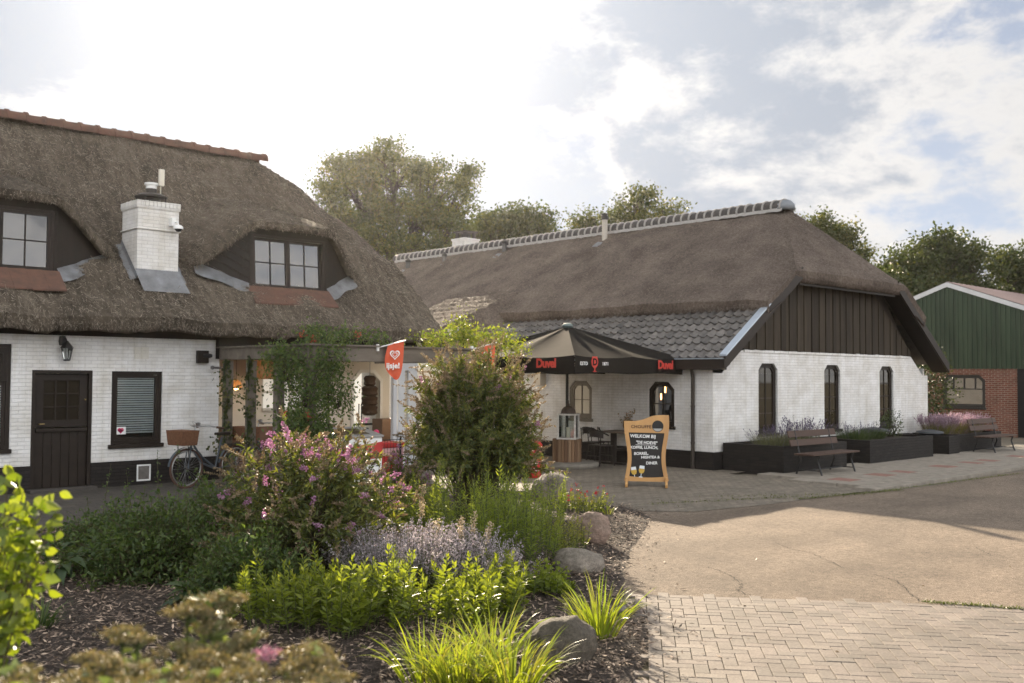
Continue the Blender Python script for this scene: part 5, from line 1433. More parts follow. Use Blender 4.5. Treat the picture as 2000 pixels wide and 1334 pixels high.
# ---- orange ice cream flags on brackets
def heart_ring(mb, c, xd, yd, nrm, s, w):
    a = np.linspace(0, 2 * np.pi, 40)
    hx, hy = .94 * np.sin(a) ** 3, (13 * np.cos(a) - 5 * np.cos(2 * a) - 2 * np.cos(3 * a) - np.cos(4 * a)) / 16
    for k, ww in ((1.0, w), (.52, w)):
        o = np.stack([hx, hy], 1) * s * k; i = o * (1 - ww)
        P = np.stack([c + np.outer(q[:, 0], xd) + np.outer(q[:, 1], yd) + nrm * .003 for q in (o, i)], 1); mb.grid(P)
def flag(px, py, label, short=False):
    p = at(px, py, Y=PY - .11)
    t = thing('ice_cream_flag', label, 'flag', tuple(p), group='orange flags on the pergola')
    d = unit(np.array([.86, -.42, .26])); w = MB()
    w.box(p[0] - .02, p[0] + .02, p[1] - .03, p[1] + .01, p[2] - .06, p[2] + .06); w.tube([p + [0, -.02, 0], p + d * .52], .011, 7)
    w.build('bracket', M_WHITEPLASTIC, t)
    hx = unit(np.array([d[0], d[1], 0])); a = p + d * .20; b = p + d * .50
    th = np.linspace(0, 1, 14)
    L = [a + np.array([0, 0, -.60]) * q - hx * .05 * math.sin(q * 2.6) for q in th[:-3]]
    Rr = [b + np.array([0, 0, -.74]) * q - hx * (.02 + .16 * q ** 2) for q in th]
    m = MB(); G = []
    for q in np.linspace(0, 1, 16):
        l = a + np.array([0, 0, -1]) * .55 * q - hx * .07 * math.sin(q * 3.0); r_ = b + np.array([0, 0, -1]) * .72 * q - hx * (.10 * q * q)
        k = math.sqrt(max(0, 1 - max(0, (q - .72) / .28) ** 2)); mid = l * .3 + r_ * .7
        l, r_ = mid + (l - mid) * k, mid + (r_ - mid) * (.25 + .75 * k)
        G.append([l + (r_ - l) * s + np.array([.0, -.02, 0]) * math.sin(s * 5 + q * 3) for s in np.linspace(0, 1, 9)])
    m.grid(np.array(G)); cl = m.build('cloth', M_ORANGE, t)
    n = np.array([hx[1], -hx[0], 0]); n = n if n @ FC < 0 else -n
    c = (a + b) / 2 + np.array([0, 0, -.21]) - hx * .03 + n * .03
    h = MB(); heart_ring(h, c, hx, np.array([0, 0, 1.]), n, .095, .24); h.build('heart_emblem', M_WHITEPLASTIC, cl)
    text('lettering', 'ijsje!', .135, M_WHITEPLASTIC, cl, c + np.array([0, 0, -.20]) - hx * .03 + n * .004, hx, (0, 0, 1), bold=.004)
    return t
flag(737, 679, 'orange ice cream flag with a white heart, hanging over the porch opening')
flag(921, 682, 'orange flag mostly hidden behind the top of the tall bush')

# ---- black parasol
def parasol():
    c = at(1107, 911, z=0); t = thing('parasol', 'big square black beer parasol with red lettering on its valance', 'parasol', tuple(c))
    apex, ze, zv = 3.13, 2.43, 2.06
    hd = 2.62
    ax = -FW * np.array([1, 1, 0]); ay = RT
    corners = [c + (ax * math.cos(a) + ay * math.sin(a)) * hd for a in (0, math.pi / 2, math.pi, 3 * math.pi / 2)]
    A = c + np.array([0, 0, apex]); cn = MB(); va = MB()
    for i in range(4):
        P, Q = corners[i], corners[(i + 1) % 4]
        m = 21; G = []
        for r in np.linspace(0.035, 1, 16):
            row = []
            for s in np.linspace(0, 1, m):
                e = P + (Q - P) * s; z = apex + (ze - apex) * (r ** 1.04)
                ds = abs(((s * 2) % 1) - .5) * 2   # 1 at ribs
                z -= .075 * (1 - ds ** 2) * r * (1.2 - r) * 1.6
                z -= .02 * (1 - ds ** 2) * r
                row.append([c[0] + (e[0] - c[0]) * r, c[1] + (e[1] - c[1]) * r, z])
            G.append(row)
        G = np.array(G); cn.grid(G)
        e0 = G[-1]; out = unit(np.array([(P + Q)[0] / 2 - c[0], (P + Q)[1] / 2 - c[1], 0]))
        ss = np.linspace(0, 1, m)[:, None]
        wv = .02 * np.sin(ss * 14) * np.sin(ss * np.pi)
        va.grid(np.stack([e0, e0 * [1, 1, 0] + np.array([0, 0, (ze + zv) / 2]) + out * (wv * .5 + .01), e0 * [1, 1, 0] + np.array([0, 0, zv]) + out * (wv) + np.array([0, 0, .02]) * np.sin(ss * np.pi * 2) ** 2], 1))
    M_CL = plain('black_canvas', (.018, .016, .014), (.013, .0115, .010), .9, 3, .04)
    va.build('valance', M_CL, t, smooth=True, clean=True)
    cn.build('canopy', M_CL, t, smooth=False)
    p = MB(); p.tube([c + [0, 0, .03], c + [0, 0, 3.1]], .032, 10); p.build('pole', plain('dark_green_pole', (.035, .036, .03), (.025, .026, .022), .5, 6), t)
    p = MB(); p.lathe([(.10, 3.10), (.13, 3.14), (.11, 3.18), (.03, 3.21), (0, 3.21)], c, 14); p.build('finial', plain('green_grey_cap', (.15, .19, .18), (.11, .14, .135), .5, 6), t)
    p = MB()
    for i in range(4):
        for e in (corners[i], (corners[i] + corners[(i + 1) % 4]) / 2):
            p.tube([c + [0, 0, 3.02], [e[0], e[1], ze - .02]], .012, 5); p.tube([c + [0, 0, 2.2], c * .45 + e * .55 + np.array([0, 0, 2.62])], .010, 5)
    p.build('rib', M_GREYWOOD, t)
    p = MB(); p.lathe([(.0, 0), (.70, 0), (.72, .05), (.70, .10), (.66, .115), (0, .115)], c, 26); p.build('base_plate', plain('concrete_base', (.22, .20, .165), (.15, .135, .115), .9, 7, .2, bmp=.005), t)
    # red lettering and emblem
    red = plain('red_lettering', (.55, .055, .04), (.48, .05, .035), .7); wht = M_CHALK
    for i, s, body, size, mat in ((0, .80, 'Duvel', .25, red), (3, .80, 'Duvel', .25, red), (0, .065, 'ESTD', .095, wht), (0, .245, '1871', .095, wht)):
        P, Q = corners[i], corners[(i + 1) % 4]; d = unit(Q - P); d[2] = 0
        o = np.array([d[1], -d[0], 0]); mid = (P + Q) / 2 - c
        if o @ mid < 0: o = -o
        e = P + (Q - P) * s; e[2] = 2.265
        ox = d if (np.cross(d, [0, 0, 1]) @ o) > 0 else -d
        text('lettering', body, size, mat, t, e + o * .035, ox, (0, 0, 1), bold=.010 if mat is red else .002, shear=.0, spacing=.92 if mat is red else 1.1)
    P, Q = corners[0], corners[1]; d = unit(Q - P); o = np.array([d[1], -d[0], 0]); o = o if o @ ((P + Q) / 2 - c) > 0 else -o
    ox = d if (np.cross(d, [0, 0, 1]) @ o) > 0 else -d
    e = P + (Q - P) * .155; e[2] = 2.27; e = e + o * .03
    g = MB(); mp = lambda u, z, dd: tuple(e + ox * u + np.array([0, 0, z]) + o * dd)
    prof = [(-.07, .14), (.07, .14), (.105, .04), (.085, -.04), (.03, -.09), (.015, -.10), (.015, -.145), (.06, -.155), (.06, -.165), (-.06, -.165), (-.06, -.155), (-.015, -.145), (-.015, -.10), (-.03, -.09), (-.085, -.04), (-.105, .04)]
    g.prism(prof, 0, .006, mp); em = g.build('glass_emblem', red, t)
    text('lettering', 'D', .19, M_CL, em, e + o * .010 + np.array([0, 0, .025]), ox, (0, 0, 1), bold=.008)
    return c
PC = parasol()
# slatted tub around the pole, lantern on it
def tub():
    c = PC + np.array([.0, 0, .115]); t = thing('slatted_tub', 'wooden slatted round casing around the parasol foot', 'tub', tuple(c))
    rng = np.random.default_rng(3); n = 26
    for g in range(3):
        m = MB()
        for i in range(g, n, 3):
            a = i / n * 2 * math.pi; d = np.array([math.cos(a), math.sin(a), 0]); s = np.array([-d[1], d[0], 0]); r = .30 + rng.normal(0, .003)
            T = lambda v, d=d, s=s, r=r: c + np.outer(v[:, 0] + r, d) + np.outer(v[:, 1], s) + np.outer(v[:, 2], [0, 0, 1])
            m.box(0, .022, -.033, .033, .0, .50, T)
        m.build('slats', plain('tub_slat_%s' % 'abc'[g], [(.21, .125, .07), (.16, .095, .055), (.26, .17, .10)][g], [(.15, .09, .05), (.11, .065, .04), (.2, .13, .08)][g], .8, 6, .2, vscale=(1, 1, .15)), t)
    m = MB(); m.lathe([(0, .46), (.29, .46), (.29, .49), (0, .49)], c, 20); m.build('top', M_GREYWOOD, t)
    # lantern stands on the tub
    b = c + np.array([.0, 0, .50]); q = thing('garden_lantern', 'white framed glass lantern with a rusty domed lid on the slatted tub', 'lantern', tuple(b + np.array([-.02, -.06, 0])), rz=.55, local=True)
    w, h = .19, .53
    f = MB()
    for sx in (-1, 1):
        for sy in (-1, 1): f.box(sx * w - .018, sx * w + .018, sy * w - .018, sy * w + .018, .03, h)
    for z in (.0, h):
        f.ring(rect(-w - .03, w + .03, -w - .03, w + .03), rect(-w + .03, w - .03, -w + .03, w - .03), z, z + .035, lambda u, v, d: (u, v, d))
    f.build('frame', plain('worn_white_paint', (.70, .68, .63), (.45, .42, .37), .7, 14), q, bevel=.004)
    g = MB()
    for s in (-1, 1): g.box(-w, w, s * w - .002, s * w + .002, .035, h); g.box(s * w - .002, s * w + .002, -w, w, .035, h)
    g.build('glass', clear_glass(), q)
    m = MB(); m.box(-w - .02, w + .02, -w - .02, w + .02, .012, .03); m.build('floor', plain('lantern_floor', (.3, .28, .25)), q)
    m = MB(); m.lathe([(.045, .03), (.045, .26), (.0, .262)], (0.05, .02, 0), 12); m.build('candle', plain('wax', (.72, .66, .52), (.66, .6, .46), .5), q)
    m = MB(); a = np.linspace(0, math.pi / 2, 7)
    m.lathe([(.19, h + .03), *[(.165 * math.cos(x), h + .05 + .16 * math.sin(x)) for x in a[:-1]], (.03, h + .215), (.03, h + .26), (0, h + .26)], (0, 0, 0), 18); m.tube([(-.04, 0, h + .26), (-.03, 0, h + .32), (.03, 0, h + .32), (.04, 0, h + .26)], .008, 5)
    m.build('lid', plain('rusty_tin', (.11, .075, .05), (.06, .045, .035), .7, 14), q)
tub()

# ---- table, chairs, posy
def furniture():
    M_FR = plain('dark_bistro_frame', (.040, .032, .026), (.028, .022, .018), .5, 10)
    tc = at(1196, 908, z=0) + np.array([.55, .15, 0])
    t = thing('bistro_table', 'dark bistro table with a brown top between the parasol and the chalkboard', 'table', tuple(tc), rz=.1, local=True)
    m = MB(); m.box(-.55, .55, -.4, .4, .72, .755); m.build('table_top', plain('brown_table_top', (.17, .125, .09), (.12, .088, .062), .5, 5), t, bevel=.008)
    for x in (-.38, .38):
        m = MB(); m.box(x - .045, x + .045, -.06, .06, .03, .72); m.box(x - .05, x + .05, -.32, .32, .0, .04); m.build('leg', M_FR, t, bevel=.006)
    m = MB(); m.box(-.38, .38, -.03, .03, .3, .35); m.build('stretcher', M_FR, t)
    # chair prototype
    ch = thing('bistro_chair', 'dark bistro chair with a curved back on the parasol side of the table', 'chair', (0, 0, 0), local=True, group='bistro chairs around the table')
    m = MB(); m.prism([(-.21, -.2), (.21, -.2), (.23, 0), (.2, .2), (-.2, .2), (-.23, 0)], .44, .47, lambda u, v, d: (u, v, d)); m.build('seat', M_FR, ch, bevel=.006)
    for sx in (-1, 1):
        m = MB(); m.tube([(sx * .19, -.17, .44), (sx * .23, -.22, 0)], .013, 6); m.build('leg', M_FR, ch)
        m = MB(); m.tube([(sx * .21, .20, .80), (sx * .19, .18, .45), (sx * .23, .25, 0)], .013, 6); m.build('leg', M_FR, ch)
    m = MB(); a = np.linspace(-.15, math.pi + .15, 14); m.tube(np.stack([.25 * np.cos(a), .02 + .23 * np.sin(a), .70 + .10 * np.sin(a)], 1), .018, 7); m.build('armrest', M_FR, ch)
    m = MB(); a = np.linspace(.4, math.pi - .4, 10)
    m.grid(np.stack([np.stack([.24 * np.cos(a), .03 + .22 * np.sin(a), z + .05 * np.sin(a)], 1) for z in (.60, .68, .76)], 0)); m.build('backrest', M_FR, ch)
    m = MB(); m.tube([(-.21, -.2, .22), (.21, -.2, .22)], .009, 5); m.tube([(-.21, .21, .22), (.21, .21, .22)], .009, 5); m.build('stretcher', M_FR, ch)
    spots = [(-.85, -.05, 1.5, None), (-.25, .72, .1, 'dark bistro chair with its back to the pale window of the barn'), (.35, .72, -.15, 'dark bistro chair between the posy and the barn wall'), (.25, -.68, 3.2, 'dark bistro chair on the near side of the table, half behind the chalkboard')]
    for i, (x, y, r, lab) in enumerate(spots):
        if i == 0: ch.location = (tc[0] + x, tc[1] + y, 0); ch.rotation_euler = (0, 0, r)
        else: copytree(ch, (tc[0] + x, tc[1] + y, 0), r, lab)
    p = tc + np.array([.12, -.05, .755]); q = thing('flower_pot', 'small brown woven pot with dried flowers on the bistro table', 'flower pot', tuple(p))
    m = MB(); m.lathe([(0, 0), (.09, 0), (.125, .10), (.12, .21), (.105, .24), (.095, .24), (.0, .2)], p, 16); m.build('pot', plain('wicker_brown', (.13, .08, .05), (.07, .045, .03), .8, 30, .2, bmp=.01), q)
    rng = np.random.default_rng(9); m = MB(); n = 26; e = p + np.array([0, 0, .3]) + rng.normal(size=(n, 3)) * np.array([.12, .12, .08])
    sticks(m, np.repeat((p + [0, 0, .2])[None], n, 0), e, .003, .002, rng); dots(m, np.repeat(e, 5, 0) + rng.normal(size=(n * 5, 3)) * .018, .014, rng); leaves(m, e, rng.normal(size=(n, 3)), .07, .03, rng=rng)
    m.build('posy', leafmat('dry_flower', (.06, .055, .02), (.16, .12, .07), (.30, .14, .10), .3), q, clean=False)
furniture()

# ---- chalkboard
def chalkboard():
    a, b = at(1217, 950, z=0), at(1308, 950, z=0); c = (a + b) / 2; d = unit(b - a); rz = math.atan2(-.78, .626)
    t = thing('chalkboard_sign', 'standing oak framed chalkboard with handwritten welcome menu', 'chalkboard', tuple(c), rz=rz, local=True)
    lean = lambda u, z, dd: (u, -dd - .0 + z * .09, z)
    def side(z, s): # curved stile
        k = (z - .08) / 1.2; return s * (.33 + .055 * math.sin(k * math.pi * 2.0 + 2.5) * .55 + .03 * (k - .5) ** 2 * 2)
    zz = np.linspace(.10, 1.30, 22)
    topz = lambda u: 1.20 + .095 / (1 + math.exp(-(u - .0) * 14)) + .012 * math.sin(u * 6)
    m = MB()
    for s in (-1, 1):
        zt = topz(s * .36)
        zs = np.linspace(.10, zt, 22)
        P = np.stack([np.array([lean(side(z, s) - s * .03, z, dd) for z in zs]) for dd in (.022,)] + [np.array([lean(side(z, s) + s * .045, z, dd) for z in zs]) for dd in (.022, -.022)] + [np.array([lean(side(z, s) - s * .03, z, dd) for z in zs]) for dd in (-.022, .022)], 0)
        m.grid(P)
        m.add(np.array([lean(side(zt, s) - s * .03, zt, .022), lean(side(zt, s) + s * .045, zt, .022), lean(side(zt, s) + s * .045, zt, -.022), lean(side(zt, s) - s * .03, zt, -.022)]), [(0, 1, 2, 3)])
    us = np.linspace(-.34, .34, 20)
    m.grid(np.stack([np.array([lean(u, .98 - .03 * (u + .3) * .4, .016) for u in us]), np.array([lean(u, topz(u), .016) for u in us]), np.array([lean(u, topz(u), -.016) for u in us]), np.array([lean(u, .98, -.016) for u in us])], 0))
    m.grid(np.stack([np.array([lean(u, .09, .016) for u in us]), np.array([lean(u, .175 - .02 * math.cos(u * 6), .016) for u in us]), np.array([lean(u, .175, -.016) for u in us])], 0))
    m.build('frame', M_OAKWOOD, t)
    for s in (-1, 1):
        f = MB(); T = lambda v, s=s: v + np.array([s * .40, 0, 0])
        f.prism([(-.24, 0), (.24, 0), (.25, .06), (.2, .11), (.06, .13), (.06, .17), (-.06, .17), (-.06, .13), (-.2, .11), (-.25, .06)], s * .36 - .022, s * .36 + .022, lambda u, z, dd: (dd, u, z)); f.build('foot', M_OAKWOOD, t, bevel=.006)
    g = MB(); g.prism(rect(-.335, .335, .12, 1.0), -.006, .006, lean); bd = g.build('board', plain('chalkboard_black', (.022, .020, .019), (.034, .031, .029), .8, 6), t)
    up = unit(np.array([0, .09, 1.0])); xd = (1, 0, 0)
    def w(body, size, u, z, rot=0, mat=M_CHALK, par=bd, bold=.002, al='LEFT', dd=.009):
        x = np.array([math.cos(rot), 0, 0]) + up * math.sin(rot); y = np.cross(np.cross(x, up), x)
        text('lettering', body, size, mat, par, lean(u, z, dd), x, y, bold=bold, align=al, shear=.06)
    w('WELKOM BIJ', .083, -.30, .915, -.02); w('"DE HOEVE"', .072, -.19, .80, -.03); w('KOFFIE, LUNCH,', .070, -.30, .705, .0); w('BORREL,', .070, -.23, .59, .04)
    w('HIGHTEA &', .066, -.10, .525, .03); w('DINER', .072, -.01, .42, .04)
    u_ = MB(); u_.prism([(-.2, .752), (.16, .748), (.16, .754), (-.2, .758)], .006, .009, lean); u_.build('underline', M_CHALK, bd)
    text('lettering', 'CHOUFFE', .082, plain('dark_brand_ink', (.06, .028, .016)), t, lean(-.10, 1.085, .020), (1, 0, 0), tuple(up), bold=.001, spacing=1.05)
    r = MB(); th = np.linspace(0, 2 * np.pi, 29)[:-1]; r.prism([(.205 + .105 * math.cos(a), 1.10 + .105 * math.sin(a)) for a in th], .015, .022, lean); rd = r.build('round_badge', plain('badge_black', (.02, .02, .02)), t)
    r = MB(); r.prism([(.205 + .095 * math.cos(a), 1.10 + .095 * math.sin(a)) for a in np.linspace(math.pi * 1.15, math.pi * 1.85, 12)], .022, .024, lean); r.build('badge_mark', plain('badge_grey', (.42, .42, .40)), rd)
    # two painted glasses
    for k, (u0, z0, ti) in enumerate(((-.225, .25, -.15), (-.09, .275, .12))):
        def gp(u, z, dd, u0=u0, z0=z0, ti=ti): return lean(u0 + u * math.cos(ti) + z * math.sin(ti), z0 + z * math.cos(ti) - u * math.sin(ti), dd)
        g = MB(); g.prism([(-.048, .045), (.048, .045), (.052, .01), (.035, -.03), (.0, -.045), (-.035, -.03), (-.052, .01)], .0065, .009, gp); g.build('beer', plain('amber_paint', (.55, .36, .07), (.45, .28, .05), .7, 20), bd)
        g = MB(); g.prism([(-.042, .10), (.042, .10), (.048, .046), (-.048, .046)], .0065, .0095, gp); g.prism(rect(-.006, .006, -.1, -.045), .0065, .009, gp); g.prism([(-.04, -.115), (.04, -.115), (.03, -.10), (-.03, -.10)], .0065, .009, gp); g.build('foam_and_stem', plain('chalk_blue_white', (.62, .70, .76), (.7, .72, .74), .8, 12), bd)
chalkboard()

# ---- benches
M_SLAT = plain('brown_bench_slat', (.080, .046, .032), (.052, .031, .022), .6, 8, .3, vscale=(.2, 1, 1))
def bench():
    t = thing('park_bench', 'brown two plank park bench in front of the first brick planter', 'bench', (18.95, 10.62, 0), local=True, group='benches along the gable')
    for i in range(4):
        b = MB(); y = -.26 + i * .115; b.box(-.95, .95, y, y + .10, .43, .465); b.build('seat_plank', M_SLAT, t, bevel=.008)
    for z in (.60, .78):
        b = MB(); b.box(-.95, .95, 0, .03, z, z + .13, lambda v: np.column_stack([v[:, 0], v[:, 1] + .20 + (v[:, 2] - .45) * .28, v[:, 2]])); b.build('back_plank', M_SLAT, t, bevel=.008)
    for x in (-.68, .68):
        b = MB(); b.tube([(x, -.24, .425), (x, -.20, .30), (x, -.25, .15), (x, -.30, .0)], .02, 7); b.tube([(x, .34, .92), (x, .22, .45), (x, .18, .30), (x, .30, .0)], .02, 7); b.tube([(x, -.24, .42), (x, .2, .42)], .018, 6); b.build('leg', M_BLACKIRON, t)
    b = MB(); b.tube([(-.68, -.0, .12), (.68, -.0, .12)], .012, 6); 
    for x in (-.68, .68): b.tube([(x, -.27, .12), (x, .25, .12)], .012, 6)
    b.build('tie_rod', M_BLACKIRON, t)
    c = copytree(t, (28.3, 10.80, 0), 0, 'brown park bench farther off, near the green shed')
bench()

# ---- dark brick planters with lavender and shrubs
M_PLB = brick('dark_planter_brick', (.018, .0155, .014), (.028, .024, .021), (.010, .009, .008), bh=.066, rough=.65, bmp=.009)
M_LAV = leafmat('lavender_leaf', (.05, .055, .032), (.085, .085, .05), (.12, .11, .07), .25)
M_LAVFL = leafmat('lavender_flower', (.03, .026, .032), (.06, .048, .075), (.10, .075, .12), .25, (1, .9, 1.2))
M_PINKLAV = leafmat('pink_lavender', (.24, .17, .20), (.33, .25, .29), (.42, .34, .38), .45, (1.1, .9, 1.0))
M_PLSHRUB = leafmat('planter_shrub_leaf', (.018, .03, .014), (.035, .05, .02), (.06, .07, .03), .3)
def planter(x0, x1, y0, y1, h, label):
    t = thing('brick_planter', label, 'planter', ((x0 + x1) / 2, (y0 + y1) / 2, 0), group='dark brick planters along the gable')
    m = MB(); m.ring(rect(x0, x1, y0, y1), rect(x0 + .11, x1 - .11, y0 + .11, y1 - .11), -.05, h, lambda u, v, d: (u, v, d)); m.build('brick_rim', M_PLB, t)
    m = MB(); m.box(x0 + .1, x1 - .1, y0 + .1, y1 - .1, h - .12, h - .05); m.build('soil', plain('potting_soil', (.03, .022, .016), (.05, .038, .028), .95, 20), t)
def tuft(name, label, cat, c, rx, ry, h, n, seed, mat, flmat, fl=.3, lean=.5, group=None, fs=.010, W=.006):
    rng = np.random.default_rng(seed); c = np.array(c, float)
    t = thing(name, label, cat, tuple(c), group=group)
    a = rng.random(n) * 6.283; r = np.sqrt(rng.random(n)); P = c + np.stack([r * np.cos(a) * rx * .7, r * np.sin(a) * ry * .7, np.zeros(n)], 1)
    D = np.stack([np.cos(a) * r * lean, np.sin(a) * r * lean, np.ones(n)], 1) + rng.normal(size=(n, 3)) * .16
    L = h * rng.uniform(.6, 1.05, n); mb = MB(); blades(mb, P, D, L, W, .25, 3, rng)
    mb.build('foliage', mat, t, clean=False)
    if fl:
        k = rng.random(n) < fl; E = P[k] + unit(D[k]) * (L[k] * 1.15)[:, None]; m2 = MB()
        sticks(m2, P[k], E, .0022, .0018, rng)
        for q in range(5): dots(m2, E + unit(D[k]) * (q * fs * 1.6) + rng.normal(size=E.shape) * fs * .3, fs, rng)
        m2.build('flower_spike', flmat, t, clean=False)
    return t
planter(18.13, 20.75, 11.12, 12.62, .58, 'dark brick planter behind the bench at the barn corner')
planter(21.76, 25.10, 11.08, 12.62, .56, 'long dark brick planter under the last two gable windows')
planter(26.10, 26.75, 11.1, 12.6, .50, 'short dark brick planter past the barn corner')
planter(27.0, 30.0, 11.25, 12.5, .50, 'dark planter holding pink flowers behind the far bench')
GL = 'lavender clumps in the brick planters'
tuft('lavender', 'grey green lavender clump at the near end of the first planter', 'lavender', (18.75, 11.75, .5), .6, .55, .36, 900, 51, M_LAV, M_LAVFL, .10, .6, GL)
tuft('lavender', 'lavender clump with dark flower heads in front of the first gable window', 'lavender', (19.75, 11.9, .5), .6, .5, .36, 800, 52, M_LAV, M_LAVFL, .10, .6, GL, .014)
tuft('lavender', 'tall dark headed lavender clump at the bench end of the first planter', 'lavender', (20.4, 12.0, .5), .35, .45, .46, 500, 53, M_LAV, M_LAVFL, .16, .5, GL, .016)
tuft('lavender', 'lavender clump at the bench end of the long planter', 'lavender', (22.4, 11.8, .5), .6, .5, .34, 900, 54, M_PLSHRUB, M_LAVFL, .08, .6, GL)
tuft('lavender', 'dark green clump in the middle of the long planter', 'lavender', (23.4, 11.9, .5), .45, .5, .34, 700, 55, M_PLSHRUB, M_LAVFL, .06, .6, GL)
for i, (x, lab) in enumerate(((27.3, 'pink lavender clump at the barn end of the far planter'), (28.3, 'pink lavender clump in the middle of the far planter'), (29.3, 'pink lavender clump at the shed end of the far planter'))):
    tuft('pink_lavender', lab, 'lavender', (x, 11.9, .46), .55, .5, .42, 700, 56 + i, leafmat('sunlit_lavender', (.12, .12, .05), (.2, .19, .08), (.26, .24, .11), .45), M_PINKLAV, .5, .5, 'pink lavender behind the far bench', .016)  # brighter lavender leaf with sunlight put into its colour
def leafball(name, label, cat, c, rx, rz, n, seed, mat, L=.06, W=.035, stem=True, group=None, up=.4):
    rng = np.random.default_rng(seed); c = np.array(c, float); t = thing(name, label, cat, (c[0], c[1], max(0, c[2] - rz)), group=group)
    d = unit(rng.normal(size=(n, 3))); r = rng.random(n) ** .4 * (1 + .25 * np.sin(d[:, 0] * 5 + seed) * np.cos(d[:, 2] * 4))
    P = c + d * r[:, None] * np.array([rx, rx, rz]); mb = MB(); leaves(mb, P, d + rng.normal(size=(n, 3)) * .7, rng.uniform(.6, 1.2, n) * L, rng.uniform(.7, 1.2, n) * W, up=up, rng=rng)
    mb.build('foliage', mat, t, clean=False)
    if stem:
        k = 20; s = MB(); sticks(s, np.repeat((c - [0, 0, rz])[None], k, 0) + rng.normal(size=(k, 3)) * [.03, .03, 0], c + d[:k] * np.array([rx, rx, rz]) * .7, .012, .004, rng); s.build('stem', M_BARK, t, clean=False)
    return t
leafball('planter_shrub', 'small leafy shrub at the far end of the long planter', 'shrub', (24.5, 11.9, .82), .30, .36, 700, 60, M_PLSHRUB, .05, .03)
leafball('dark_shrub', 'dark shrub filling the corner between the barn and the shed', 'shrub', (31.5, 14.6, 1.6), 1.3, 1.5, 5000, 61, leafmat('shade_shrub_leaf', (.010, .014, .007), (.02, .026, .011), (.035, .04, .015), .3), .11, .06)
def bowl(c, label):
    q = MB(); q.lathe([(0, .03), (.26, 0), (.36, .05), (.33, .10), (.1, .14), (0, .15)], c, 20); solo('covered_bowl', q, plain('slate_bowl', (.06, .065, .07), (.045, .048, .052), .5, 8), label, 'bowl', c)
bowl((26.42, 11.75, .50), 'slate grey dish standing on the short planter')
bowl((24.0, 12.1, .62), 'dark grey dish between the plants of the long planter')

# ---- bin and pot beside the tall bush
def bin_():
    c = at(1040, 932, z=0); t = thing('litter_bin', 'red ice cream litter bin with white swirl half behind the tall bush', 'litter bin', tuple(c))
    m = MB(); m.lathe([(0, 0), (.16, 0), (.18, .06), (.185, .50), (.175, .52), (0, .52)], c, 24); m.build('body', M_RED, t, smooth=False)
    m = MB(); m.lathe([(.19, .60), (.20, .64), (.15, .71), (.05, .745), (0, .745)], c, 24)
    m.build('lid', M_RED, t)
    m = MB()
    for a in (.6, 2.7, 4.8): m.box(-.02, .02, .155, .175, .5, .62, lambda v, a=a: c + np.column_stack([v[:, 0] * math.cos(a) - v[:, 1] * math.sin(a), v[:, 0] * math.sin(a) + v[:, 1] * math.cos(a), v[:, 2]]))
    m.build('lid_post', M_RED, t)
    m = MB(); face = math.atan2(-FW[1], -FW[0])
    for r0, cz, k in ((.085, .36, 1.0), (.045, .36, 1.0)):
        a = np.linspace(.5, 5.6, 24); P = []
        for rr in (r0, r0 - .02): P.append(np.array([[c[0] + .19 * math.cos(face + (.35 + rr * math.cos(x) / .19)), c[1] + .19 * math.sin(face + (.35 + rr * math.cos(x) / .19)), cz + rr * math.sin(x)] for x in a]))
        m.grid(np.array(P))
    a = np.linspace(0, 1, 30); cv = np.stack([-.75 + a * 1.5, .30 - .16 * a ** .3 + .03 * np.sin(a * 14) * a], 1)
    P = [np.array([[c[0] + .19 * math.cos(face + u), c[1] + .19 * math.sin(face + u), z + dz] for u, z in cv]) for dz in (0, .018)]
    m.grid(np.array(P)); m.build('swirl_mark', M_WHITEPLASTIC, t)
bin_()
def geranium():
    c = at(1046, 905, z=0) + np.array([.0, .9, 0]); t = thing('flower_planter', 'tall dark pot of red geraniums between the tall bush and the barn wall', 'planter', tuple(c))
    m = MB(); m.box(-.22, .22, -.22, .22, 0, .85, lambda v: c + v * np.column_stack([.85 + v[:, 2] * .15, .85 + v[:, 2] * .15, np.ones(len(v))])); m.build('pot', M_BLACKPLASTIC, t, bevel=.01)
    rng = np.random.default_rng(70); n = 900; d = unit(rng.normal(size=(n, 3))); P = c + np.array([0, 0, 1.15]) + d * rng.random((n, 1)) ** .4 * np.array([.38, .38, .35])
    m = MB(); leaves(m, P, d + rng.normal(size=(n, 3)) * .5, .06, .06, rng=rng); m.build('foliage', M_PLSHRUB, t, clean=False)
    k = 40; F = c + np.array([0, 0, 1.18]) + d[:k] * np.array([.42, .42, .40]); m = MB(); dots(m, np.repeat(F, 9, 0) + rng.normal(size=(k * 9, 3)) * .025, .018, rng); m.build('flower', leafmat('red_petal', (.35, .02, .03), (.45, .03, .04), (.5, .05, .06), .35, (1, .7, .7)), t, clean=False)
geranium()

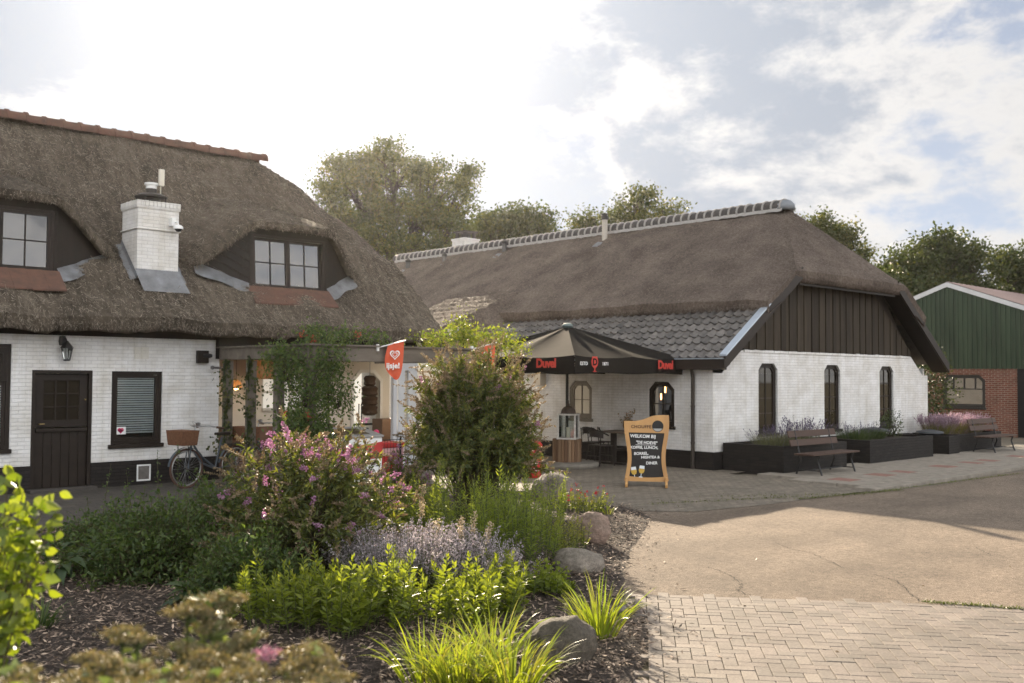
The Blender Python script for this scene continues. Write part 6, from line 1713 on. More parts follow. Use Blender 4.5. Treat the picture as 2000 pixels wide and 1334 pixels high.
# ---- things by the porch: freezer, fence, bollard, red stand, hanging baskets, lamps
def porchthings():
    c = at(690, 846, z=.95) * [1, 1, 0]
    t = thing('ice_cream_freezer', 'white chest freezer with a red band and glass lid in the porch opening', 'freezer', tuple(c))
    m = MB(); m.box(c[0] - .62, c[0] + .4, c[1] - .35, c[1] + .35, .05, .88); b = m.build('cabinet', M_WHITEPLASTIC, t, bevel=.02)
    m = MB(); m.prism([(c[0] - .615, .50), (c[0] + .395, .50), (c[0] + .395, .80), (c[0] - .615, .70)], 0, .006, mpY(c[1] - .352)); m.build('red_band', M_RED, b)
    m = MB(); 
    for s in (.16, .09):
        a = np.linspace(0, 6.28, 30); m.grid(np.stack([np.stack([c[0] - .1 + r * np.cos(a), np.full(30, c[1] - .362), .55 + r * np.sin(a)], 1) for r in (s, s - .025)], 0))
    m.build('round_mark', plain('grey_brown_print', (.28, .2, .16)), b)
    m = MB(); m.add([(c[0] - .64, c[1] - .37, .88), (c[0] + .42, c[1] - .37, .88), (c[0] + .42, c[1] + .37, 1.0), (c[0] - .64, c[1] + .37, 1.0), (c[0] - .64, c[1] - .37, .92), (c[0] + .42, c[1] - .37, .92), (c[0] + .42, c[1] + .37, 1.05), (c[0] - .64, c[1] + .37, 1.05)], [(0, 1, 2, 3), (4, 7, 6, 5), (0, 4, 5, 1), (1, 5, 6, 2), (2, 6, 7, 3), (3, 7, 4, 0)]); m.build('lid', plain('grey_lid', (.30, .29, .27), (.24, .23, .22), .35), t, bevel=.01)
    m = MB(); m.add([(c[0] - .5, c[1] - .25, .945), (c[0] + .2, c[1] - .25, .945), (c[0] + .2, c[1] + .2, 1.022), (c[0] - .5, c[1] + .2, 1.022)], [(0, 1, 2, 3)]); m.build('lid_glass', M_GLASS, t)
    # low wire fence
    Yf = 16.35; f0, f1 = at(690, 880, Y=Yf)[0], at(870, 880, Y=Yf)[0]
    f = thing('wire_fence', 'low black wire fence in front of the porch', 'fence', ((f0 + f1) / 2, Yf, 0))
    m = MB()
    for x in np.arange(f0, f1, .075): m.tube([(x, Yf, .02), (x, Yf, .70)], .0045, 4)
    for z in (.05, .38, .70): m.tube([(f0, Yf, z), (f1, Yf, z)], .007, 5)
    m.build('wire_panel', M_BLACKPLASTIC, f)
    for x in (f0, (f0 + f1) / 2, f1):
        m = MB(); m.tube([(x, Yf + .02, 0), (x, Yf + .02, .76)], .022, 7); m.build('fence_post', M_BLACKPLASTIC, f)
    p = at(712, 872, Y=16.1); m = MB(); m.lathe([(.0, .0), (.07, .0), (.07, .80), (.085, .80), (.085, .95), (.07, .98), (0, .985)], (p[0], 16.1, 0), 14)
    solo('bollard', m, M_BLACKPLASTIC, 'short black bollard lamp beside the wire fence', 'bollard', (p[0], 16.1, 0))
    q = at(752, 876, Y=16.9); t = thing('red_stand', 'low red stand with a pink white band behind the wire fence', 'stand', (q[0], 16.9, 0))
    m = MB(); m.box(q[0] - .32, q[0] + .32, 16.7, 17.1, .0, .34); m.build('lower_box', M_RED, t, bevel=.01)
    m = MB(); m.box(q[0] - .33, q[0] + .33, 16.69, 17.11, .34, .50); m.build('pale_band', plain('pale_pink_band', (.62, .36, .36), (.55, .3, .32), .5), t)
    m = MB(); m.box(q[0] - .35, q[0] + .35, 16.67, 17.13, .50, .62); m.build('red_cushion', M_RED, t, bevel=.03)
    q = at(735, 845, Y=16.8); m = MB(); a = np.linspace(-math.pi / 2, math.pi / 2, 9); m.lathe([(.065 * math.cos(x), .065 * math.sin(x)) for x in a], q, 14); m.tube([q - [0, 0, .06], [q[0], q[1], .62]], .008, 5)
    solo('pink_ball_ornament', m, plain('pink_gloss', (.62, .05, .14), (.55, .04, .12), .3), 'bright pink ball on a stick above the red stand', 'ornament', tuple(q), smooth=False)
    # hanging wicker in the arched doorway
    bx = at(722, 770, Y=18.62); t = thing('hanging_basket', 'string of brown wicker baskets hanging in the arched doorway', 'basket', tuple(bx))
    for k, z in enumerate((bx[2] + .30, bx[2] + .07, bx[2] - .15, bx[2] - .36)):
        m = MB(); r = .19 if k else .14; m.lathe([(r * .6, -.12), (r, -.07), (r * .9, .0), (r * 1.02, .07), (r * .7, .12), (0, .13)], (bx[0], bx[1], z), 14); m.build('wicker_bowl', plain('dark_wicker', (.07, .04, .022), (.04, .024, .014), .8, 22, .2, bmp=.02), t)
    m = MB(); m.tube([(bx[0], bx[1], bx[2] - .4), (bx[0], bx[1], bx[2] + .85)], .006, 5); m.build('cord', M_BLACKIRON, t)
    c0 = at(756, 835, Y=18.4); m = MB(); m.box(c0[0] - .24, c0[0] + .3, 18.25, 18.65, 0, 1.02); solo('counter', m, plain('counter_brown', (.20, .115, .065), (.15, .085, .05), .6, 4), 'brown wooden counter beside the arched doorway', 'counter', (c0[0], 18.45, 0), bevel=.01)
    # pendant lamps, lit
    for px, py, lab in ((512, 727, 'lit pendant lamp with a wide rattan shade under the porch ceiling'), (461, 757, 'small lit pendant lamp behind the first pergola post')):
        p = at(px, py, Y=18.2); t = thing('pendant_lamp', lab, 'lamp', tuple(p), group='lit lamps in the porch')
        m = MB(); m.tube([(p[0], p[1], p[2] + .1), (p[0], p[1], 2.8)], .006, 5); m.build('cord', M_BLACKIRON, t)
        m = MB(); a = np.linspace(-math.pi / 2, math.pi / 2, 9); m.lathe([(.05 * math.cos(x), .05 * math.sin(x)) for x in a], p, 12); m.build('bulb', glow('lamp_bulb', (1.0, .62, .22), 9), t)
        big = py < 740
        m = MB(); R_ = .30 if big else .12; m.lathe([(R_ * .25, .30 if big else .16), (R_ * .8, .18 if big else .1), (R_, .02), (R_ * .8, -.14 if big else -.02)], p, 18); m.build('rattan_shade', leafmat('rattan', (.30, .19, .10), (.36, .24, .13), (.4, .27, .15), .4, (1, .9, .8)), t, clean=False)
        ld = bpy.data.lights.new('lamp_glow', 'POINT'); ld.energy = 1.0 if big else .4; ld.color = (1, .68, .36); ld.shadow_soft_size = .06
        lo = bpy.data.objects.new('lamp_glow', ld); COL.objects.link(lo); lo.parent = t; lo.location = (0, -.12, -.18)
porchthings()

# ---- fittings on the farmhouse wall
def fittings():
    YF = 17.73; p = at(131, 680, Y=YF - .16)
    t = thing('wall_lantern', 'black iron wall lantern hanging above the dark door', 'lantern', tuple(p))
    m = MB(); q = p + np.array([-.03, .15, .12]); m.lathe([(.0, -.07), (.05, -.07), (.065, 0), (.05, .09), (0, .1)], q, 10); a = np.linspace(0, 1, 10); m.tube(np.stack([q[0] + .02 * a, q[1] - .16 * np.sin(a * 1.6), q[2] + .06 * np.sin(a * 3.1) - .02 * a], 1), .011, 6); m.build('bracket', M_BLACKIRON, t)
    m = MB(); m.lathe([(.115, .0), (.105, .02), (.05, .085), (.02, .12), (0, .13)], p, 6); m.lathe([(.05, -.22), (.06, -.21), (.055, -.19), (0, -.19)], p, 6); m.build('cap', M_BLACKIRON, t)
    m = MB()
    for k in range(6):
        an = k / 6 * 6.283; m.tube([p + [.095 * math.cos(an), .095 * math.sin(an), 0], p + [.055 * math.cos(an), .055 * math.sin(an), -.2]], .006, 4)
    m.build('cage', M_BLACKIRON, t)
    m = MB(); m.lathe([(.09, 0), (.05, -.2)], p, 6); m.build('glass', clear_glass(), t)
    m = MB(); m.lathe([(.012, -.17), (.014, -.08), (0, -.05)], p, 8); m.build('bulb', M_WHITEPLASTIC, t)
    p = at(396, 697, Y=YF - .06); t = thing('wall_speaker', 'dark square box with a small swivel head on the white farmhouse wall', 'speaker', (p[0], YF, p[2]))
    m = MB(); m.box(p[0] - .11, p[0] + .11, YF - .10, YF - .001, p[2] - .12, p[2] + .12); m.build('housing', M_DARK, t, bevel=.012)
    m = MB(); m.tube([p + [.0, -.04, .02], p + [.08, -.13, .02], p + [.12, -.14, .02]], [.04, .045, .03], 10); m.build('swivel_head', M_BLACKIRON, t)
    p = at(419, 718, Y=YF - .1); m = MB(); m.tube([(p[0], YF, p[2]), (p[0], YF - .12, p[2])], .012, 6); m.tube([(p[0] - .04, YF - .12, p[2]), (p[0] + .12, YF - .13, p[2])], .02, 8); m.lathe([(.0, -.04), (.04, -.02), (.04, .02), (0, .04)], (p[0] - .05, YF - .12, p[2]), 10)
    solo('wall_tap', m, plain('dull_grey_metal', (.2, .19, .18), (.13, .125, .12), .4, 9, metal=.6), 'grey wall tap beside the ivy covered pergola post', 'tap', (p[0], YF, p[2]))
    p = at(341, 440, Y=17.88); t = thing('security_camera', 'white dome camera on the front of the white chimney', 'camera', tuple(p))
    m = MB(); m.box(p[0] - .06, p[0] + .02, p[1] - .02, 18.0, p[2] - .02, p[2] + .14); m.tube([p + [0, .02, .06], p + [.02, -.08, .05], p + [.03, -.10, -.02]], .022, 7); m.build('bracket', M_WHITEPLASTIC, t, bevel=.006)
    q = p + np.array([.03, -.10, -.06]); a = np.linspace(0, math.pi / 2, 6); m = MB(); m.lathe([(.09, -.02), *[(.09 * math.cos(x), .09 * math.sin(x) * .7) for x in a]], q, 16); m.build('dome', M_WHITEPLASTIC, t)
    m = MB(); m.lathe([(0, -.075), (.04, -.065), (.065, -.03), (.07, -.02)], q, 14); m.build('lens', M_BLACKPLASTIC, t)
    p = at(1058, 745, X=17.8); m = MB(); m.box(17.62, 17.84, p[1] - .12, p[1] + .10, 1.78, 2.1); m.tube([(17.66, p[1] - .12, 1.85), (17.66, p[1] - .14, 1.6)], .008, 5); solo('wall_box', m, M_CREAM, 'white box mounted under the barn eave beside the tall bush', 'box', (17.73, p[1], 1.9), bevel=.01)
fittings()

# ---- bicycles against the farmhouse wall
def bicycle(loc, rz, label):
    t = thing('bicycle', label, 'bicycle', tuple(loc), rz=rz, local=True, group='bicycles parked by the farmhouse wall')
    fr = plain('blue_grey_frame', (.11, .13, .15), (.08, .095, .11), .35, 5, metal=.3); ty = plain('brown_tyre', (.10, .055, .04), (.07, .04, .03), .8, 8)
    for x in (-.54, .54):
        m = MB(); a = np.linspace(0, 2 * np.pi, 33); m.tube(np.stack([x + .335 * np.cos(a), a * 0, .345 + .335 * np.sin(a)], 1), .021, 7, cap=False); w = m.build('wheel', ty, t)
        m = MB(); m.tube(np.stack([x + .30 * np.cos(a), a * 0, .345 + .30 * np.sin(a)], 1), .012, 6, cap=False)
        A = np.stack([x + .02 * np.cos(a[:28]), .03 * np.sign(np.sin(a[:28] * 20)), .345 + .02 * np.sin(a[:28])], 1); B = np.stack([x + .30 * np.cos(a[:28]), a[:28] * 0, .345 + .30 * np.sin(a[:28])], 1); sticks(m, A, B, .0016, .0016); m.build('rim', plain('chrome', (.5, .5, .5), (.4, .4, .4), .3, metal=.9), w, clean=False)
        m = MB(); b = np.linspace(.15, 2.9, 20); m.grid(np.stack([np.stack([x + .375 * np.cos(b), b * 0 + s, .345 + .375 * np.sin(b)], 1) for s in (-.03, 0, .03)], 0)); m.build('mudguard', fr, t)
    m = MB()
    m.tube([(.54, .05, .345), (.50, .05, .66), (.44, .0, .74), (.38, 0, .98)], .015, 7); m.tube([(.54, -.05, .345), (.50, -.05, .66), (.44, 0, .74)], .013, 7)
    m.tube([(.43, 0, .80), (.25, 0, .55), (-.08, 0, .32)], .019, 7); m.tube([(.45, 0, .70), (.22, 0, .42), (-.08, 0, .30)], .019, 7); m.tube([(-.08, 0, .30), (-.22, 0, .86)], .017, 7); m.tube([(-.08, 0, .30), (-.54, .05, .345), (-.19, .02, .74)], .011, 6)
    m.build('frame', fr, t)
    m = MB(); m.tube([(.38, 0, .96), (.36, 0, 1.08)], .013, 6); m.tube([(.12, .33, 1.06), (.26, .27, 1.09), (.36, .1, 1.08), (.36, -.1, 1.08), (.26, -.27, 1.09), (.12, -.33, 1.06)], .012, 7); a = np.linspace(0, 1, 12); m.tube(np.stack([.36 + .14 * np.sin(a * 3.14), .2 - a * .2, 1.08 + .09 * np.sin(a * 3.14)], 1), .004, 4); hb = m.build('handlebar', MATS['chrome'], t)
    for s in (-1, 1):
        m = MB(); m.tube([(.16, s * .315, 1.066), (.03, s * .36, 1.045)], .02, 8); m.build('grip', plain('brown_grip', (.10, .06, .04), (.07, .045, .03), .6), hb)
    m = MB(); m.lathe([(.0, -.03), (.035, -.02), (.045, .02), (0, .04)], (.40, .12, 1.12), 12); m.build('bell', MATS['chrome'], hb)
    m = MB(); m.prism([(-.36, -.11), (-.34, .11), (-.16, .05), (-.06, .02), (-.06, -.02), (-.16, -.05)], .90, .95, lambda u, v, d: (u, v, d)); m.build('saddle', M_DARK, t, bevel=.015)
    m = MB(); m.box(.46, .80, -.24, .24, .76, 1.02, lambda v: np.column_stack([.63 + (v[:, 0] - .63) * (.85 + .15 * (v[:, 2] - .76) / .26), v[:, 1] * (.88 + .12 * (v[:, 2] - .76) / .26), v[:, 2]]))
    for z in np.linspace(.78, 1.0, 8): m.ring(rect(.465, .795, -.232, .232), rect(.485, .775, -.215, .215), z, z + .014, lambda u, v, d: (.63 + (u - .63) * (.90 + .12 * (d - .76) / .26), v * (.93 + .10 * (d - .76) / .26), d))
    m.build('wicker_crate', plain('crate_wicker', (.20, .095, .05), (.11, .055, .032), .8, 26, .2, bmp=.008), t)
    m = MB(); m.tube([(.58, -.14, .345), (.62, -.14, .76)], .008, 5); m.tube([(.58, .14, .345), (.62, .14, .76)], .008, 5); m.build('front_rack', M_BLACKIRON, t)
    m = MB(); m.box(-.82, -.30, -.07, .07, .72, .735); m.tube([(-.54, .08, .345), (-.72, .07, .72)], .007, 5); m.tube([(-.54, -.08, .345), (-.72, -.07, .72)], .007, 5); m.build('rear_rack', M_BLACKIRON, t)
    return t
b1 = bicycle((8.25, 16.75, 0), math.pi + .22, 'blue grey bicycle with a brown wicker crate leaning near the farmhouse wall')
copytree(b1, (9.75, 17.15, 0), math.pi + .05, 'second bicycle mostly hidden behind the ivy covered post')

# ---- boulders
def rock(label, px0, px1, pyt, pyb, seed, c1, c2, flat=1.0, sink=.08):
    base = at((px0 + px1) / 2, pyb - 4, z=.03); d = np.linalg.norm(base[:2] @ FW[:2]); w = (px1 - px0) / CF * d / 2; h = (pyb - pyt) / CF * d * 1.0
    rng = np.random.default_rng(seed); bm = bmesh.new(); bmesh.ops.create_icosphere(bm, subdivisions=5, radius=1)
    cuts = [(unit(rng.normal(size=3) + np.array([0, 0, .25])), rng.uniform(.72, .93)) for _ in range(9)]
    off = rng.random(3) * 10
    from mathutils import noise as mn
    for v in bm.verts:
        p = np.array(v.co)
        for n_, k in cuts:
            q = p @ n_
            if q > k: p = p - n_ * (q - k) * .8
        e = mn.fractal(Vector(p * 1.6 + off), 1.0, 2.0, 5) * .09 + mn.fractal(Vector(p * 7 + off), 1, 2, 4) * .035
        p = p * (1 + e)
        v.co = (p[0] * w, p[1] * w * .8, p[2] * h * .62 * flat + h * .42)
    me = bpy.data.meshes.new('boulder'); bm.to_mesh(me); bm.free()
    me.polygons.foreach_set('use_smooth', np.ones(len(me.polygons), bool))
    nm = 'granite_%d' % seed
    m, nt, N, L, P = newmat(nm); tc = N.new('ShaderNodeTexCoord')
    f, c = noise_col(nt, tc.outputs['Object'], 55, tuple(x * 1.2 for x in c1), tuple(x * .7 for x in c2), detail=9, rough=.8); f2, c_2 = noise_col(nt, tc.outputs['Object'], 3.5, (.42, .43, .38), (1.18, 1.15, 1.1), detail=10, rough=.72)
    L.new(mixrgb(nt, 1, c, c_2, 'MULTIPLY'), P.inputs['Base Color']); P.inputs['Roughness'].default_value = .85; L.new(bump(nt, f, .02), P.inputs['Normal'])
    me.materials.append(m); o = bpy.data.objects.new('boulder', me); COL.objects.link(o)
    o.location = base + np.array([FW[0], FW[1], 0]) * w * .6 - np.array([0, 0, .02]); o.rotation_euler = (0, 0, -.75)
    tag(o, label, 'boulder', 'boulders edging the flower bed')
rock('big rounded grey boulder beside the red bin', 1040, 1138, 925, 985, 81, (.30, .25, .215), (.17, .145, .13))
rock('round pinkish boulder on the bark mulch', 1120, 1198, 1008, 1066, 82, (.36, .26, .21), (.22, .16, .135))
rock('flat topped pale grey boulder in the middle of the bed edge', 1078, 1184, 1074, 1126, 83, (.32, .28, .24), (.18, .16, .14), .95)
rock('dark flat boulder between the strap leaves and the brick paving', 1022, 1168, 1214, 1310, 84, (.16, .135, .105), (.075, .065, .052))
rock('small pale stone at the corner of the brick paving', 1205, 1226, 1183, 1200, 85, (.34, .31, .28), (.22, .2, .18))
# ================================================================== PLANTS OF THE BED
def gpos(px, py):
    """a measured spot on the bed, at the bed's height there"""
    p = at(px, py, z=.03)
    for _ in range(6): p = at(px, py, z=float(bed_z(p[0], p[1])))
    return p
M_STEM = plain('plant_stem', (.10, .085, .04), (.06, .05, .025), .8, 15)
M_GSTEM = plain('green_stem', (.09, .11, .035), (.06, .08, .025), .7, 15)
M_BUD = leafmat('buddleia_leaf', (.028, .040, .014), (.055, .068, .02), (.10, .105, .03), .42, (1.7, 1.6, .45))
M_SPENT = leafmat('spent_panicle', (.15, .11, .065), (.23, .175, .105), (.33, .26, .165), .38, (1.1, 1.0, .75))
M_PURPLE = leafmat('purple_floret', (.24, .11, .19), (.40, .22, .32), (.54, .37, .46), .40, (1.2, .8, 1.1))
def arc(A, B, sag, m):
    t = np.linspace(0, 1, m)[None, :, None]; P = A[:, None] + (B - A)[:, None] * t
    P[..., 2] += sag[:, None] * (4 * t * (1 - t))[..., 0]
    return P
def buddleia(label, base, rx, h, nst, seed, npan=150, purple=.3, leafn=36, skew=(0, 0), low=.15, L=.085, spk=(.10, .22)):
    rng = np.random.default_rng(seed); c = np.array(base, float)
    t = thing('butterfly_bush', label, 'bush', tuple(c), group='butterfly bushes')
    d = unit(rng.normal(size=(nst, 3)) * np.array([1, 1, .8]) + np.array([0, 0, .35])); d[:, 2] = np.abs(d[:, 2]) * 1.0 - .06
    r = rng.uniform(.55, 1.0, nst) ** .6
    E = c + np.array([skew[0], skew[1], h * low]) + d * r[:, None] * np.array([rx, rx, h * (1 - low)])
    A = c + rng.normal(size=(nst, 3)) * np.array([.13, .13, 0])
    m = 9; P = arc(A, E, rng.uniform(.02, .16, nst) * h, m)
    st = MB()
    for i in range(m - 1): sticks(st, P[:, i], P[:, i + 1], .010 * (1 - i / m) + .003, .010 * (1 - (i + 1) / m) + .003, rng)
    # side shoots carry the leaves
    k = 4; idx = rng.integers(4, m - 1, (nst, k)); S0 = P[np.arange(nst)[:, None], idx].reshape(-1, 3)
    dirs = unit(np.repeat(E - A, k, 0)) * .5 + unit(rng.normal(size=(nst * k, 3))) * .8 + np.array([0, 0, .25]); S1 = S0 + unit(dirs) * rng.uniform(.14, .34, (nst * k, 1))
    sticks(st, S0, S1, .004, .002, rng)
    lv = MB()
    SA = np.concatenate([P[:, 5], S0]); SB = np.concatenate([P[:, -1], S1]); n = len(SA) * leafn // 4
    j = rng.integers(0, len(SA), n); f = rng.random(n)[:, None]; Q = SA[j] + (SB[j] - SA[j]) * f
    D = unit(SB[j] - SA[j]) * .5 + unit(rng.normal(size=(n, 3))) * .9 + np.array([0, 0, -.15])
    leaves(lv, Q, D, rng.uniform(.55, 1.25, n) * L, rng.uniform(.22, .34, n) * L, up=.4, droop=.2, rng=rng)
    st.build('stems', M_STEM, t, clean=False); lv.build('foliage', M_BUD, t, clean=False)
    # panicles at the shoot ends
    T = np.concatenate([P[:, -1], S1]); TD = np.concatenate([P[:, -1] - P[:, -2], S1 - S0])
    out = ((T - c - [0, 0, h * .35]) / np.array([rx, rx, h * .65])); sc = np.linalg.norm(out, axis=1) + .35 * out[:, 2] + rng.normal(0, .12, len(T))
    o = np.argsort(-sc)[:npan]; T, TD = T[o], unit(unit(TD[o]) + rng.normal(size=(len(o), 3)) * .35)
    fresh = rng.random(len(o)) < purple
    sp, fl = MB(), MB()
    for g, mb, rad, s in ((~fresh, sp, .013, .011), (fresh, fl, .018, .0105)):
        a, b = T[g], TD[g]; L_ = rng.uniform(*spk, len(a)) if mb is sp else rng.uniform(.07, .13, len(a)); nn = 46 if mb is sp else 48
        u = rng.random((len(a), nn)); bend = np.array([0, 0, -1.0])
        pos = a[:, None] + b[:, None] * (u * L_[:, None])[..., None] + (bend * (.35 * L_[:, None] * u ** 2)[..., None]) * rng.uniform(-.6, 1, (len(a), 1, 1)) + rng.normal(size=(len(a), nn, 3)) * rad * (1.1 - u * .8)[..., None]
        dots(mb, pos.reshape(-1, 3), rng.uniform(.6, 1.2, len(a) * nn) * s, rng)
        if mb is sp: sticks(mb, a, a + b * L_[:, None] * .9, .004, .002, rng)
    sp.build('spent_panicles', M_SPENT, t, clean=False); fl.build('flowers', M_PURPLE, t, clean=False)
    return t
def plantat(px, py): return gpos(px, py)
buddleia('low wide butterfly bush topped with purple flowers in the middle of the bed', gpos(610, 1120), 1.12, 1.56, 130, 91, 290, .24, 66, low=.22)
buddleia('tall butterfly bush with brown spent flower spikes in front of the porch', gpos(928, 1012), 1.0, 2.66, 240, 92, 380, .07, 112, low=.30, spk=(.13, .30))
buddleia('small purple flowered bush at the foot of the tall bush', gpos(770, 1000), .55, .85, 34, 93, 80, .42, 34)

def upright(name, label, cat, spots, h, nst, seed, mat, L, W, pairs, top=1.0, group=None, spread=.2, lean=.25, bare=.15, up=.5, ang=.55, shape='leaf', droop=.2, tipmat=None):
    """clump of upright stems clothed with leaves"""
    rng = np.random.default_rng(seed); c0 = np.array(spots[0], float)
    t = thing(name, label, cat, tuple(c0), group=group); st, lv = MB(), MB()
    for c in spots:
        c = np.array(c, float)
        a = rng.random(nst) * 6.283; r = np.sqrt(rng.random(nst)) * spread
        A = c + np.stack([r * np.cos(a), r * np.sin(a), 0 * a], 1)
        D = unit(np.stack([np.cos(a) * r / spread * lean, np.sin(a) * r / spread * lean, np.ones(nst)], 1) + rng.normal(size=(nst, 3)) * .07)
        Hh = h * rng.uniform(.5, 1.14, nst) * (1 - .25 * (r / spread) ** 2)
        B = A + D * Hh[:, None]; Mi = A + (B - A) * .5 + rng.normal(size=A.shape) * .012
        sticks(st, A, Mi, .005, .004, rng); sticks(st, Mi, B, .004, .002, rng)
        for k in range(pairs):
            f = bare + (1 - bare) * (k + .5) / pairs
            for s in (0, 1):
                th = k * 2.4 + s * math.pi + rng.normal(0, .35, nst)
                base = np.where(f < .5, 1, 0)
                Q = A + (Mi - A) * min(1, f * 2) if f < .5 else Mi + (B - Mi) * (f * 2 - 1)
                tip = max(0, (f - .75) / .25)
                out = np.stack([np.cos(th), np.sin(th), 0 * th], 1)
                dd = out * (1 - tip * .55) + D * (ang + tip * .8) + rng.normal(size=out.shape) * .12
                sz = (1 - .5 * tip * top) * rng.uniform(.75, 1.15, nst)
                (broad if shape == 'broad' else leaves)(lv, Q, dd, L * sz, W * sz, up=up, droop=droop, rng=rng, rnd=np.clip(.25 + .6 * f * rng.uniform(.6, 1.2, nst), 0, 1))
    st.build('stems', M_GSTEM, t, clean=False); lv.build('foliage', mat, t, clean=False)
    return t
M_LIME = leafmat('lime_leaf', (.048, .066, .012), (.090, .115, .016), (.16, .175, .025), .52, (1.3, 1.3, .5), .35, .4)
M_GOLD = leafmat('goldenrod_leaf', (.048, .070, .014), (.086, .112, .02), (.15, .17, .03), .55, (1.5, 1.5, .5))
GL2 = 'lime green leafy perennials'
def sp(*pts): return [gpos(*p) for p in pts]
upright('leafy_perennial', 'bright lime perennial clump between the sedum and the low butterfly bush', 'perennial', sp((540, 1225), (500, 1215), (585, 1230)), .50, 13, 101, M_LIME, .085, .026, 15, group=GL2, spread=.22)
upright('leafy_perennial', 'tallest lime perennial clump, in front of the dark bush', 'perennial', sp((640, 1218), (690, 1225), (660, 1240)), .58, 14, 102, M_LIME, .085, .027, 17, group=GL2, spread=.22)
upright('leafy_perennial', 'lime perennial clump in front of the lilac catmint', 'perennial', sp((770, 1225), (820, 1215), (745, 1205)), .56, 12, 103, M_LIME, .085, .026, 16, group=GL2, spread=.22)
upright('leafy_perennial', 'lime perennial clump beside the day lily leaves', 'perennial', sp((890, 1225), (950, 1212), (915, 1190), (985, 1200)), .48, 15, 104, M_LIME, .085, .027, 15, group=GL2, spread=.25)
upright('leafy_perennial', 'small lime perennial clump touching the flat topped boulder', 'perennial', sp((1015, 1170), (975, 1160)), .40, 10, 105, M_LIME, .08, .026, 12, group=GL2, spread=.18)
GG = 'tall narrow leaved perennials'
upright('goldenrod', 'tall green goldenrod clump in front of the tall bush', 'perennial', sp((930, 1100), (985, 1105), (1030, 1098), (955, 1075)), 1.0, 30, 106, M_GOLD, .085, .013, 22, group=GG, spread=.34, lean=.22, up=.4, ang=.5)
upright('goldenrod', 'goldenrod clump before the big rounded boulder', 'perennial', sp((1020, 1050), (980, 1045), (1075, 1030)), .78, 22, 107, M_GOLD, .08, .013, 18, group=GG, spread=.32, lean=.22)
upright('goldenrod', 'pale green goldenrod shoots between the two butterfly bushes', 'perennial', sp((850, 1060), (880, 1075), (820, 1035)), .95, 20, 108, M_LIME, .085, .014, 20, group=GG, spread=.28, lean=.2)
upright('goldenrod', 'short leafy goldenrod patch on the bark beside the pink boulder', 'perennial', sp((1105, 1085), (1085, 1075), (1125, 1075)), .50, 12, 109, leafmat('yellowing_leaf', (.06, .07, .015), (.11, .115, .025), (.19, .17, .035), .45), .06, .013, 14, group=GG, spread=.16)
upright('low_perennial', 'lobed green plant behind the flat topped boulder', 'perennial', sp((1052, 1150), (1075, 1160)), .26, 22, 110, M_GOLD, .07, .05, 5, spread=.16, lean=.6)
# dark leafy bush on the shaded side
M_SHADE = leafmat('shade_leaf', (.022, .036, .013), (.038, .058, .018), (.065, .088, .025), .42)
def mound(name, label, cat, c, rx, ry, h, n, seed, mat, L, W, spikes=0, group=None):
    rng = np.random.default_rng(seed); c = np.array(c, float); t = thing(name, label, cat, tuple(c), group=group)
    m = n // 14; d = unit(rng.normal(size=(m, 3))); d[:, 2] = np.abs(d[:, 2]); r = rng.uniform(.45, 1, m) ** .6
    bumpy = 1 + .16 * np.sin(d[:, 0] * 7 + seed) * np.cos(d[:, 1] * 6)
    E = c + d * (r * bumpy)[:, None] * np.array([rx, ry, h]); A = c + rng.normal(size=(m, 3)) * np.array([rx * .25, ry * .25, 0]); A[:, 2] = c[2]
    st, lv = MB(), MB(); sticks(st, A, E, .006, .002, rng)
    f = rng.uniform(.62, 1.03, (m, 14, 1)); P = A[:, None] + (E - A)[:, None] * f + rng.normal(size=(m, 14, 3)) * .035
    D = unit(E - A)[:, None] * .4 + rng.normal(size=(m, 14, 3)) * .6 + np.array([0, 0, .05]); nn = m * 14
    leaves(lv, P.reshape(-1, 3), D.reshape(-1, 3), rng.uniform(.6, 1.2, nn) * L, rng.uniform(.7, 1.2, nn) * W, up=.6, rng=rng, droop=.2)
    if spikes:
        k = spikes; A2 = c + rng.uniform(-1, 1, (k, 3)) * np.array([rx, ry, 0]) * .9; A2[:, 2] += h * .6; B2 = A2 + np.stack([rng.normal(0, .08, k), rng.normal(0, .08, k), rng.uniform(.3, .75, k) * h], 1)
        sticks(st, A2, B2, .004, .002, rng); f = rng.random((k, 30, 1)) * .8 + .2; P = A2[:, None] + (B2 - A2)[:, None] * f + rng.normal(size=(k, 30, 3)) * .012
        leaves(lv, P.reshape(-1, 3), rng.normal(size=(k * 30, 3)), .035, .018, rng=rng)
    st.build('stems', M_STEM, t, clean=False); lv.build('foliage', mat, t, clean=False)
    return t
GD = 'dark leafy bushes in the shade of the farmhouse'
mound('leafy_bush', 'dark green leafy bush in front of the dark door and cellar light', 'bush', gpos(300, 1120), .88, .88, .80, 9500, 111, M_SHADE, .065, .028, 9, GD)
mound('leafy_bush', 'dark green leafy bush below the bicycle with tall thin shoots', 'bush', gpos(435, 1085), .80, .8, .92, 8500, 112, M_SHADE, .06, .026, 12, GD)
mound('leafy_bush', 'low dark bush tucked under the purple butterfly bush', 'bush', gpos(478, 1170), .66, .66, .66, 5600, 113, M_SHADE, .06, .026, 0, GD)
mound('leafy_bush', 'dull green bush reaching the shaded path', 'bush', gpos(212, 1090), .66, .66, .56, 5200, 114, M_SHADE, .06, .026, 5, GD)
mound('ground_cover', 'low green cover between the purple bush and the tall bush', 'perennial', gpos(735, 1030), .8, .8, .42, 3600, 115, M_GOLD, .07, .022, 0)
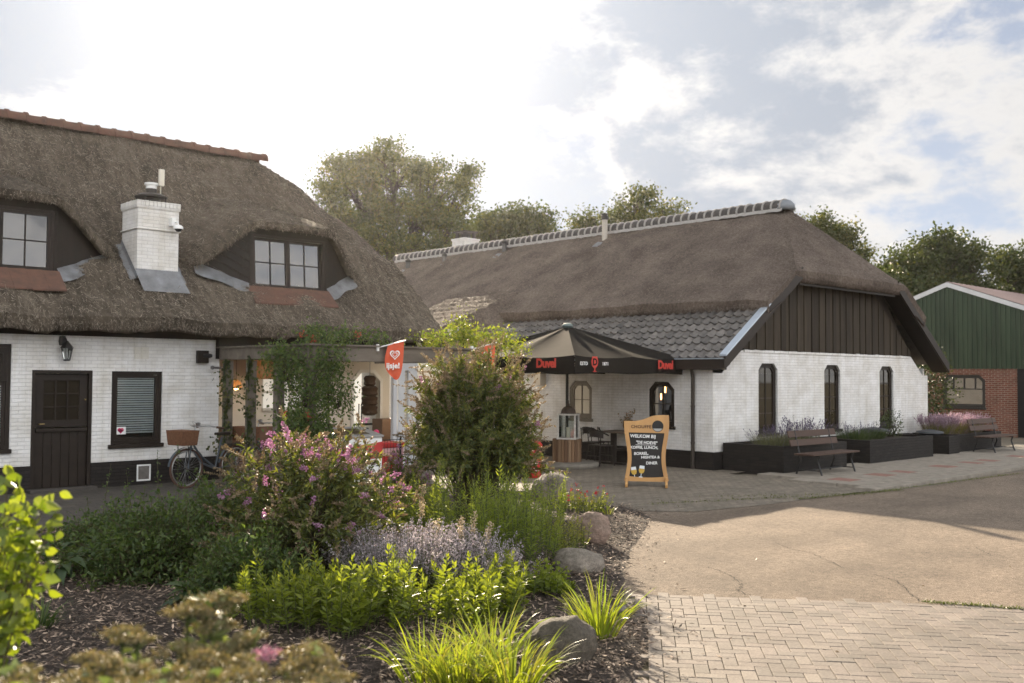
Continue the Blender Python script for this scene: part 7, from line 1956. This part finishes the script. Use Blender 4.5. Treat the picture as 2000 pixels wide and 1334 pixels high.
# hostas
def hosta(label, c, n, L, W, seed, mat):
    rng = np.random.default_rng(seed); c = np.array(c, float); t = thing('hosta', label, 'hosta', tuple(c), group='broad leaved hostas')
    a = rng.random(n) * 6.283; e = rng.uniform(.15, 1.1, n); D = np.stack([np.cos(a) * np.cos(e), np.sin(a) * np.cos(e), np.sin(e)], 1)
    A = np.repeat(c[None], n, 0) + rng.normal(size=(n, 3)) * [.03, .03, 0]; B = A + D * rng.uniform(.10, .26, (n, 1)) * (L / .2); st, lv = MB(), MB(); sticks(st, A, B, .005, .004, rng)
    broad(lv, B, D * [1, 1, .25] + [0, 0, .05], rng.uniform(.75, 1.15, n) * L, rng.uniform(.8, 1.1, n) * W, up=.85, droop=.45, rng=rng, shape=(.2, .9, 1, .7, .3, 0))
    st.build('stems', M_GSTEM, t, clean=False); lv.build('foliage', mat, t, clean=False)
M_HOSTA = leafmat('hosta_leaf', (.015, .030, .012), (.026, .045, .016), (.04, .06, .02), .35, None, .4, .5)
hosta('dark broad leaved plant on the bark under the low butterfly bush', gpos(395, 1178), 46, .17, .085, 116, M_HOSTA)
hosta('long leaved hosta beside the round leaved shrub', gpos(115, 1120), 34, .28, .10, 117, M_HOSTA)
# catmint with lilac spikes
def catmint(label, c, rx, h, n, seed):
    rng = np.random.default_rng(seed); c = np.array(c, float); t = thing('catmint', label, 'perennial', tuple(c), group='lilac catmint')
    a = rng.random(n) * 6.283; r = np.sqrt(rng.random(n)); A = c + np.stack([r * np.cos(a) * rx * .7, r * np.sin(a) * rx * .7, 0 * a], 1)
    D = unit(np.stack([np.cos(a) * r * .55, np.sin(a) * r * .55, np.ones(n)], 1) + rng.normal(size=(n, 3)) * .2); H_ = h * rng.uniform(.7, 1.08, n); B = A + D * H_[:, None]
    st, lv, fl = MB(), MB(), MB(); sticks(st, A, B, .003, .002, rng)
    f = rng.uniform(.1, .65, (n, 12, 1)); P = (A[:, None] + (B - A)[:, None] * f + rng.normal(size=(n, 12, 3)) * .012).reshape(-1, 3); leaves(lv, P, rng.normal(size=P.shape) + [0, 0, .2], .03, .017, rng=rng)
    f = 1 - .42 * rng.random((n, 34, 1)) ** 1.2; w = np.round(f * 13) / 13 * .6 + f * .4
    P = A[:, None] + (B - A)[:, None] * w + rng.normal(size=(n, 34, 3)) * (.013 * (1.5 - f)); dots(fl, P.reshape(-1, 3), rng.uniform(.004, .010, n * 34), rng)
    st.build('stems', M_GSTEM, t, clean=False); lv.build('foliage', leafmat('grey_green_leaf', (.06, .07, .04), (.10, .11, .06), (.15, .15, .09), .35), t, clean=False)
    fl.build('flowers', leafmat('lilac_floret', (.26, .225, .25), (.42, .37, .39), (.58, .53, .53), .38, (1.0, .96, 1.0)), t, clean=False)
catmint('big pale lilac catmint drift in the middle of the bed', gpos(790, 1150), .62, .60, 420, 118)
catmint('pale lilac catmint drift towards the goldenrod', gpos(880, 1145), .45, .55, 240, 119)
catmint('greyish catmint beside the foot of the low butterfly bush', gpos(715, 1140), .38, .46, 160, 120)
catmint('sparse catmint stems before the flat topped boulder', gpos(960, 1160), .30, .48, 60, 121)
def feather(label, pts, h, seed):
    rng = np.random.default_rng(seed)
    for p in pts:
        a = gpos(*p); t = thing('flower_spike', label, 'flower', tuple(a), group='pale flower spikes before the goldenrod'); st, fl = MB(), MB()
        b = a + np.array([rng.normal(0, .08), rng.normal(0, .08), h * rng.uniform(.85, 1.1)]); sticks(st, a[None], b[None], .004, .002, rng)
        f = rng.uniform(.68, 1.0, (130, 1)); P = a + (b - a) * (np.round(f * 40) / 40) + rng.normal(size=(130, 3)) * .016; dots(fl, P, .008, rng)
        st.build('stem', M_GSTEM, t, clean=False); fl.build('florets', leafmat('cream_floret', (.36, .28, .19), (.48, .39, .28), (.6, .5, .38), .4, (1, .95, .8)), t, clean=False)
feather('pale fading flower spike standing in front of the goldenrod', [(870, 1130), (915, 1130), (900, 1140), (820, 1080), (800, 1060), (930, 1150)], .62, 122)
# strap leaved day lilies
def daylily(label, c, n, L, W, seed, mat, bend=.5, spread=.09):
    rng = np.random.default_rng(seed); c = np.array(c, float)
    a = rng.random(n) * 6.283; r = np.sqrt(rng.random(n)); P = c + np.stack([r * np.cos(a) * spread, r * np.sin(a) * spread, 0 * a - .01], 1)
    D = np.stack([np.cos(a) * r * .55, np.sin(a) * r * .55, np.ones(n)], 1) + rng.normal(size=(n, 3)) * .10; mb = MB()
    blades(mb, P, D, L * rng.uniform(.5, 1.1, n), W * rng.uniform(.7, 1.2, n), bend * rng.uniform(.3, 1.4, n), 7, rng)
    return solo('day_lily', mb, mat, label, 'day lily', tuple(c), 'clumps of strap leaves', clean=False)
M_STRAP = leafmat('strap_leaf', (.13, .12, .04), (.10, .135, .018), (.16, .18, .03), .50, (1.45, 1.45, .4), .35, .5)
daylily('sunlit strap leaved clump beside the brick paving', gpos(1172, 1242), 130, .50, .014, 123, M_STRAP, .32, .12)
def lilydrift():
    for i, (px, py, lab, n) in enumerate(((900, 1345, 'broad drift of arching strap leaves at the bottom edge of the photo', 170), (1000, 1350, 'strap leaves in front of the dark flat boulder', 150), (835, 1330, 'strap leaves growing beside the sedum', 90), (960, 1290, 'strap leaves rising between the lime perennials and the dark boulder', 100))):
        daylily(lab, gpos(px, py), n, .47, .015, 124 + i, M_STRAP, .42, .17)
lilydrift()
daylily('tiny strap leaved seedling in front of the flat topped boulder', gpos(1085, 1140), 12, .22, .009, 129, M_STRAP, .3, .03)
daylily('small lime strap leaved tuft at the cobble corner of the bed', gpos(1188, 1005), 30, .20, .012, 130, M_STRAP, .5, .06)
daylily('dark grassy tuft on the bark below the round leaved shrub', gpos(75, 1225), 110, .30, .010, 131, M_SHADE, .6, .12)
# red flowered plant near the cobbles
def redplant():
    c = gpos(1150, 1003); t = upright('red_salvia', 'bushy plant with small red flowers at the cobble corner of the bed', 'perennial', [c, gpos(1120, 1000)], .42, 26, 132, leafmat('salvia_leaf', (.05, .065, .018), (.09, .10, .028), (.15, .14, .04), .42), .045, .02, 11, spread=.24, lean=.5)
    rng = np.random.default_rng(133); k = 18; F = c + rng.normal(size=(k, 3)) * [.14, .14, .05] + [0, 0, .30]; mb = MB(); dots(mb, np.repeat(F, 5, 0) + rng.normal(size=(k * 5, 3)) * .012, .011, rng); mb.build('flower', MATS['red_petal'], t, clean=False)
redplant()
# near shrub with round leaves, close to the camera
def nearshrub():
    rng = np.random.default_rng(134); c = at(-60, 735, D=3.45); c[2] = float(bed_z(c[0], c[1])); t = thing('round_leaved_shrub', 'blurred shrub with round backlit leaves at the picture edge', 'shrub', tuple(c))
    ends = [at(px, py, D=3.4 + rng.normal(0, .14)) for px, py in ((15, 930), (45, 960), (90, 985), (110, 1005), (60, 1020), (20, 1000), (95, 1040), (40, 1070), (80, 1085), (10, 1060), (55, 1120), (15, 1130), (-20, 960), (-30, 1040), (25, 1170), (-10, 1190), (70, 1010), (5, 1200), (30, 950), (75, 1060), (-40, 1120), (50, 985))]
    E = np.array(ends); A = np.repeat(c[None], len(E), 0) + rng.normal(size=E.shape) * [.05, .05, 0]; st, lv = MB(), MB(); P = arc(A, E, rng.uniform(-.02, .1, len(E)), 6)
    for i in range(5): sticks(st, P[:, i], P[:, i + 1], .007 - i * .001, .006 - i * .001, rng)
    n = len(E) * 22; j = rng.integers(0, len(E), n); f = 1 - rng.random(n)[:, None] ** 1.3 * .42; Q = A[j] + (E[j] - A[j]) * f + rng.normal(size=(n, 3)) * .028; Q[:, 2] += .02
    D = rng.normal(size=(n, 3)) * [1, 1, .5] + [0, 0, -.45]
    broad(lv, Q, D, rng.uniform(.035, .06, n), rng.uniform(.030, .046, n), up=.25, droop=.2, rng=rng, shape=(.1, .75, 1, .85, .45, .0))
    st.build('stems', M_STEM, t, clean=False); lv.build('foliage', leafmat('round_leaf', (.05, .075, .012), (.085, .11, .016), (.13, .15, .025), .52, (1.45, 1.45, .4), .3, .5), t, clean=False)
nearshrub()
# sedum close to the camera: flat flower heads on fleshy stems
def sedum(label, heads, seed, D0):
    rng = np.random.default_rng(seed); H_ = np.array([at(px, py, D=D) for px, py, D, r in heads]); rr = np.array([h[3] / CF * h[2] for h in heads])
    c = H_.mean(0); c[2] = float(bed_z(c[0], c[1])); t = thing('sedum', label, 'sedum', tuple(c), group='sedum in the foreground')
    st, lv = MB(), MB(); A = H_ * [1, 1, 0] * .55 + c * [1, 1, 0] * .45; A[:, 2] = bed_z(A[:, 0], A[:, 1]) - .02
    sticks(st, A, H_ - [0, 0, .02], .006, .005, rng)
    for h, r, a in zip(H_, rr, A):
        fl = MB(); k = 11; th = rng.random(k) * 6.283; q = np.sqrt(rng.random(k)) * r; C_ = h + np.stack([q * np.cos(th), q * np.sin(th), -(q / r) ** 2 * r * .35], 1); sticks(st, np.repeat((h - [0, 0, r * .9])[None], k, 0), C_, .0025, .002, rng)
        m = 60; Pq = np.repeat(C_, m, 0) + rng.normal(size=(k * m, 3)) * np.array([.26, .26, .10]) * r; dots(fl, Pq, rng.uniform(.0025, .0045, k * m), rng)
        n = 34; f = rng.uniform(.45, .99, (n, 1)); P = a + (h - a) * f; D = unit(rng.normal(size=(n, 3)) * [1, 1, .3]) + [0, 0, .35]
        broad(lv, P, D, rng.uniform(.03, .055, n), rng.uniform(.018, .03, n), up=.6, droop=.15, rng=rng, shape=(.3, .8, 1, .7, .1))
        fl.build('flower_head', leafmat('sedum_buds', (.13, .13, .055), (.20, .17, .08), (.28, .215, .12), .33, (1.1, 1.0, .55)), t, clean=False)
    st.build('stems', M_GSTEM, t, clean=False); lv.build('foliage', leafmat('fleshy_leaf', (.055, .075, .03), (.09, .11, .045), (.13, .15, .06), .35, (1.3, 1.4, .5), .35, .6), t, clean=False)
    return t
sedum('sedum with the highest brownish flower head, near the bark path', [(400, 1170, 2.75, 48), (440, 1160, 2.8, 35), (365, 1185, 2.7, 35), (415, 1215, 2.7, 40), (350, 1260, 2.55, 45), (390, 1275, 2.5, 45), (440, 1262, 2.6, 40)], 140, 2.7)
sedum('sedum with a rounded brown head beside the pink flowers', [(600, 1265, 2.6, 55), (625, 1280, 2.55, 40), (575, 1300, 2.5, 40), (640, 1315, 2.45, 40), (555, 1340, 2.4, 45), (610, 1345, 2.35, 50)], 141, 2.5)
sedum('sedum of three small heads in front of the bark path', [(240, 1230, 2.6, 38), (270, 1245, 2.55, 30), (185, 1275, 2.45, 35), (205, 1290, 2.4, 35), (255, 1300, 2.4, 40), (150, 1320, 2.3, 45), (120, 1335, 2.25, 50), (225, 1335, 2.25, 50)], 142, 2.4)
sedum('sedum at the bottom edge with pale pinkish buds', [(330, 1310, 2.35, 45), (400, 1320, 2.3, 45), (470, 1310, 2.4, 42), (490, 1240, 2.65, 35), (450, 1345, 2.2, 45), (520, 1345, 2.25, 45), (350, 1350, 2.15, 50), (300, 1345, 2.2, 45), (480, 1285, 2.5, 35)], 143, 2.3)
sedum('single sedum head in the bottom corner', [(30, 1310, 2.3, 45), (15, 1340, 2.2, 50), (60, 1345, 2.2, 40)], 144, 2.3)
def pinkhead():
    rng = np.random.default_rng(145); p = at(520, 1278, D=2.55); a = p.copy(); a[2] = float(bed_z(p[0], p[1])); t = thing('pink_sedum', 'bright pink flower head among the brown sedum', 'sedum', tuple(a)); m = MB(); sticks(m, a[None], p[None], .005, .004); m.build('stem', M_GSTEM, t, clean=False)
    m = MB(); dots(m, p + rng.normal(size=(240, 3)) * [.016, .016, .008], .004, rng); m.build('flower_head', leafmat('pink_bud', (.34, .13, .20), (.42, .22, .28), (.5, .34, .38), .4, (1, .8, .9)), t, clean=False)
pinkhead()
# ================================================================== HAZE ADDED FOR A GLARE VEIL
hz = MB(); hz.box(-60, 130, -40, 150, -1.2, 26)
m = bpy.data.materials.new('air'); m.use_nodes = True; nt = m.node_tree; nt.nodes.clear()
o_ = nt.nodes.new('ShaderNodeOutputMaterial'); v_ = nt.nodes.new('ShaderNodeVolumePrincipled'); v_.inputs['Density'].default_value = .00015; v_.inputs['Anisotropy'].default_value = .8; v_.inputs['Color'].default_value = (.95,.93,.9,1)
nt.links.new(v_.outputs[0], o_.inputs['Volume'])
ho = hz.build('haze', m); ho['kind'] = 'stuff'; ho['label'] = 'thin haze added to veil the view towards the sun'; ho['category'] = 'haze'

# lettering becomes plain mesh
bpy.context.view_layer.update()
_dg = bpy.context.evaluated_depsgraph_get()
for _o in [o for o in COL.objects if o.type == 'FONT']:
    _me = bpy.data.meshes.new_from_object(_o.evaluated_get(_dg))
    _n = bpy.data.objects.new('lettering', _me); COL.objects.link(_n)
    _n.parent = _o.parent; _n.matrix_local = _o.matrix_local.copy()
    if not _me.materials: _me.materials.append(_o.data.materials[0])
    bpy.data.objects.remove(_o)
